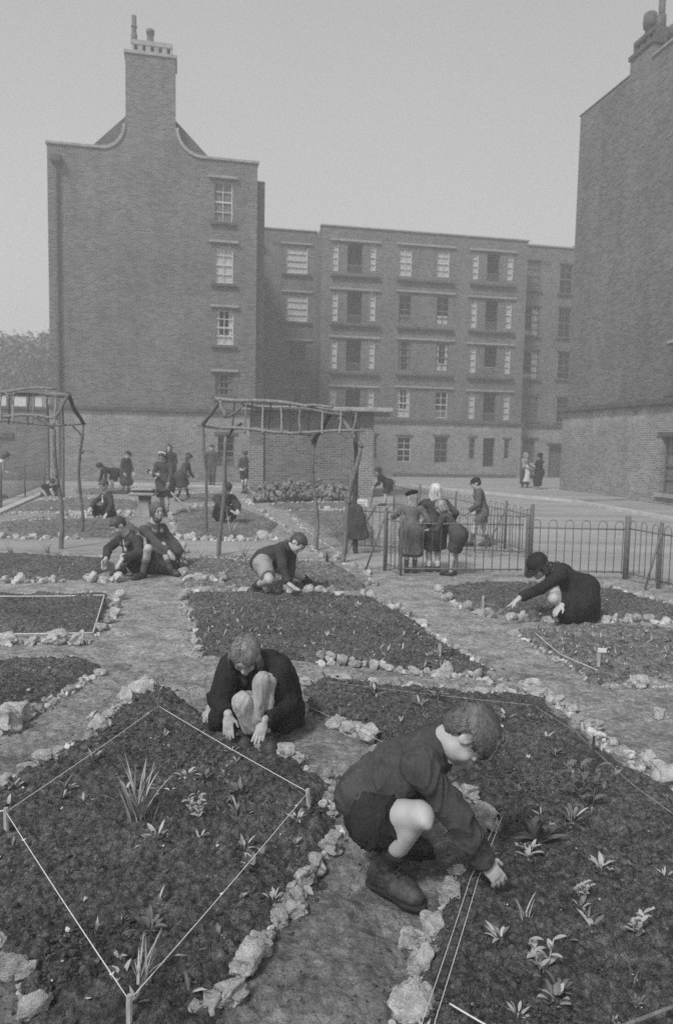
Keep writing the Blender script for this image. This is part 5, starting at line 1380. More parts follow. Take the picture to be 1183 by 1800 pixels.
# the small stones wedged between the larger ones: far too many to count
fs_ = MB()
for pts, wpx in ROWS+[([(288, 1210), (230, 1238), (150, 1296), (62, 1348), (0, 1380)], (16, 30)), ([(600, 1452), (560, 1520), (505, 1600), (445, 1690), (395, 1765), (340, 1800)], (20, 36)), ([(700, 1800), (735, 1700), (765, 1620), (800, 1550)], (20, 34)),
        ([(530, 1345), (580, 1385)], (18, 26)), ([(960, 1224), (1040, 1290), (1110, 1345), (1183, 1392)], (22, 32)), ([(0, 1134), (160, 1130)], (18, 26)), ([(0, 1292), (60, 1256), (130, 1212), (180, 1184)], (18, 26)), ([(0, 1046), (190, 1044)], (10, 16)), ([(0, 1162), (150, 1160)], (10, 16)), ([(905, 1112), (985, 1168), (1040, 1198), (1183, 1205)], (9, 16)),
        ([(0, 1700), (60, 1790)], (24, 40)), ([(60, 884), (150, 878), (240, 882)], (6, 10)), ([(0, 902), (240, 898)], (6, 10)), ([(310, 872), (410, 868)], (6, 9)), ([(130, 862), (250, 859)], (5, 8)), ([(470, 888), (640, 886)], (6, 9)), ([(500, 900), (650, 902)], (6, 9)), ([(0, 922), (230, 912)], (7, 11)), ([(0, 972), (190, 982)], (9, 14)), ([(310, 988), (560, 992)], (9, 14)), ([(505, 904), (560, 950), (600, 975)], (7, 11))]:
    w0, w1 = wpx if isinstance(wpx, tuple) else (wpx, wpx); w0 *= .45; w1 *= .62
    for a, b in zip(pts[:-1], pts[1:]):
        L = math.dist(a, b); q = 0
        while q < L:
            f = q/L; w = rr_.uniform(w0, w1); x = a[0]+(b[0]-a[0])*f+rr_.gauss(0, 1.0)*w*.25; y = a[1]+(b[1]-a[1])*f+rr_.gauss(0, 1.0)*w*.14; q += w*.62
            p = G(x, y); sz = w*1.25*(p.y*math.cos(PITCH)+CAM_H*math.sin(PITCH))/F_PX; me = ROCKS_LO[rr_.randrange(9)]; an = rr_.uniform(0, 6.28); z = gz(p.x, p.y)-.008-sz*.08; ca, sa = math.cos(an)*sz, math.sin(an)*sz
            fs_.add([(p.x+v.co.x*ca-v.co.y*sa, p.y+v.co.x*sa+v.co.y*ca, z+v.co.z*sz) for v in me.vertices], [tuple(pp.vertices) for pp in me.polygons], rr_.randint(0, 1))
o = fs_.build('small_edging_stones', [M['stone'], M['stone_dark']], None, True); tag(o, 'small stones and chips wedged between the larger edging stones of every bed', 'stones', None, 'stuff')
def blade(mb, p, az, lean, L, w, curl=.6, segs=6, fold=.25, mi=0, shape='strap'):
    p = Vector(p); d0 = Vector((math.cos(az), math.sin(az), 0)); s = Vector((-math.sin(az), math.cos(az), 0)); vs = []; q = p.copy(); ang = lean
    for i in range(segs+1):
        t = i/segs
        wd = w*((1-t)**.6*(.6+.4*min(1, t*6)) if shape == 'strap' else math.sin(math.pi*min(1, (t*.92+.08)))**.8+.02)
        v = d0*math.sin(ang)+Vector((0, 0, 1))*math.cos(ang); n = d0*math.cos(ang)-Vector((0, 0, 1))*math.sin(ang)
        vs += [q-s*wd+n*-wd*fold, q, q+s*wd-n*wd*fold]
        q = q+v*(L/segs); ang += curl/segs*(.4+1.2*t)
    fs = []
    for i in range(segs):
        a = 3*i; fs += [(a, a+1, a+4, a+3), (a+1, a+2, a+5, a+4)]
    mb.add(vs, fs, mi)
M['rubble'] = noise_mat('sooty_rubble', 0.14, 0.36, 5, 0.9, 1.0, 0.02, bscale=22)
# rubble heap against the shed
import bmesh
hp = MB(); rng = np.random.RandomState(4)
for i in range(420):
    x = rng.uniform(438, 628); t = rng.uniform(0, 1); k = math.sin(math.pi*min(max((x-430)/205, 0.02), .98))**.5
    p = G(x, 884-8*t); me = ROCKS_LO[rng.randint(9)]; s = rng.uniform(.10, .30); a = rng.uniform(0, 6.28)
    z = rng.uniform(0, .62)*k*(.35+.65*t)
    hp.add([(p.x+s*(v.co.x*math.cos(a)-v.co.y*math.sin(a)), p.y+s*(v.co.x*math.sin(a)+v.co.y*math.cos(a)), z+s*v.co.z) for v in me.vertices], [tuple(f.vertices) for f in me.polygons], 1 if rng.uniform() < .5 else 0)
_r = random.Random(8)
for i in range(420):
    x = _r.uniform(440, 626); t = _r.random(); k = math.sin(math.pi*min(max((x-430)/205, 0.02), .98))**.5; p = G(x, 884-8*t)
    blade(hp, (p.x, p.y, .62*k*(.35+.65*t)*_r.random()), _r.uniform(0, 6.28), _r.uniform(.2, 1.2), _r.uniform(.1, .3), _r.uniform(.015, .05), .9, 3, .2, 2, 'leaf')
o = hp.build('rubble_heap', [M['rubble'], M['soil_pale'], M['leaf']], None, True); tag(o, 'long low heap of broken stones piled against the brick shed', 'rubble', None, 'stuff')

# ------------------------------------------------------------ plants
def plant(px, py, kind, hpx, label, mat='leaf', n=8, seed=0, wpx=None):
    rng = random.Random(seed*31+7); p = GB(px, py); z = gz(p.x, p.y)-.005
    dep = p.y*math.cos(PITCH)+CAM_H*math.sin(PITCH); h = hpx*dep/F_PX
    o = empty('plant', (p.x, p.y, z)); tag(o, label, 'plant', 'young plants in the beds')
    mb = MB()
    if kind == 'strap':
        for i in range(n):
            az = rng.uniform(0, 6.28); ln = rng.uniform(.08, .45)
            blade(mb, (rng.uniform(-.02, .02), rng.uniform(-.02, .02), 0), az, ln, h*rng.uniform(.5, 1.15), h*.020*rng.uniform(.7, 1.4)+.0015, rng.uniform(.1, 1.5))
    elif kind == 'rosette':
        for i in range(n):
            az = i*2.4+rng.uniform(-.3, .3); blade(mb, (0, 0, .005), az, rng.uniform(.15, 1.2), h*rng.uniform(.6, 1.05), h*.11, rng.uniform(.4, 1.1), 6, .3, 0, 'leaf')
    elif kind == 'leafy':
        for k in range(max(2, n//5)):
            bx, by = rng.uniform(-.3, .3)*h, rng.uniform(-.3, .3)*h; tx, ty = bx*1.6, by*1.6; hh = h*rng.uniform(.6, 1)
            mb.tube([(bx*.3, by*.3, 0), ((bx+tx)/2*.8, (by+ty)/2*.8, hh*.5), (tx, ty, hh)], h*.012+.0008, 5)
            for i in range(6):
                t = .25+.75*i/5; az = i*2.4+rng.uniform(0, 1); blade(mb, (bx*.3+(tx-bx*.3)*t, by*.3+(ty-by*.3)*t, hh*t), az, rng.uniform(.7, 1.3), h*rng.uniform(.28, .42), h*.08, .7, 5, .3, 0, 'leaf')
    elif kind == 'sprig':
        for i in range(n*2):
            az = i*2.4+rng.uniform(-.5, .5); r_ = rng.uniform(0, .3)*h; blade(mb, (math.cos(az)*r_, math.sin(az)*r_, rng.uniform(0, .35)*h), az, rng.uniform(.1, 1.3), h*rng.uniform(.3, .75), h*rng.uniform(.05, .11), rng.uniform(.2, 1.3), 5, .3, 0, 'leaf')
    mb.build('leaves', M[mat], o, True)
    o2 = MB(); o2.tube([(0, 0, -.02), (0, 0, .02)], max(h*.03, .003), 6); o2.build('stem', M['leaf_pale'], o)
    return o
pl = [(241, 1446, 'strap', 112, 'tall strap-leaved clump at the middle of the string-lined bed', 'leaf_pale', 34), (262, 1452, 'strap', 60, 'short strap-leaved tuft beside the tall clump', 'leaf', 9), (222, 1392, 'rosette', 26, 'low broad-leaved plant left of the tall clump', 'leaf_pale', 6),
 (330, 1368, 'sprig', 34, 'small starry plant above the tall clump', 'leaf_pale', 9), (358, 1372, 'sprig', 30, 'small starry plant right of its twin near the crouching girl', 'leaf', 8), (345, 1442, 'leafy', 44, 'bushy pale-leaved seedling in the right half of the string-lined bed', 'leaf_pale', 22), (352, 1478, 'sprig', 34, 'drooping pale sprig below the bushy seedling', 'leaf_pale', 6), (420, 1402, 'sprig', 40, 'fuzzy-leaved seedling near the right-hand peg', 'leaf', 12), (430, 1492, 'sprig', 28, 'small sprig beside the right-hand string', 'leaf_pale', 6),
 (275, 1480, 'sprig', 44, 'upright pale sprig with a curled leaf below the tall clump', 'leaf_pale', 7), (172, 1420, 'strap', 44, 'thin-stemmed plant in the left half of the string-lined bed', 'leaf', 5), (262, 1640, 'sprig', 50, 'leafy shoot above the lowest strap-leaved tuft', 'leaf', 10), (252, 1735, 'strap', 90, 'spiky tuft just above the front peg', 'leaf_pale', 14), (215, 1620, 'sprig', 22, 'faint seedling left of the leafy shoot', 'leaf', 6), (100, 1600, 'sprig', 24, 'faint seedling by the left string', 'leaf', 6), (522, 1446, 'sprig', 34, 'drooping sprig under the right-hand peg', 'leaf_pale', 6), (120, 1540, 'sprig', 22, 'faint seedling near the left corner peg', 'leaf', 5), (380, 1550, 'sprig', 22, 'tiny seedling near the middle of the right string', 'leaf', 5),
 (945, 1482, 'rosette', 60, 'dark glossy broad-leaved plant in the right bed', 'leaf_dark', 16), (928, 1508, 'rosette', 30, 'pale crinkled plant under the dark glossy one', 'leaf_pale', 7), (1018, 1582, 'leafy', 34, 'pale bunched seedling right of the boy\'s hand', 'leaf_pale', 20), (925, 1616, 'strap', 46, 'four-leaved strap plant below the boy\'s hand', 'leaf_pale', 6), (990, 1652, 'sprig', 34, 'star-shaped seedling in the lower right bed', 'leaf', 7), (955, 1708, 'leafy', 62, 'pale tall leafy plant near the bottom of the right bed', 'leaf_pale', 18), (1112, 1650, 'leafy', 52, 'feathery pale plant by the right frame edge', 'leaf_pale', 20), (985, 1745, 'sprig', 40, 'faint sprig behind the pale tall plant', 'leaf', 7), (1120, 1730, 'strap', 48, 'thin drooping plant near the lower right corner', 'leaf', 6), (910, 1790, 'sprig', 34, 'pale sprig at the bottom edge of the right bed', 'leaf_pale', 7),
 (1040, 1425, 'leafy', 74, 'wilted plant tied to the dark stake in the right bed', 'leaf', 18), (1005, 1400, 'sprig', 36, 'small seedling left of the dark stake', 'leaf', 7), (975, 1330, 'sprig', 24, 'small seedling behind the boy\'s head', 'leaf', 6),
 (404, 946, 'strap', 52, 'pale iris-like clump by the leaning pergola pole', 'leaf_pale', 14), (352, 980, 'strap', 34, 'strap-leaved clump behind the kneeling boy', 'leaf_pale', 10), (430, 980, 'strap', 30, 'low strap-leaved clump at the kneeling boy\'s back', 'leaf', 10), (575, 990, 'strap', 38, 'grassy clump at the foot of the leaning pergola pole', 'leaf', 14),
 (20, 975, 'strap', 34, 'grassy clump at the far left of the garden', 'leaf_pale', 12), (85, 972, 'strap', 26, 'low grassy clump beside the left pergola post', 'leaf', 10), (575, 1120, 'sprig', 18, 'seedling in the middle bed', 'leaf_pale', 6), (660, 1110, 'sprig', 16, 'tiny seedling near the right of the middle bed', 'leaf', 6), (770, 1150, 'rosette', 16, 'small broad-leaved seedling at the corner of the middle bed', 'leaf_pale', 6), (480, 1095, 'sprig', 18, 'seedling near the kneeling boy\'s hand', 'leaf', 6), (630, 1070, 'sprig', 16, 'tiny seedling behind the middle bed', 'leaf_pale', 6), (850, 1058, 'sprig', 16, 'seedling in the bed by the railings', 'leaf', 6), (470, 858, 'leafy', 24, 'shrubby tuft on the rubble heap', 'leaf', 12), (560, 862, 'strap', 26, 'grassy tuft at the right end of the rubble heap', 'leaf', 10)]
for i, (x, y, k, h, lab, m, n) in enumerate(pl): plant(x, y, k, h, lab, m, n, i+1)
# loose litter of seedlings over the beds: nobody could count it
mb = MB(); rng = random.Random(3)
for key, m in (('centre', 110), ('centre_back', 150), ('right_low', 150), ('front_right', 20), ('front_left', 16), ('back_a', 60), ('back_b', 60), ('back_c', 50), ('left_back', 40)):
    P = BEDS[key][0]; c = 0; xs = [p[0] for p in P]; ys = [p[1] for p in P]
    while c < m:
        x, y = rng.uniform(min(xs), max(xs)), rng.uniform(min(ys), max(ys))
        if abs(x) > .6*y+.3: c += .05; continue
        if not inside(P, np.array([x]), np.array([y]))[0]: c += .02; continue
        c += 1; z = gz(x, y)
        for k in range(rng.randint(3, 6)): blade(mb, (x, y, z), rng.uniform(0, 6.28), rng.uniform(.1, 1.2), rng.uniform(.025, .07), rng.uniform(.003, .007), .8, 3, .2, rng.randint(0, 1), 'leaf')
for key, m in (('front_left', 26), ('front_right', 32), ('centre', 22), ('right_low', 30)):
    P = BEDS[key][0]; c = 0; xs = [p[0] for p in P]; ys = [p[1] for p in P]
    while c < m:
        x, y = rng.uniform(min(xs), max(xs)), rng.uniform(min(ys), max(ys))
        if abs(x) > .5*y+.2: c += .05; continue
        if not inside(P, np.array([x]), np.array([y]))[0]: c += .02; continue
        c += 1; z = gz(x, y); hh = rng.uniform(.03, .085)
        for k in range(rng.randint(6, 14)):
            az = rng.uniform(0, 6.28); rr2 = rng.uniform(0, .35)*hh; blade(mb, (x+math.cos(az)*rr2, y+math.sin(az)*rr2, z+rng.uniform(0, .4)*hh), az, rng.uniform(.1, 1.3), hh*rng.uniform(.4, .9), hh*rng.uniform(.06, .14), rng.uniform(.3, 1.4), 4, .3, rng.randint(0, 1), 'leaf')
o = mb.build('seedlings', [M['leaf'], M['leaf_pale']], None, True); tag(o, 'sparse tiny seedlings and leaf litter over the beds', 'seedlings', None, 'stuff')

# ------------------------------------------------------------ pegs, strings, stakes
def peg(px, py, hpx, wpx, label, lean=(0, 0), mat='peg', name='wooden_peg'):
    p = GB(px, py); dep = p.y*math.cos(PITCH)+CAM_H*math.sin(PITCH); h = hpx*dep/F_PX; w = wpx*dep/F_PX/2
    mb = MB(); pts = [(lean[0]*t*h, lean[1]*t*h, -.04+(h+.04)*t) for t in (0, .3, .6, .9, 1)]
    mb.tube(pts, [w*.75, w, w*1.02, w, w*.82], 7)
    o = mb.build(name, M[mat]); o.location = (p.x, p.y, gz(p.x, p.y)); tag(o, label, 'peg', 'pegs holding the strings' if name == 'wooden_peg' else None)
    return Vector((p.x+lean[0]*h*.8, p.y+lean[1]*h*.8, gz(p.x, p.y)+h*.82))
a1 = peg(12, 1462, 44, 9, 'pale wooden peg at the left frame edge holding the string corner')
a2 = peg(228, 1806, 58, 11, 'pale wooden peg cut by the bottom frame edge below the spiky tuft')
a3 = peg(544, 1419, 34, 8, 'short pale peg at the right corner of the string-lined bed', (-.1, 0))
b1 = peg(938, 1256, 20, 7, 'dark stubby peg behind the squatting boy\'s head', mat='bark_dark')
b2 = peg(1040, 1362, 72, 5, 'thin dark stake standing in the right bed', mat='bark_dark')
b3 = peg(882, 1452, 34, 6, 'thin peg where the string turns, right of the boy\'s elbow', mat='bark')
# wire hook at the top corner
p = GB(279, 1250); h = 60*p.y/F_PX; mb = MB()
mb.tube([(0, 0, -.03), (.002, 0, h*.5), (-.003, 0, h*.92)]+[(.018*math.sin(t)-.0+.012, 0, h*.92+.018-.018*math.cos(t)) for t in [x*.5 for x in range(0, 11)]], .0045, 6)
o = mb.build('wire_hook', M['iron']); o.location = (p.x, p.y, gz(p.x, p.y)); tag(o, 'bent iron pin with a hooked top at the upper corner of the string-lined bed', 'pin')
a0 = Vector((p.x, p.y, gz(p.x, p.y)+.035))
def string(pts, label, rad=.0028, mat='string', knots=()):
    out = []
    for a, b in zip(pts[:-1], pts[1:]):
        for i in range(10): t = i/10; q = a.lerp(b, t); q.z -= .006*math.sin(math.pi*t)*min(1, (b-a).length); out.append(q)
    out.append(pts[-1]); mb = MB(); mb.tube(out, rad, 6)
    for k in knots:
        q = out[int(k*(len(out)-1))]; mb.tube([q+Vector((-.008, 0, .002)), q, q+Vector((.006, .004, .008))], [rad*.8, rad*2, rad*.6], 6)
    o = mb.build('string', M[mat], None, True); tag(o, label, 'string'); return o
string([a0, a1+Vector((0, 0, -.0)), a2, a3, a0], 'white string tied in a diamond round three pegs over the left foreground bed', .0018, knots=(.03, .27, .30, .48, .62, .74))
def gp(x, y, z=.09): return G(x, y, z)
string([gp(574, 1198, .08), b1, gp(1010, 1285, .10), gp(1110, 1378, .10), gp(1240, 1470, .10)], 'thin string along the back edge of the right foreground bed and down its right side', .0011, 'peg')
string([gp(530, 1236, .06), gp(600, 1268, .06), gp(680, 1308, .06), gp(760, 1362, .06), b3], 'slack string passing behind the squatting boy\'s back to the thin peg', .0017, 'peg')
string([b3, gp(840, 1545, .11), gp(800, 1680, .115), gp(766, 1790, .115), gp(740, 1900, .11)], 'double garden line running under the boy\'s hand to the bottom of the picture', .0012)
string([b3+Vector((-.02, 0, -.01)), gp(826, 1545, .105), gp(782, 1680, .11), gp(744, 1790, .11), gp(716, 1900, .11)], 'second strand of the double garden line, the one nearer the path', .0011)
string([gp(790, 1764, .10), gp(872, 1812, .10)], 'short thick pale cord at the bottom edge of the right bed', .0026)
string([gp(1070, 1812, .11), gp(1200, 1762, .11)], 'dark cord across the lower right corner', .006, 'bark')
string([gp(0, 1048, .07), gp(184, 1046, .07), gp(164, 1112, .05), gp(0, 1114, .05)], 'pale string round the left strung bed', .006)
string([gp(940, 1112, .08), gp(985, 1150, .08), gp(1050, 1178, .08)], 'thin string over the rough plot at the right', .003)
string([a1+Vector((0, 0, .01)), G(-60, 1440, .1)], 'short end of string leading off the left frame edge', .0028)
def label_stake(px, py, hpx, label, board=None):
    p = GB(px, py); dep = p.y; h = hpx*dep/F_PX; e = empty('plant_label', (p.x, p.y, gz(p.x, p.y))); tag(e, label, 'plant label')
    mb = MB(); mb.box(-.012, .012, -.006, .006, -.05, h); mb.build('stake', M['peg'], e)
    if board: mb = MB(); mb.bevbox(-.01, board[0]*dep/F_PX, -.012, -.007, h-board[1]*dep/F_PX, h, .002); mb.build('board', M['white_board'], e)
label_stake(1050, 1186, 34, 'small pale wooden marker with a flag-like board in the rough right plot', (13, 8))
label_stake(848, 1072, 26, 'short wooden marker standing in the bed by the railings')
label_stake(772, 1152, 22, 'small tilted wooden marker in the middle bed')

# ------------------------------------------------------------ railings
def railing(pts, h, label, posts=(), group='hooped iron railings', gap=.115, hoop=True, hb=.10, braces=(), rails=(.86, .12)):
    P = [Vector((p[0], p[1], 0)) for p in pts]
    root = empty('railing', P[0]); tag(root, label, 'railing', group); o = P[0]
    mb = MB(); k = 0
    for a, b in zip(P[:-1], P[1:]):
        L = (b-a).length; n = max(2, int(L/gap)); n += n % 2
        for rz in rails: mb.tube([a-o+Vector((0, 0, h*rz)), b-o+Vector((0, 0, h*rz))], .010, 6)
        for i in range(0, n, 2):
            q0 = a.lerp(b, (i+.5)/n)-o; q1 = a.lerp(b, (i+1.5)/n)-o
            if hoop:
                c = (q0+q1)/2; r = (q1-q0)/2; zt_ = h-r.length
                mb.tube([q0+Vector((0, 0, h*rails[1]-.03))]+[c-r*math.cos(t)+Vector((0, 0, zt_+r.length*math.sin(t))) for t in [math.pi*j/6 for j in range(7)]]+[q1+Vector((0, 0, h*rails[1]-.03))], .0058, 5)
            else:
                for q in (q0, q1): mb.tube([q+Vector((0, 0, h*rails[1]-.03)), q+Vector((0, 0, h))], [.008, .006], 5)
    mb.build('bars', M['iron'], root, True)
    for (x, y, hh, r) in posts:
        m2 = MB(); q = Vector((x, y, 0))-o; m2.tube([q+Vector((0, 0, -.1)), q+Vector((0, 0, hh-.02)), q+Vector((0, 0, hh))], [r*.78, r*.78, r*.45], 8); m2.build('post', M['iron'], root, True)
    for (a, b) in braces:
        m2 = MB(); m2.tube([Vector(a)-o, Vector(b)-o], .014, 6); m2.build('brace', M['iron'], root, True)
    return root
def g2(x, y): p = G(x, y); return (p.x, p.y)
f1 = g2(924, 1014); f2 = g2(1098, 1018); f3 = g2(1156, 1034); f4 = (f3[0]+ (f3[0]-f2[0])*3, f3[1]+(f3[1]-f2[1])*3)
railing([f1, f2], .78, 'straight run of hooped railings behind the girl in the dark hat', [(*f1, .83, .032), (*f2, .86, .05)])
bt_ = G(1133, 1036)
railing([f2, f3, f4], .80, 'run of railings turning toward the camera at the right frame edge', [(*f3, .84, .035)], braces=[((bt_.x, bt_.y, 0), (f3[0], f3[1], .72))])
e0 = g2(704, 1012); ec = g2(676, 1003)
railing([e0, (f1[0]-.06, f1[1])], .82, 'railing panel in front of the three small girls', [(*e0, .86, .022)], hoop=True)
bt2 = G(643, 1001)
railing([ec, e0], .84, 'short end panel of the railings left of the three girls', [(*ec, .88, .03)], gap=.09, braces=[((bt2.x, bt2.y, 0), (ec[0], ec[1], .80))])
k0 = g2(622, 968); k1 = g2(932, 980)
bt3 = G(618, 975)
railing([k0, k1], .76, 'second line of railings beyond the three girls', [(*k0, .8, .025), (*k1, .86, .04)], braces=[((bt3.x-.1, bt3.y, 0), (k0[0]+.35, k0[1]+.1, .72))])
d1_ = (1.55, 20.0)
pm = [(k1[0]+(d1_[0]-k1[0])*t, k1[1]+(d1_[1]-k1[1])*t) for t in (.12, .42, .72, 1)]
railing([k1, d1_], .78, 'diagonal line of hooped railings receding beside the road', [(*q, .84, .03) for q in pm], gap=.13, braces=[((pm[0][0]-.35, pm[0][1]-.1, 0), (pm[0][0], pm[0][1], .7))])
l0 = g2(-160, 955); l1 = g2(80, 857)
railing([l0, l1], 1.05, 'spear-topped railings running back along the left frame edge', [(*g2(3, 893), 1.15, .04), (*l1, 1.1, .04), (*g2(45, 873), 1.1, .03)], hoop=False, gap=.16)

# ------------------------------------------------------------ rustic pergolas of unbarked poles
def pole(mb, a, b, r0, r1=None, wob=.03, seed=0, n=8, segs=7, mi=0):
    rng = random.Random(seed); a = Vector(a); b = Vector(b); d = (b-a).normalized(); u = d.cross(Vector((.3, .8, .1))).normalized(); v = d.cross(u); r1 = r1 or r0*.8
    ph = rng.uniform(0, 6); pts = []; rad = []
    for i in range(segs+1):
        t = i/segs; w = wob*math.sin(math.pi*t)
        pts.append(a.lerp(b, t)+u*w*math.sin(ph+t*5)+v*w*math.cos(ph*2+t*4)); rad.append((r0+(r1-r0)*t)*rng.uniform(.9, 1.12))
    mb.tube(pts, rad, n, mi)
def pergola(label, posts, ridge, rungs, rafters, seed, extra=()):
    o = Vector((posts[0][0][0], posts[0][0][1], 0)); root = empty('pergola', o); tag(root, label, 'pergola', 'rustic pole pergolas')
    Z = lambda p: Vector(p)-o
    for i, (a, b, r) in enumerate(posts):
        mb = MB(); pole(mb, Z(a)-Vector((0, 0, .15)), Z(b), r*.82, r*.6, .05, seed+i, segs=9)
        rng = random.Random(seed*9+i)
        for k in range(2):
            t = rng.uniform(.5, .9); q = Z(a).lerp(Z(b), t); az = rng.uniform(0, 6.28); mb.tube([q, q+Vector((math.cos(az)*.07, math.sin(az)*.07, .05))], [r*.45, r*.3], 6)
        mb.build('post', M['bark'], root, True)
    for i, (a, b, r) in enumerate(ridge): mb = MB(); pole(mb, Z(a), Z(b), r*.8, r*.62, .05, seed+20+i, segs=10); mb.build('rail', M['bark'] if i % 2 else M['peeled'], root, True)
    for i, (a, b, r) in enumerate(rungs): mb = MB(); pole(mb, Z(a), Z(b), r*.8, r*.62, .015, seed+40+i, segs=4); mb.build('rung', M['peeled'] if i % 3 else M['bark'], root, True)
    for i, (a, b, r) in enumerate(rafters): mb = MB(); pole(mb, Z(a), Z(b), r*.8, r*.65, .02, seed+70+i, segs=5); mb.build('rafter', M['bark_dark'] if i % 2 else M['bark'], root, True)
    return root
def P_(px, py, y): v = PY(px, py, y); return (v.x, v.y, v.z)
def gg(px, py): v = G(px, py); return (v.x, v.y, 0)
yb, yf = 13.6, 11.3; yb2, yf2 = 12.4, 10.9
LB = P_(357, 746, yb); LF = P_(397, 768, yf); RB = P_(551, 776, yb2); RF = P_(634, 788, yf2)
RL = P_(390, 702, 12.5); RR = P_(606, 722, 11.6)
def lerp3(a, b, t): return tuple(a[i]+(b[i]-a[i])*t for i in range(3))
EB0 = P_(352, 748, yb); EB1 = P_(560, 766, yb2); EF0 = P_(392, 752, yf); EF1 = P_(640, 758, yf2)
rung = []
def vrungs(xs, rl, rr, rx0, rx1, e0, e1, ex0, ex1, r, dn, up):
    out = []
    for x in xs:
        top = lerp3(rl, rr, (x+2-rx0)/(rx1-rx0)); bot = lerp3(e0, e1, (x-ex0)/(ex1-ex0)); out.append((lerp3(bot, top, -dn), lerp3(bot, top, 1+up), r))
    return out
rung = vrungs((432, 464, 497, 530, 568, 598, 622), RL, RR, 390, 606, EF0, EF1, 392, 640, .023, .14, .06)+vrungs((412, 445, 478, 512, 545), RL, RR, 390, 606, EB0, EB1, 352, 560, .018, .08, 0)
pergola('rustic pole pergola in the middle of the garden, its right post leaning', [(gg(364, 941), LB, .042), (gg(384, 977), LF, .045), (gg(554, 968), RB, .045), (gg(597, 990), RF, .050)],
    [(lerp3(RL, RR, -.06), lerp3(RL, RR, 1.05), .042), (P_(425, 712, 12.4), P_(604, 730, 11.5), .034), (lerp3(EF0, EF1, -.02), EF1, .032), (lerp3(EB0, EB1, -.02), EB1, .028), (P_(470, 716, 12.3), P_(585, 716, 11.5), .03)],
    rung, [(LB, lerp3(RL, RR, .0), .045), (P_(399, 768, yf), P_(425, 744, 11.4), .03), (P_(388, 704, 12.5), P_(396, 732, 11.6), .045), (RB, P_(582, 726, 11.8), .05), (P_(590, 724, 11.7), P_(636, 786, yf2), .05), (P_(560, 762, yb2), P_(548, 800, yb2), .014), (P_(402, 732, 11.4), P_(430, 712, 12.2), .03)], 3)
# post with the hanging coat, and the small white notice
cp = gg(626, 974); ct = P_(622, 722, cp[1])
mb = MB(); pole(mb, (0, 0, -.1), Vector(ct)-Vector(cp), .038, .03, .03, 91, segs=8); o = mb.build('rustic_post', M['bark_dark'], None, True); o.location = cp; tag(o, 'thin dark upright pole beside the leaning pergola post, carrying the hanging coat', 'post')
mb = MB(); mb.tube([(-.0, 0, -.05), (0, 0, .78)], .02, 6); s = Vector(gg(632, 950))
e = empty('notice_sign', s); tag(e, 'small white notice board on a short post by the hanging coat', 'sign')
mb.build('post', M['peg'], e, True); w = 26*s.y/F_PX; mb = MB(); mb.bevbox(-w/2, w/2, -.04, -.02, .62, .62+.5*w, .008); mb.build('board', M['white_board'], e)
mb = MB()
for k in range(2): mb.box(-w*.32, w*.30, -.0425, -.0405, .62+w*(.30-.13*k), .62+w*(.34-.13*k))
mb.build('lettering', M['net_grey'], e)
# coat hanging on the post
c0 = Vector(P_(626, 890, cp[1]-.05)); c1 = Vector(P_(628, 948, cp[1]-.05))
Vc = Vol((c1.x-.35, c1.y-.3, c1.z-.2), (c0.x+.35, c0.y+.3, c0.z+.15), .011)
Vc.cap(c0, c0.lerp(c1, .5), .05, .12, .04, sq=((0, 1, 0), 1.9)); Vc.cap(c0.lerp(c1, .45), c1, .11, .135, .05, sq=((0, 1, 0), 1.9), cuts=[(c1, (0, 0, -1))])
Vc.cap(c0+Vector((-.05, 0, -.03)), c1+Vector((-.13, 0, .10)), .05, .045, .03); Vc.cap(c0+Vector((.05, 0, -.03)), c1+Vector((.14, 0, .06)), .05, .045, .03)
V, F = Vc.mesh((.012, 8, (1, 1, .25)), 1); o = mesh_obj('hanging_coat', V-A(tuple(c1)), F, cloth(.075), None, True); o.location = c1; tag(o, 'dark coat hung up by the collar on the thin post', 'coat')

yb, yf = 13.4, 11.6
LFt = P_(96, 754, yf); LBt = P_(147, 744, yb)
R0 = P_(-60, 682, 12.6); R1 = P_(122, 694, 12.5); F0 = P_(-60, 728, yf); F1 = P_(102, 736, yf); B0 = P_(-60, 743, yb); B1 = P_(152, 745, yb)
rung = vrungs((-30, 2, 24, 58, 96), R0, R1, -60, 122, F0, F1, -60, 102, .024, .2, .08)+vrungs((-15, 16, 50, 82, 112), R0, R1, -60, 122, B0, B1, -60, 152, .018, .05, 0)
pergola('rustic pole pergola running out of the left frame edge', [(gg(108, 966), LFt, .045), (gg(143, 940), LBt, .040), (gg(-190, 950), P_(-180, 745, yb), .04), (gg(-230, 975), P_(-220, 750, yf), .04)],
    [(R0, P_(126, 695, 12.5), .038), (P_(-60, 690, 12.6), P_(118, 697, 12.4), .034), (F0, F1, .032), (B0, B1, .028), (P_(-60, 686, 12.3), P_(100, 684, 12.2), .03)],
    rung, [(P_(122, 694, 12.5), P_(99, 732, 11.7), .04), (P_(120, 692, 12.5), LBt, .05), (P_(60, 730, yf), LFt, .034), (P_(128, 748, yb), P_(146, 768, yb), .02), (P_(5, 686, 12.4), P_(18, 700, 11.9), .03)], 5)
mb = MB(); s = gg(112, 880); pole(mb, (0, 0, -.1), (.0, 0, P_(112, 690, s[1])[2]), .05, .04, .03, 92); o = mb.build('rustic_post', M['bark'], None, True); o.location = s; tag(o, 'thin pole standing alone behind the left pergola', 'post')
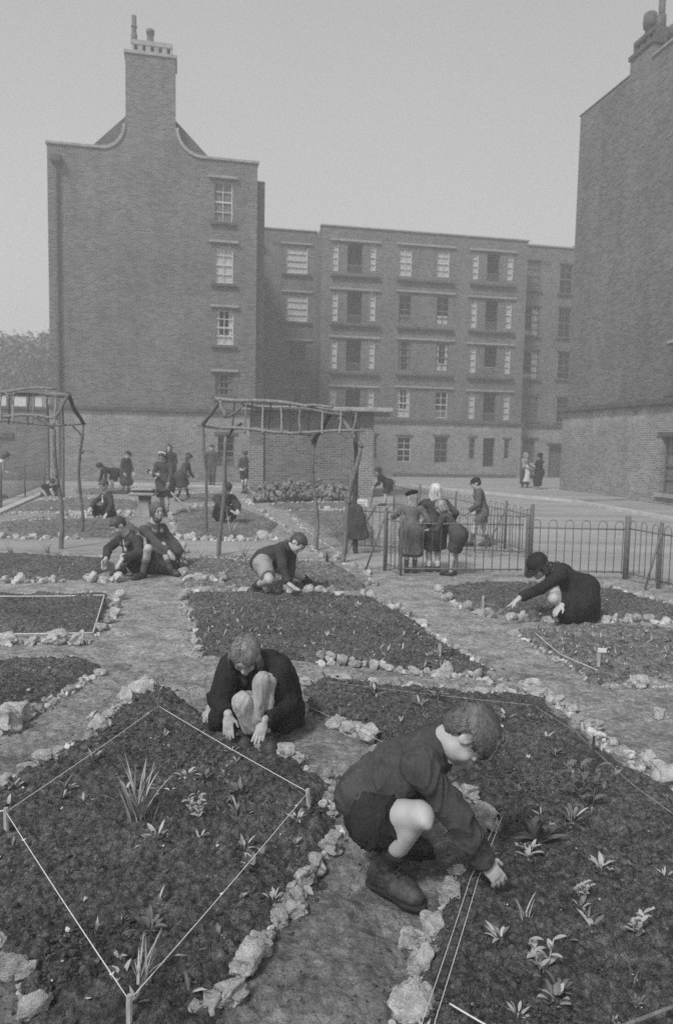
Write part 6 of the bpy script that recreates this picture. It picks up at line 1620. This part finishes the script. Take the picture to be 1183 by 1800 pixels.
# stone table on a pedestal
s = gg(256, 908); e = empty('stone_table', s); tag(e, 'pale stone slab on a squat pedestal behind the headscarf girl', 'table')
k = s[1]/F_PX; mb = MB(); mb.bevbox(-23*k, 20*k, -.3, .3, 38*k, 43*k, .02); mb.bevbox(-20*k, 17*k, -.26, .26, 45*k+.02, 50*k, .02); mb.build('slab', M['concrete'], e)
mb = MB(); mb.bevbox(-9*k, 8*k, -.16, .16, 30*k, 37.8*k, .01); mb.box(-18*k, 14*k, -.2, .2, 43*k+.001, 45*k+.019); mb.build('support', M['dark_band'], e)
mb = MB(); mb.add([(-15*k, -.22, 0), (12*k, -.22, 0), (12*k, .22, 0), (-15*k, .22, 0), (-8*k, -.15, 29.9*k), (7*k, -.15, 29.9*k), (7*k, .15, 29.9*k), (-8*k, .15, 29.9*k)], [(3, 2, 1, 0), (4, 5, 6, 7), (0, 1, 5, 4), (1, 2, 6, 5), (2, 3, 7, 6), (3, 0, 4, 7)]); mb.build('pedestal', M['coping'], e)

# ------------------------------------------------------------ far trees beyond the left wall
def tree(px, py_top, y, spread, label, seed):
    rng = random.Random(seed); top = PY(px, py_top, y); H = top.z; root = empty('tree', (top.x, y, 0)); tag(root, label, 'tree', 'trees beyond the left wall')
    mb = MB(); mb.tube([(0, 0, 0), (.1, 0, H*.3), (0, .1, H*.6), (.1, 0, H*.85)], [.35, .28, .18, .06], 8)
    tips = []
    for i in range(14):
        az = i*2.4; z0 = H*rng.uniform(.25, .7); q = (math.cos(az)*spread*rng.uniform(.4, .9), math.sin(az)*spread*rng.uniform(.4, .9), z0+H*rng.uniform(.1, .28)); mb.tube([(0, 0, z0), (q[0]*.5, q[1]*.5, (z0+q[2])/2+.2), q], [.12, .08, .03], 6); tips.append(q)
    mb.build('trunk', M['bark_dark'], root, True)
    vs = []; fs = []
    clumps = [(rng.gauss(0, .42)*spread, rng.gauss(0, .42)*spread, H*(.42+.5*rng.random()**.8), rng.uniform(.5, 1.3)) for _ in range(60)]+[(t[0], t[1], t[2], .8) for t in tips]
    for c in clumps:
        r = c[3]*(1.05-.35*max(0, c[2]/H-.6)/.4)
        for _ in range(70):
            u = Vector((rng.gauss(0, 1), rng.gauss(0, 1), rng.gauss(0, .8))); u = u*r*.5; p = Vector(c[:3])+u
            if p.z > H: continue
            a = Vector((rng.gauss(0, 1), rng.gauss(0, 1), rng.gauss(0, 1))).normalized()*.16; b = a.cross(Vector((rng.gauss(0, 1), rng.gauss(0, 1), rng.gauss(0, 1)))).normalized()*.11
            k = len(vs); vs += [p-a, p+b, p+a, p-b]; fs.append((k, k+1, k+2, k+3))
    mesh_obj('crown', [v[:] for v in vs], fs, M['crown'], root)
tree(15, 576, 62, 4.2, 'broad hazy tree at the far left, cut by the frame edge', 1)
tree(62, 582, 66, 3.2, 'hazy tree rising just left of the tall brick block', 2)
tree(-55, 600, 58, 4.5, 'hazy tree wholly behind the left frame edge', 3)
tree(100, 610, 64, 3.0, 'low hazy tree half hidden by the corner of the tall block', 4)
# ------------------------------------------------------------ the two children nearest the camera
def V3(v): return A((v.x, v.y, v.z))
J = pose(1.38, V3(PY(662, 1425, 2.86)), V3(PY(770, 1303, 2.74)), -38, twist=16,
         head=V3(PY(822, 1293, 2.69)), hf=(0.30, -0.12, -0.95), hu=(0.93, -0.10, 0.30),
         wR=V3(PY(870, 1542, 2.60)), wL=(0.44, 2.92, 0.22), aR=(0.205, 2.745, 0.075), aL=(0.245, 3.02, 0.075),
         eR=(0.3, -0.5, -0.2), eL=(-0.2, 0.6, -0.5), kR=(0.62, -0.62, 0.62), kL=(0.9, -0.1, 0.6),
         tR=(0.72, -0.70, 0), tL=(0.95, -0.3, 0), sh_w=0.105, sh_f=0.0)
J['knR'] = V3(PY(740, 1434, 2.60)); J['hipR'] = V3(PY(662, 1438, 2.75))
hemp = V3(PY(650, 1412, 2.86))
root, T, R, base = build_person("boy in a knitted jumper, shorts and boots squatting on the narrow path in the foreground",
    J, res=0.0055, hair='none', top='jumper', top_v=0.07, bottom='shorts', bottom_v=0.034, sleeve=1.06, sock=0.36, sock_v=0.03, shoe='boot', shoe_m='leather', hs=0.222,
    hands={'R': dict(d=(0.62, -0.12, -0.72), n=(-0.35, 0.85, -0.40), curl=0.8, s=0.142, spread=.16), 'L': dict(d=(0.6, 0, -0.7), n=(-0.6, 0, -0.6), curl=0.8, s=0.14)},
    hem=[(hemp, A((.12, 0, -1)))],
    extra=[(J['pel']+J['t']*.08-J['front']*.006, J['neck']-J['t']*.15-J['front']*.012, .112, .100, .05), (V3(PY(634, 1404, 2.90)), V3(PY(690, 1350, 2.84)), .100, .105, .05), (V3(PY(640, 1403, 2.84)), V3(PY(690, 1405, 2.80)), .115, .085, .03)],
    extra_bottom=[(J['pel']-J['front']*.035+J['t']*.05, J['pel']-J['front']*.01-J['t']*.02, .112, .112, .05)], puff=.97, shorts=.56, leg=.84, body_extra=[(V3(PY(700, 1431, 2.69)), V3(PY(738, 1429, 2.62)), .053, .043, .03), (V3(PY(694, 1476, 2.60)), V3(PY(724, 1459, 2.53)), .012, .010, .025, 1), (V3(PY(746, 1446, 2.555)), V3(PY(752, 1452, 2.555)), .010, .010, .03)], arm_puff=1.14, eyes=True, wr=(0.016, 12, (1.5, 1.3, 0.8)))
w = J['wrR']; e_ = J['elR']; d_ = nrm(w-e_)
cu_ = Vol(w-.15, w+.15, .005); cu_.cap(e_+(w-e_)*.90, e_+(w-e_)*1.07, .040, .037, .004, cuts=[(e_+(w-e_)*1.07, d_), (e_+(w-e_)*.90, -d_)])
v, f = cu_.mesh((.002, 60, (1, 1, 1)), 0); mesh_obj('cuff', v-base, f, cloth(.05), root, True)
# ribbed cuff and hair: cropped back and sides, a thick forelock hanging over the brow
hs = 0.222
hv = Vol(J['head']-hs*.8, J['head']+hs*.8, 0.0042)
hv.ell(T(0, -.075, .14), (.368*hs, .445*hs, .39*hs), R, cuts=[(T(0, -.1, -.14), -R[2]*.8-R[1]*.1)])
hv.ell(T(0, -.24, -.08), (.26*hs, .25*hs, .30*hs), R, k=.05*hs, cuts=[(T(0, -.3, -.34), -R[2])])
hv.ell(T(0, .47, -.13), (.36*hs, .34*hs, .30*hs), R, k=.03*hs, sub=True)
for sx in (-1, 1): hv.ell(T(sx*.38, .02, -.13), (.13*hs, .17*hs, .20*hs), R, k=.03*hs, sub=True)
for sx in (-.16, -.05, .06, .16): hv.cap(T(sx, .18, .42), T(sx*1.1, .40, .25), .10*hs, .05*hs, .06*hs)
v, f = hv.mesh((0.003, 60, (1, 1, 1)), 1)
hair_o = mesh_obj('hair', v-base, f, hair_mat(0.085), root, True)
def reg_boy(x, y, z):
    return not ((y > .10 and z < .26) or z < -.12 or (abs(x) > .22 and -.22 < y < .4 and z < .12))
strands(hair_o, base, J, T, R, hs, 7500, .30, hair_mat(0.15), lambda x, y, z: (x*.6+.15*math.sin(9*y), 1.0 if z > .1 else .15, -.2 if z > .1 else -1.0), reg_boy, 4, lift=.035, w=0.0011)

# girl in the long coat, facing the camera
J = pose(1.34, V3(PY(468, 1238, 4.40)), V3(PY(446, 1162, 4.24)), -97, twist=-4,
         head=V3(PY(432, 1152, 4.14)), hf=(-0.08, -0.74, -0.80), hu=(-0.05, -0.80, 0.62),
         wR=V3(PY(402, 1256, 3.98)), wL=V3(PY(464, 1266, 3.95)), aR=V3(PY(437, 1283, 4.10)), aL=V3(PY(463, 1291, 4.02)),
         eR=(-0.35, 0.6, 0.0), eL=(0.45, 0.6, 0.0), kR=(-0.35, -1.0, 0.25), kL=(-0.12, -0.55, 1.0),
         tR=(-0.1, -1, 0), tL=(0.25, -1, 0), sh_w=0.112)
J['knR'] = V3(PY(426, 1236, 4.0)); J['anR'] = V3(PY(441, 1284, 4.10)); J['knL'] = V3(PY(464, 1204, 4.06)); J['anL'] = V3(PY(467, 1288, 4.02))
root, T, R, base = build_person("girl with middle-parted hair and dark coat squatting, both bare hands on the soil",
    J, res=0.007, hair='parted', hair_v=0.12, top='coat', top_v=0.026, coat=0.42, bottom='none', sock=0, shoe='shoe', hs=0.212,
    hands={'R': dict(d=(0.02, -0.25, -0.95), n=(0.2, 0.9, -0.3), curl=0.25, s=0.145, side=1, spread=.12), 'L': dict(d=(-0.25, -0.35, -0.9), n=(-0.1, 0.9, -0.4), curl=0.2, s=0.145, side=-1, spread=.15)},
    extra=[(J['pel']+A((.03, .05, .12)), V3(PY(518, 1272, 4.36)), .15, .06, .08, [(V3(PY(520, 1290, 4.3)), (0.3, -.2, -1))]),
           (J['pel']+A((.0, .03, .18)), J['pel']+A((.02, .05, .0)), .14, .17, .08),
           (J['pel']+A((-.12, .02, .0)), V3(PY(395, 1272, 4.2)), .12, .05, .08),
           (J['pel'], J['pel']+A((0, .12, -.08)), .14, .14, .08)],
    puff=1.1, arm_puff=1.12, wr=(0.015, 12, (1, 1, 0.5)), eyes=True)
hs = 0.212
sk = Vol((-1.0, 3.5, 0), (0.1, 4.7, .9), .006)
sk.cap(V3(PY(427, 1233, 3.93)), V3(PY(441, 1276, 3.98)), .052, .050, .01); sk.cap(J['hipR'], V3(PY(427, 1236, 3.96)), .085, .054, .03)
sk.cap(V3(PY(461, 1196, 3.98)), V3(PY(452, 1262, 3.96)), .047, .040, .010); sk.cap(V3(PY(473, 1200, 4.02)), V3(PY(472, 1246, 4.0)), .040, .030, .008)
sk.cap(J['hipL'], V3(PY(465, 1200, 4.06)), .085, .055, .03)
v, f = sk.mesh((.009, 19, (1.3, 1, .35)), 1); mesh_obj('skirt', v-base, f, cloth(.38), root, True)
cf = Vol((-1.2, 3.5, 0), (0.3, 5, 1.1), .007)                     # open coat fronts hanging to the ground on either side
cf.cap(V3(PY(402, 1190, 4.12)), V3(PY(384, 1262, 4.12)), .05, .055, .03, cuts=[((0, 0, .03), (0, 0, -1))]); cf.cap(V3(PY(384, 1262, 4.14)), V3(PY(380, 1274, 4.2)), .05, .05, .03, cuts=[((0, 0, .03), (0, 0, -1))])
cf.cap(V3(PY(487, 1190, 4.12)), V3(PY(500, 1270, 4.15)), .06, .07, .03, cuts=[((0, 0, .03), (0, 0, -1))])
v, f = cf.mesh((.006, 13, (1, 1, .4)), 1); mesh_obj('coat_front', v-base, f, cloth(.028), root, True)
strands(root, base, J, T, R, hs, 3600, .5, hair_mat(0.24), lambda x, y, z: ((1 if x > .06 else -1)*.8, .25, -.9), lambda x, y, z: not (y > .10 and z < .30 and abs(x) < .24), 8, lift=.02, w=0.0011)
# ------------------------------------------------------------ the other figures
def Q(px, py, y): return V3(PY(px, py, y))
# kneeling boy in the centre
y = 8.35
J = pose(1.42, Q(462, 988, y+.10), Q(508, 962, y-.02), -22, head=Q(524, 955, y-.06), hf=(.55, -.45, -.70), hu=(.72, -.1, .70),
         wR=Q(514, 1050, y-.55), wL=Q(504, 1048, y-.25), aR=Q(446, 1032, y+.18), aL=Q(545, 1024, y+.45), eR=(-.3, -.3, .1), eL=(.3, .5, 0), kR=(.2, -.5, -.9), kL=(.8, .2, .8),
         tR=(-.7, .2, -.5), tL=(1, -.3, 0), unR=(-.5, .1, .85), sh_w=.11)
J['hipR'] = Q(462, 992, y-.08); J['knR'] = Q(474, 1019, y-.32); J['anR'] = Q(448, 1030, y-.02)
build_person("bareheaded boy in a dark jacket kneeling on the planted strip, leaning on one flat hand", J, res=.009, hair='short', hair_v=.06, top='jacket', top_v=.055, bottom='shorts', bottom_v=.32, shorts=.8, sock=.35, sock_v=.06,
    hands={'R': dict(d=(.75, -.5, -.35), n=(-.2, 0, -1), curl=.15), 'L': dict(d=(.2, -.3, -.9))}, extra=[(J['pel']+J['t']*.04, J['pel']+J['t']*.12, .14, .13, .06), (J['pel']+A((-.02, 0, .02)), J['pel']+A((-.10, 0, -.01)), .10, .05, .05)], arm_puff=1.1)
# girl in dark hat by the railings
y = 7.35
J = pose(1.45, Q(1018, 1054, y), Q(970, 1000, y-.04), 180, head=Q(945, 996, y-.08), hf=(-.75, -.25, -.60), hu=(-.55, -.1, .82),
         wL=Q(912, 1052, y-.25), wR=Q(992, 1078, y-.30), aL=Q(1000, 1088, y-.05), aR=Q(1014, 1090, y-.02), eL=(-.2, -.1, -1), eR=(.5, -.4, 0), kL=(-1, -.1, .75), kR=(-1, -.3, .5), tL=(-1, -.1, 0), tR=(-1, -.2, 0), sh_w=.11)
J['knL'] = Q(967, 1036, y-.12); J['knR'] = Q(972, 1052, y-.22)
build_person("girl in a dark hat and long black coat crouching, reaching out with a trowel", J, res=.009, hair='bob', hair_v=.05, hat='cloche', hat_v=.03, top='coat', top_v=.032, coat=.50, bottom='none', sock=.3, sock_v=.05,
    hands={'L': dict(d=(-.75, -.35, -.45), n=(0, -.2, -1), curl=.6), 'R': dict(d=(-.7, -.4, -.5), n=(-.2, 0, -1), curl=.6)},
    extra=[(J['pel']+A((.04, 0, .12)), Q(1028, 1078, y), .15, .14, .08, [(Q(1020, 1097, y), (0, 0, -1))]), (J['pel']+J['t']*.12-J['front']*.05, J['neck']-J['t']*.12-J['front']*.03, .135, .12, .06), (J['pel'], Q(1000, 1075, y-.1), .14, .13, .08, [(Q(1000, 1096, y), (0, 0, -1))])], arm_puff=1.15)
V = Vol(J['knL']-.25, J['knL']+.25, .009); V.cap(J['knL']+A((0, -.04, .01)), J['knL']+A((.03, -.03, -.05)), .078, .075, .02); v_, f_ = V.mesh((.006, 14, (1, 1, .5)), 1); r_ = [o for o in bpy.data.objects if o.get('label', '').startswith('girl in a dark hat')][0]; mesh_obj('skirt', v_-A(r_['_base']), f_, cloth(.5), r_, True)
w = J['wrL']; hd = nrm(A((-.75, -.35, -.45))); p = w+hd*.12; d = nrm(A((-.85, -.2, -.5)))
e = empty('trowel', p); tag(e, 'small dark hand trowel held by the girl in the dark hat', 'trowel')
mb = MB(); mb.tube([-d*.05, d*.05], .012, 8); mb.build('handle', M['peg'], e, True); mb = MB(); mb.tube([d*.05, d*.09], .005, 6); s_ = np.cross(d, A((0, 0, 1))); s_ = nrm(s_); u_ = np.cross(s_, d)
mb.add([d*.09-s_*.03, d*.09+s_*.03, d*.16+s_*.028, d*.20, d*.16-s_*.028, d*.13-u_*.012], [(0, 5, 4), (1, 2, 5), (2, 3, 5), (3, 4, 5), (0, 1, 5)]); mb.build('blade', M['iron'], e)
# boy with the pale knee, left
y = 9.45
J = pose(1.45, Q(243, 988, y+.12), Q(226, 941, y-.02), -128, head=Q(208, 924, y-.10), hf=(-.6, -.55, -.65), hu=(-.45, -.3, .85),
         wR=Q(187, 982, y-.25), wL=Q(216, 983, y-.42), aR=Q(214, 996, y-.20), aL=Q(248, 1004, y-.10), eR=(-.6, .2, 0), eL=(.6, -.3, -.3), kR=(-.5, -.9, .35), kL=(.25, -.8, 1.0), tR=(-.5, -.8, 0), tL=(-.35, -.8, 0), sh_w=.12)
J['knL'] = Q(261, 964, y-.30); J['anL'] = Q(251, 1006, y-.22); J['knR'] = Q(219, 980, y-.30); J['anR'] = Q(216, 999, y-.12)
build_person("dark-haired boy squatting beside the headscarf girl with one pale knee raised, digging", J, res=.010, hair='short', hair_v=.06, top='jacket', top_v=.055, bottom='shorts', bottom_v=.03, sock=.6, sock_v=.2,
    hands={'R': dict(d=(-.2, -.3, -.9)), 'L': dict(d=(-.5, -.4, -.7))}, shirt=.6, arm_puff=1.15, extra=[(J['pel'], J['pel']+J['t']*.15, .15, .14, .06)])
# headscarf girl beside him
y = 9.75
J = pose(1.42, Q(280, 986, y+.05), Q(269, 924, y), -28, twist=-10, head=Q(277, 898, y-.03), hf=(.62, -.78, -.05), hu=(0, 0, 1),
         wR=Q(305, 976, y-.25), wL=Q(314, 980, y+.1), aR=Q(300, 1000, y-.25), aL=Q(318, 996, y+.05), eR=(.2, -.6, -.6), eL=(.6, .4, -.5), kR=(.7, -.7, .25), kL=(.9, .1, .3), tR=(.6, -.6, .2), tL=(.9, -.1, .2), sh_w=.11)
build_person("girl in a headscarf and dark coat sitting on the path, turning to look back", J, res=.010, hair='none', hat='scarf', hat_v=.13, top='coat', top_v=.10, coat=.88, leg=.8, bottom='none', sock=.4, sock_v=.12,
    hands={'R': dict(d=(.6, -.4, -.6)), 'L': dict(d=(.8, 0, -.4))}, extra=[(J['pel']+A((0, 0, .08)), J['pel']+A((.02, -.1, -.04)), .17, .19, .08, [(A((0, 0, .01)), (0, 0, -1))]), (J['pel'], Q(300, 992, y-.1), .16, .10, .08, [(A((0, 0, .01)), (0, 0, -1))])], arm_puff=1.1)
# capped boy squatting behind the pergola post
y = 15.6
J = pose(1.5, Q(388, 903, y+.1), Q(396, 872, y), -45, head=Q(400, 859, y-.05), hf=(.4, -.75, -.5), hu=(.1, -.2, .95), wR=Q(406, 898, y-.35), wL=Q(418, 897, y-.2), aR=Q(392, 917, y-.2), aL=Q(408, 916, y+.05), eR=(-.8, -.3, -.3), eL=(.7, .5, -.3), kR=(.2, -.9, .5), kL=(.8, -.2, .5), sh_w=.13)
build_person("boy in a round cap and dark suit squatting behind the pergola post, hands together", J, res=.014, hair='short', hair_v=.05, hat='flat', hat_v=.04, top='jacket', top_v=.06, bottom='trousers', bottom_v=.025, sock=0, arm_puff=1.25, puff=1.2, shirt=.5)
def stand(px, py, H, yaw, label, lean=0.0, lang=None, bow=0.0, step=.10, stepdir=None, y=None, armL=None, armR=None, headturn=0, **kw):
    """an upright or stooping figure whose feet are under a point of the photograph"""
    b = G(px, py) if y is None else Vector(((px-W_PX/2)/F_PX*y*1.0, y, 0)); b = A((b.x, b.y, 0)); a = math.radians(yaw); f = A((math.cos(a), math.sin(a), 0)); r = A((f[1], -f[0], 0))
    la = math.radians(lean); pel = b+A((0, 0, .50*H))-f*math.sin(la)*.12*H
    t = f*math.sin(la)+A((0, 0, math.cos(la))); neck = pel+t*.315*H
    hb = math.radians(lean*.7+bow); hdir = f*math.sin(hb*.6)+A((0, 0, math.cos(hb*.6)))
    ht = math.radians(yaw+headturn); hf_ = A((math.cos(ht), math.sin(ht), 0))*math.cos(hb)-A((0, 0, math.sin(hb)))
    hu_ = A((math.cos(ht), math.sin(ht), 0))*math.sin(hb)+A((0, 0, math.cos(hb)))
    head = neck+hdir*.105*H+f*.01*H
    sd = f if stepdir is None else A(stepdir)
    sh = neck-t*.035*H
    def arm(s, v):
        if v is None: return sh+r*s*.15*H+A((0, 0, -.30*H))+f*.03*H
        return sh+r*(s*.118+v[0])*H+f*v[1]*H+A((0, 0, v[2]*H))
    J = pose(H, pel, neck, yaw, head=head, hf=hf_, hu=hu_, wL=arm(-1, armL), wR=arm(1, armR), aL=b-r*.05*H+sd*step*H*.5+A((0, 0, .052*H)), aR=b+r*.05*H-sd*step*H*.5+A((0, 0, .052*H)), eL=-r*.5-f*.5+A((0, 0, -.3)), eR=r*.5-f*.5+A((0, 0, -.3)), kL=f, kR=f, sh_w=.112)
    return J, build_person(label, J, **kw)[0]
stand(431, 867, 1.50, -105, "boy in a light-topped cap and shorts standing before the left pier of the shed", bow=15, armL=(.06, .16, -.20), armR=(-.06, .16, -.20), res=.018, hair='short', hat='cap', hat_v=.10, top='jacket', top_v=.06, bottom='shorts', bottom_v=.04, sock=.75, sock_v=.2, eyes=False)
J, r_ = stand(373, 853, 1.68, -92, "tall boy in a dark suit and cap standing against the left block's lowest window", res=.02, hair='short', hat='flat', hat_v=.05, top='jacket', top_v=.085, bottom='trousers', bottom_v=.08, sock=0, arm_puff=1.1, puff=1.1, eyes=False)
stand(322, 881, 1.46, -5, "girl in a beret and dark coat stooping forward with straight legs", lean=28, bow=5, step=.22, armL=(0, .12, -.27), armR=(0, .10, -.26), res=.018, hair='bob', hair_v=.05, hat='beret', hat_v=.03, top='coat', top_v=.075, coat=.9, flare=1.25, bottom='none', sock=.85, sock_v=.04, eyes=False)
J, r_ = stand(291, 906, 1.55, -100, "girl with a white hair band hoeing, long pale handle across her body", lean=14, bow=30, armL=(-.02, .17, -.28), armR=(-.06, .15, -.14), res=.016, hair='bob', hair_v=.06, hat='band', hat_v=.6, top='coat', top_v=.08, coat=.62, flare=1.2, bottom='skirt', bottom_v=.03, sock=.25, sock_v=.3)
h1 = Q(262, 828, 17.6); h2 = Q(336, 901, 17.0); e = empty('hoe', h2); tag(e, 'long pale-handled hoe held slantwise by the girl with the white hair band', 'hoe')
hdl = A(h1)-A(h2); mb = MB(); mb.tube([(0, 0, 0), hdl*.5+A((0, 0, .01)), hdl], .024, 8); mb.build('handle', M['peg'], e, True); mb = MB(); mb.bevbox(-.08, .08, -.01, .0, -.14, .0, .003); mb.tube([(0, 0, -.02), (.0, .0, .05)], .02, 6); mb.build('blade', M['iron'], e)
mb = MB(); mb.tube([hdl*.985-A((.03, 0, .03)), hdl*1.01+A((.02, 0, .03))], .04, 8); mb.build('grip', M['bark_dark'], e, True)
stand(298, 862, 1.66, -85, "long-haired girl in a dark coat standing behind the hoeing girl", bow=5, res=.02, hair='long', hair_v=.03, top='coat', top_v=.045, coat=.9, bottom='none', sock=.2, eyes=False, armL=(.04, .04, -.28))
stand(221, 868, 1.44, -25, "boy in a cap and long dark coat standing with bowed head", lean=10, bow=35, headturn=10, res=.018, hair='short', hat='flat', hat_v=.04, top='coat', top_v=.075, coat=1.25, flare=1.1, bottom='none', sock=.4, eyes=False, armL=(.0, .10, -.28), armR=(.03, .06, -.29))
stand(196, 868, 1.42, 215, "dark-coated girl bending right down over the far plot", lean=78, bow=10, armL=(0, .04, -.31), armR=(.02, .08, -.30), res=.018, hair='bob', hair_v=.03, top='coat', top_v=.03, coat=.8, bottom='none', sock=.3, sock_v=.4, eyes=False)
# squatting boy with open jacket over a white shirt
y = 16.2
J = pose(1.5, Q(194, 903, y+.15), Q(187, 868, y), -140, head=Q(183, 853, y-.05), hf=(-.5, -.7, -.5), hu=(-.2, -.3, .9), wR=Q(160, 893, y-.2), wL=Q(188, 903, y-.4), aR=Q(172, 916, y-.1), aL=Q(200, 914, y-.15), eR=(-.7, .2, 0), eL=(.6, -.4, -.4), kR=(-.9, -.4, .7), kL=(-.2, -.8, .4), sh_w=.12)
build_person("boy in an open jacket over a white shirt squatting among the far left plots", J, res=.014, hair='short', hair_v=.07, top='jacket', top_v=.06, bottom='trousers', bottom_v=.025, sock=0, shirt=.7, arm_puff=1.1)
y = 23
J = pose(1.45, Q(84, 871, y+.1), Q(90, 853, y), -70, head=Q(93, 848, y-.12), hf=(.3, -.7, -.7), hu=(.2, -.5, .8), wR=Q(90, 874, y-.3), wL=Q(100, 874, y-.25), aR=Q(88, 878, y-.25), aL=Q(98, 878, y-.15), kR=(0, -.9, .7), kL=(.4, -.8, .7), sh_w=.13)
build_person("dark-clad child with pale knees squatting at the far left beside the railings", J, res=.02, hair='short', hair_v=.03, top='jacket', top_v=.03, bottom='shorts', bottom_v=.03, sock=0, arm_puff=1.2, puff=1.15, eyes=False)
stand(-4, 876, 1.5, 10, "child in a white blouse leaning over behind the railings at the left frame edge", lean=45, res=.02, hair='bob', hair_v=.04, top='blouse', top_v=.6, bottom='skirt', bottom_v=.05, sock=.3, eyes=False, armL=(0, .15, -.2), armR=(0, .15, -.2))
y = 24
J = pose(1.35, Q(570, 870, y+.25), Q(564, 861, y), -110, head=Q(562, 856, y-.12), hf=(-.1, -.5, -.85), hu=(0, -.85, .5), wR=Q(553, 873, y-.2), wL=Q(573, 880, y-.4), aR=Q(562, 879, y), aL=Q(576, 879, y), kR=(-.3, -.8, .8), kL=(.3, -.8, .8), sh_w=.12)
build_person("small dark-clad child bent double beside the rubble heap", J, res=.02, hair='bob', hair_v=.03, top='jacket', top_v=.03, bottom='skirt', bottom_v=.03, sock=.3, eyes=False)
stand(676, 889, 1.28, 188, "girl in a brimmed hat bending forward on two sticks near the shed corner", lean=52, bow=-30, armL=(0, .16, -.24), armR=(0, .10, -.24), step=.05, res=.016, hair='bob', hair_v=.05, hat='brim', hat_v=.06, top='coat', top_v=.03, coat=.45, flare=1.3, bottom='skirt', bottom_v=.05, sock=.45, sock_v=.5)
for i, (x0, y0, x1, y1, lab) in enumerate(((661, 850, 650, 890, 'left one of two thin sticks by the girl in the brimmed hat'), (690, 852, 694, 892, 'right one of two thin sticks by the girl in the brimmed hat'))):
    b = G(x1, y1); t = Q(x0, y0, b.y); mb = MB(); pole(mb, (0, 0, -.05), A(t)-A((b.x, b.y, 0)), .016, .014, .01, 60+i); o = mb.build('stick', M['bark_dark'], None, True); o.location = (b.x, b.y, 0); tag(o, lab, 'stick')
# the three small girls at the railings
stand(721, 1006, 1.12, 82, "fair-haired girl in a dark beret and long light coat, leftmost of three at the railings", res=.010, hair='curly', hair_v=.34, hat='beret', hat_v=.015, top='coat', top_v=.15, coat=1.25, flare=1.15, bottom='none', sock=.9, sock_v=.07, step=.0, armL=(-.02, .17, -.06), armR=(.03, .12, -.18), hs=.185, eyes=False)
stand(761, 1004, 1.22, 92, "fair curly-haired girl in a dark coat, arms round the children either side", res=.009, hair='curly', hair_v=.6, top='coat', top_v=.075, coat=1.0, flare=1.2, bottom='none', sock=.28, sock_v=.65, step=.0, armL=(-.13, .10, -.17), armR=(.12, .08, -.18), hs=.20, eyes=False, puff=1.1)
stand(794, 1011, 1.10, 150, "bare-legged child in a dark coat leaning forward at the right of the three", lean=42, bow=5, res=.010, hair='bob', hair_v=.25, top='coat', top_v=.08, coat=.85, flare=.88, bottom='none', sock=.12, sock_v=.4, step=.0, armL=(0, .16, -.16), armR=(0, .12, -.22), hs=.18, eyes=False)
stand(842, 961, 1.22, 172, "boy in a cap and grey jacket striding past beyond the railings", lean=14, bow=12, step=.26, armL=(0, .12, -.25), armR=(0, .04, -.27), res=.011, hair='short', hair_v=.05, hat='cap', hat_v=.035, top='jacket', top_v=.12, bottom='shorts', bottom_v=.15, sock=.6, sock_v=.14, arm_puff=1.1, puff=1.15)
# women on the far pavement
J, r_ = stand(921, 861, 1.62, -45, "woman in a long white apron standing on the far pavement", res=.022, hair='bob', hair_v=.25, top='blouse', top_v=.35, bottom='skirt', bottom_v=.05, sock=.6, sock_v=.05, armL=(-.05, .2, -.16), armR=(-.1, .15, -.2), eyes=False)
V = Vol(J['pel']-.5, J['pel']+.5, .02); V.cap(J['pel']+J['front']*.05+A((0, 0, .16)), J['pel']+J['front']*.09+A((0, 0, -.42)), .13, .21, .03, cuts=[(J['pel']+A((0, 0, -.46)), (0, 0, -1))])
V, F = V.mesh(None, 1); o = mesh_obj('apron', V-A(r_['_base']), F, cloth(.62), r_, True)
V = Vol(J['pel']-.7, J['pel']+.3, .02); V.cap(J['pel'], J['pel']+A((0, 0, -.52)), .15, .21, .03, cuts=[(J['pel']+A((0, 0, -.56)), (0, 0, -1))]); V, F = V.mesh(None, 1); mesh_obj('long_skirt', V-A(r_['_base']), F, cloth(.03), r_, True)
J, r_ = stand(946, 864, 1.60, 200, "woman in a long dark coat on the far pavement, reaching toward the aproned woman", res=.022, hair='bob', hair_v=.02, hat='cloche', hat_v=.02, top='coat', top_v=.022, coat=1.5, flare=1.15, bottom='none', sock=0, armL=(0, .27, -.06), armR=(.05, .03, -.28), eyes=False)
hb_ = J['wrR']-A((0, 0, .22)); V = Vol(hb_-.3, hb_+.3, .02); V.cap(hb_+A((-.1, 0, .05)), hb_+A((.12, 0, .02)), .12, .12, .02, sq=((0, 1, 0), 1.8)); V.cap(hb_+A((-.07, 0, .12)), J['wrR']-A((0, 0, .06)), .015, .015, .01); V.cap(hb_+A((.07, 0, .12)), J['wrR']-A((0, 0, .06)), .015, .015, .01)
V, F = V.mesh(None, 1); o = mesh_obj('handbag', V-hb_, F, M['leather'], None, True); o.location = hb_; tag(o, 'dark handbag in the hand of the woman in the long coat', 'bag')
for o in list(bpy.data.objects):
    if '_base' in o: del o['_base']
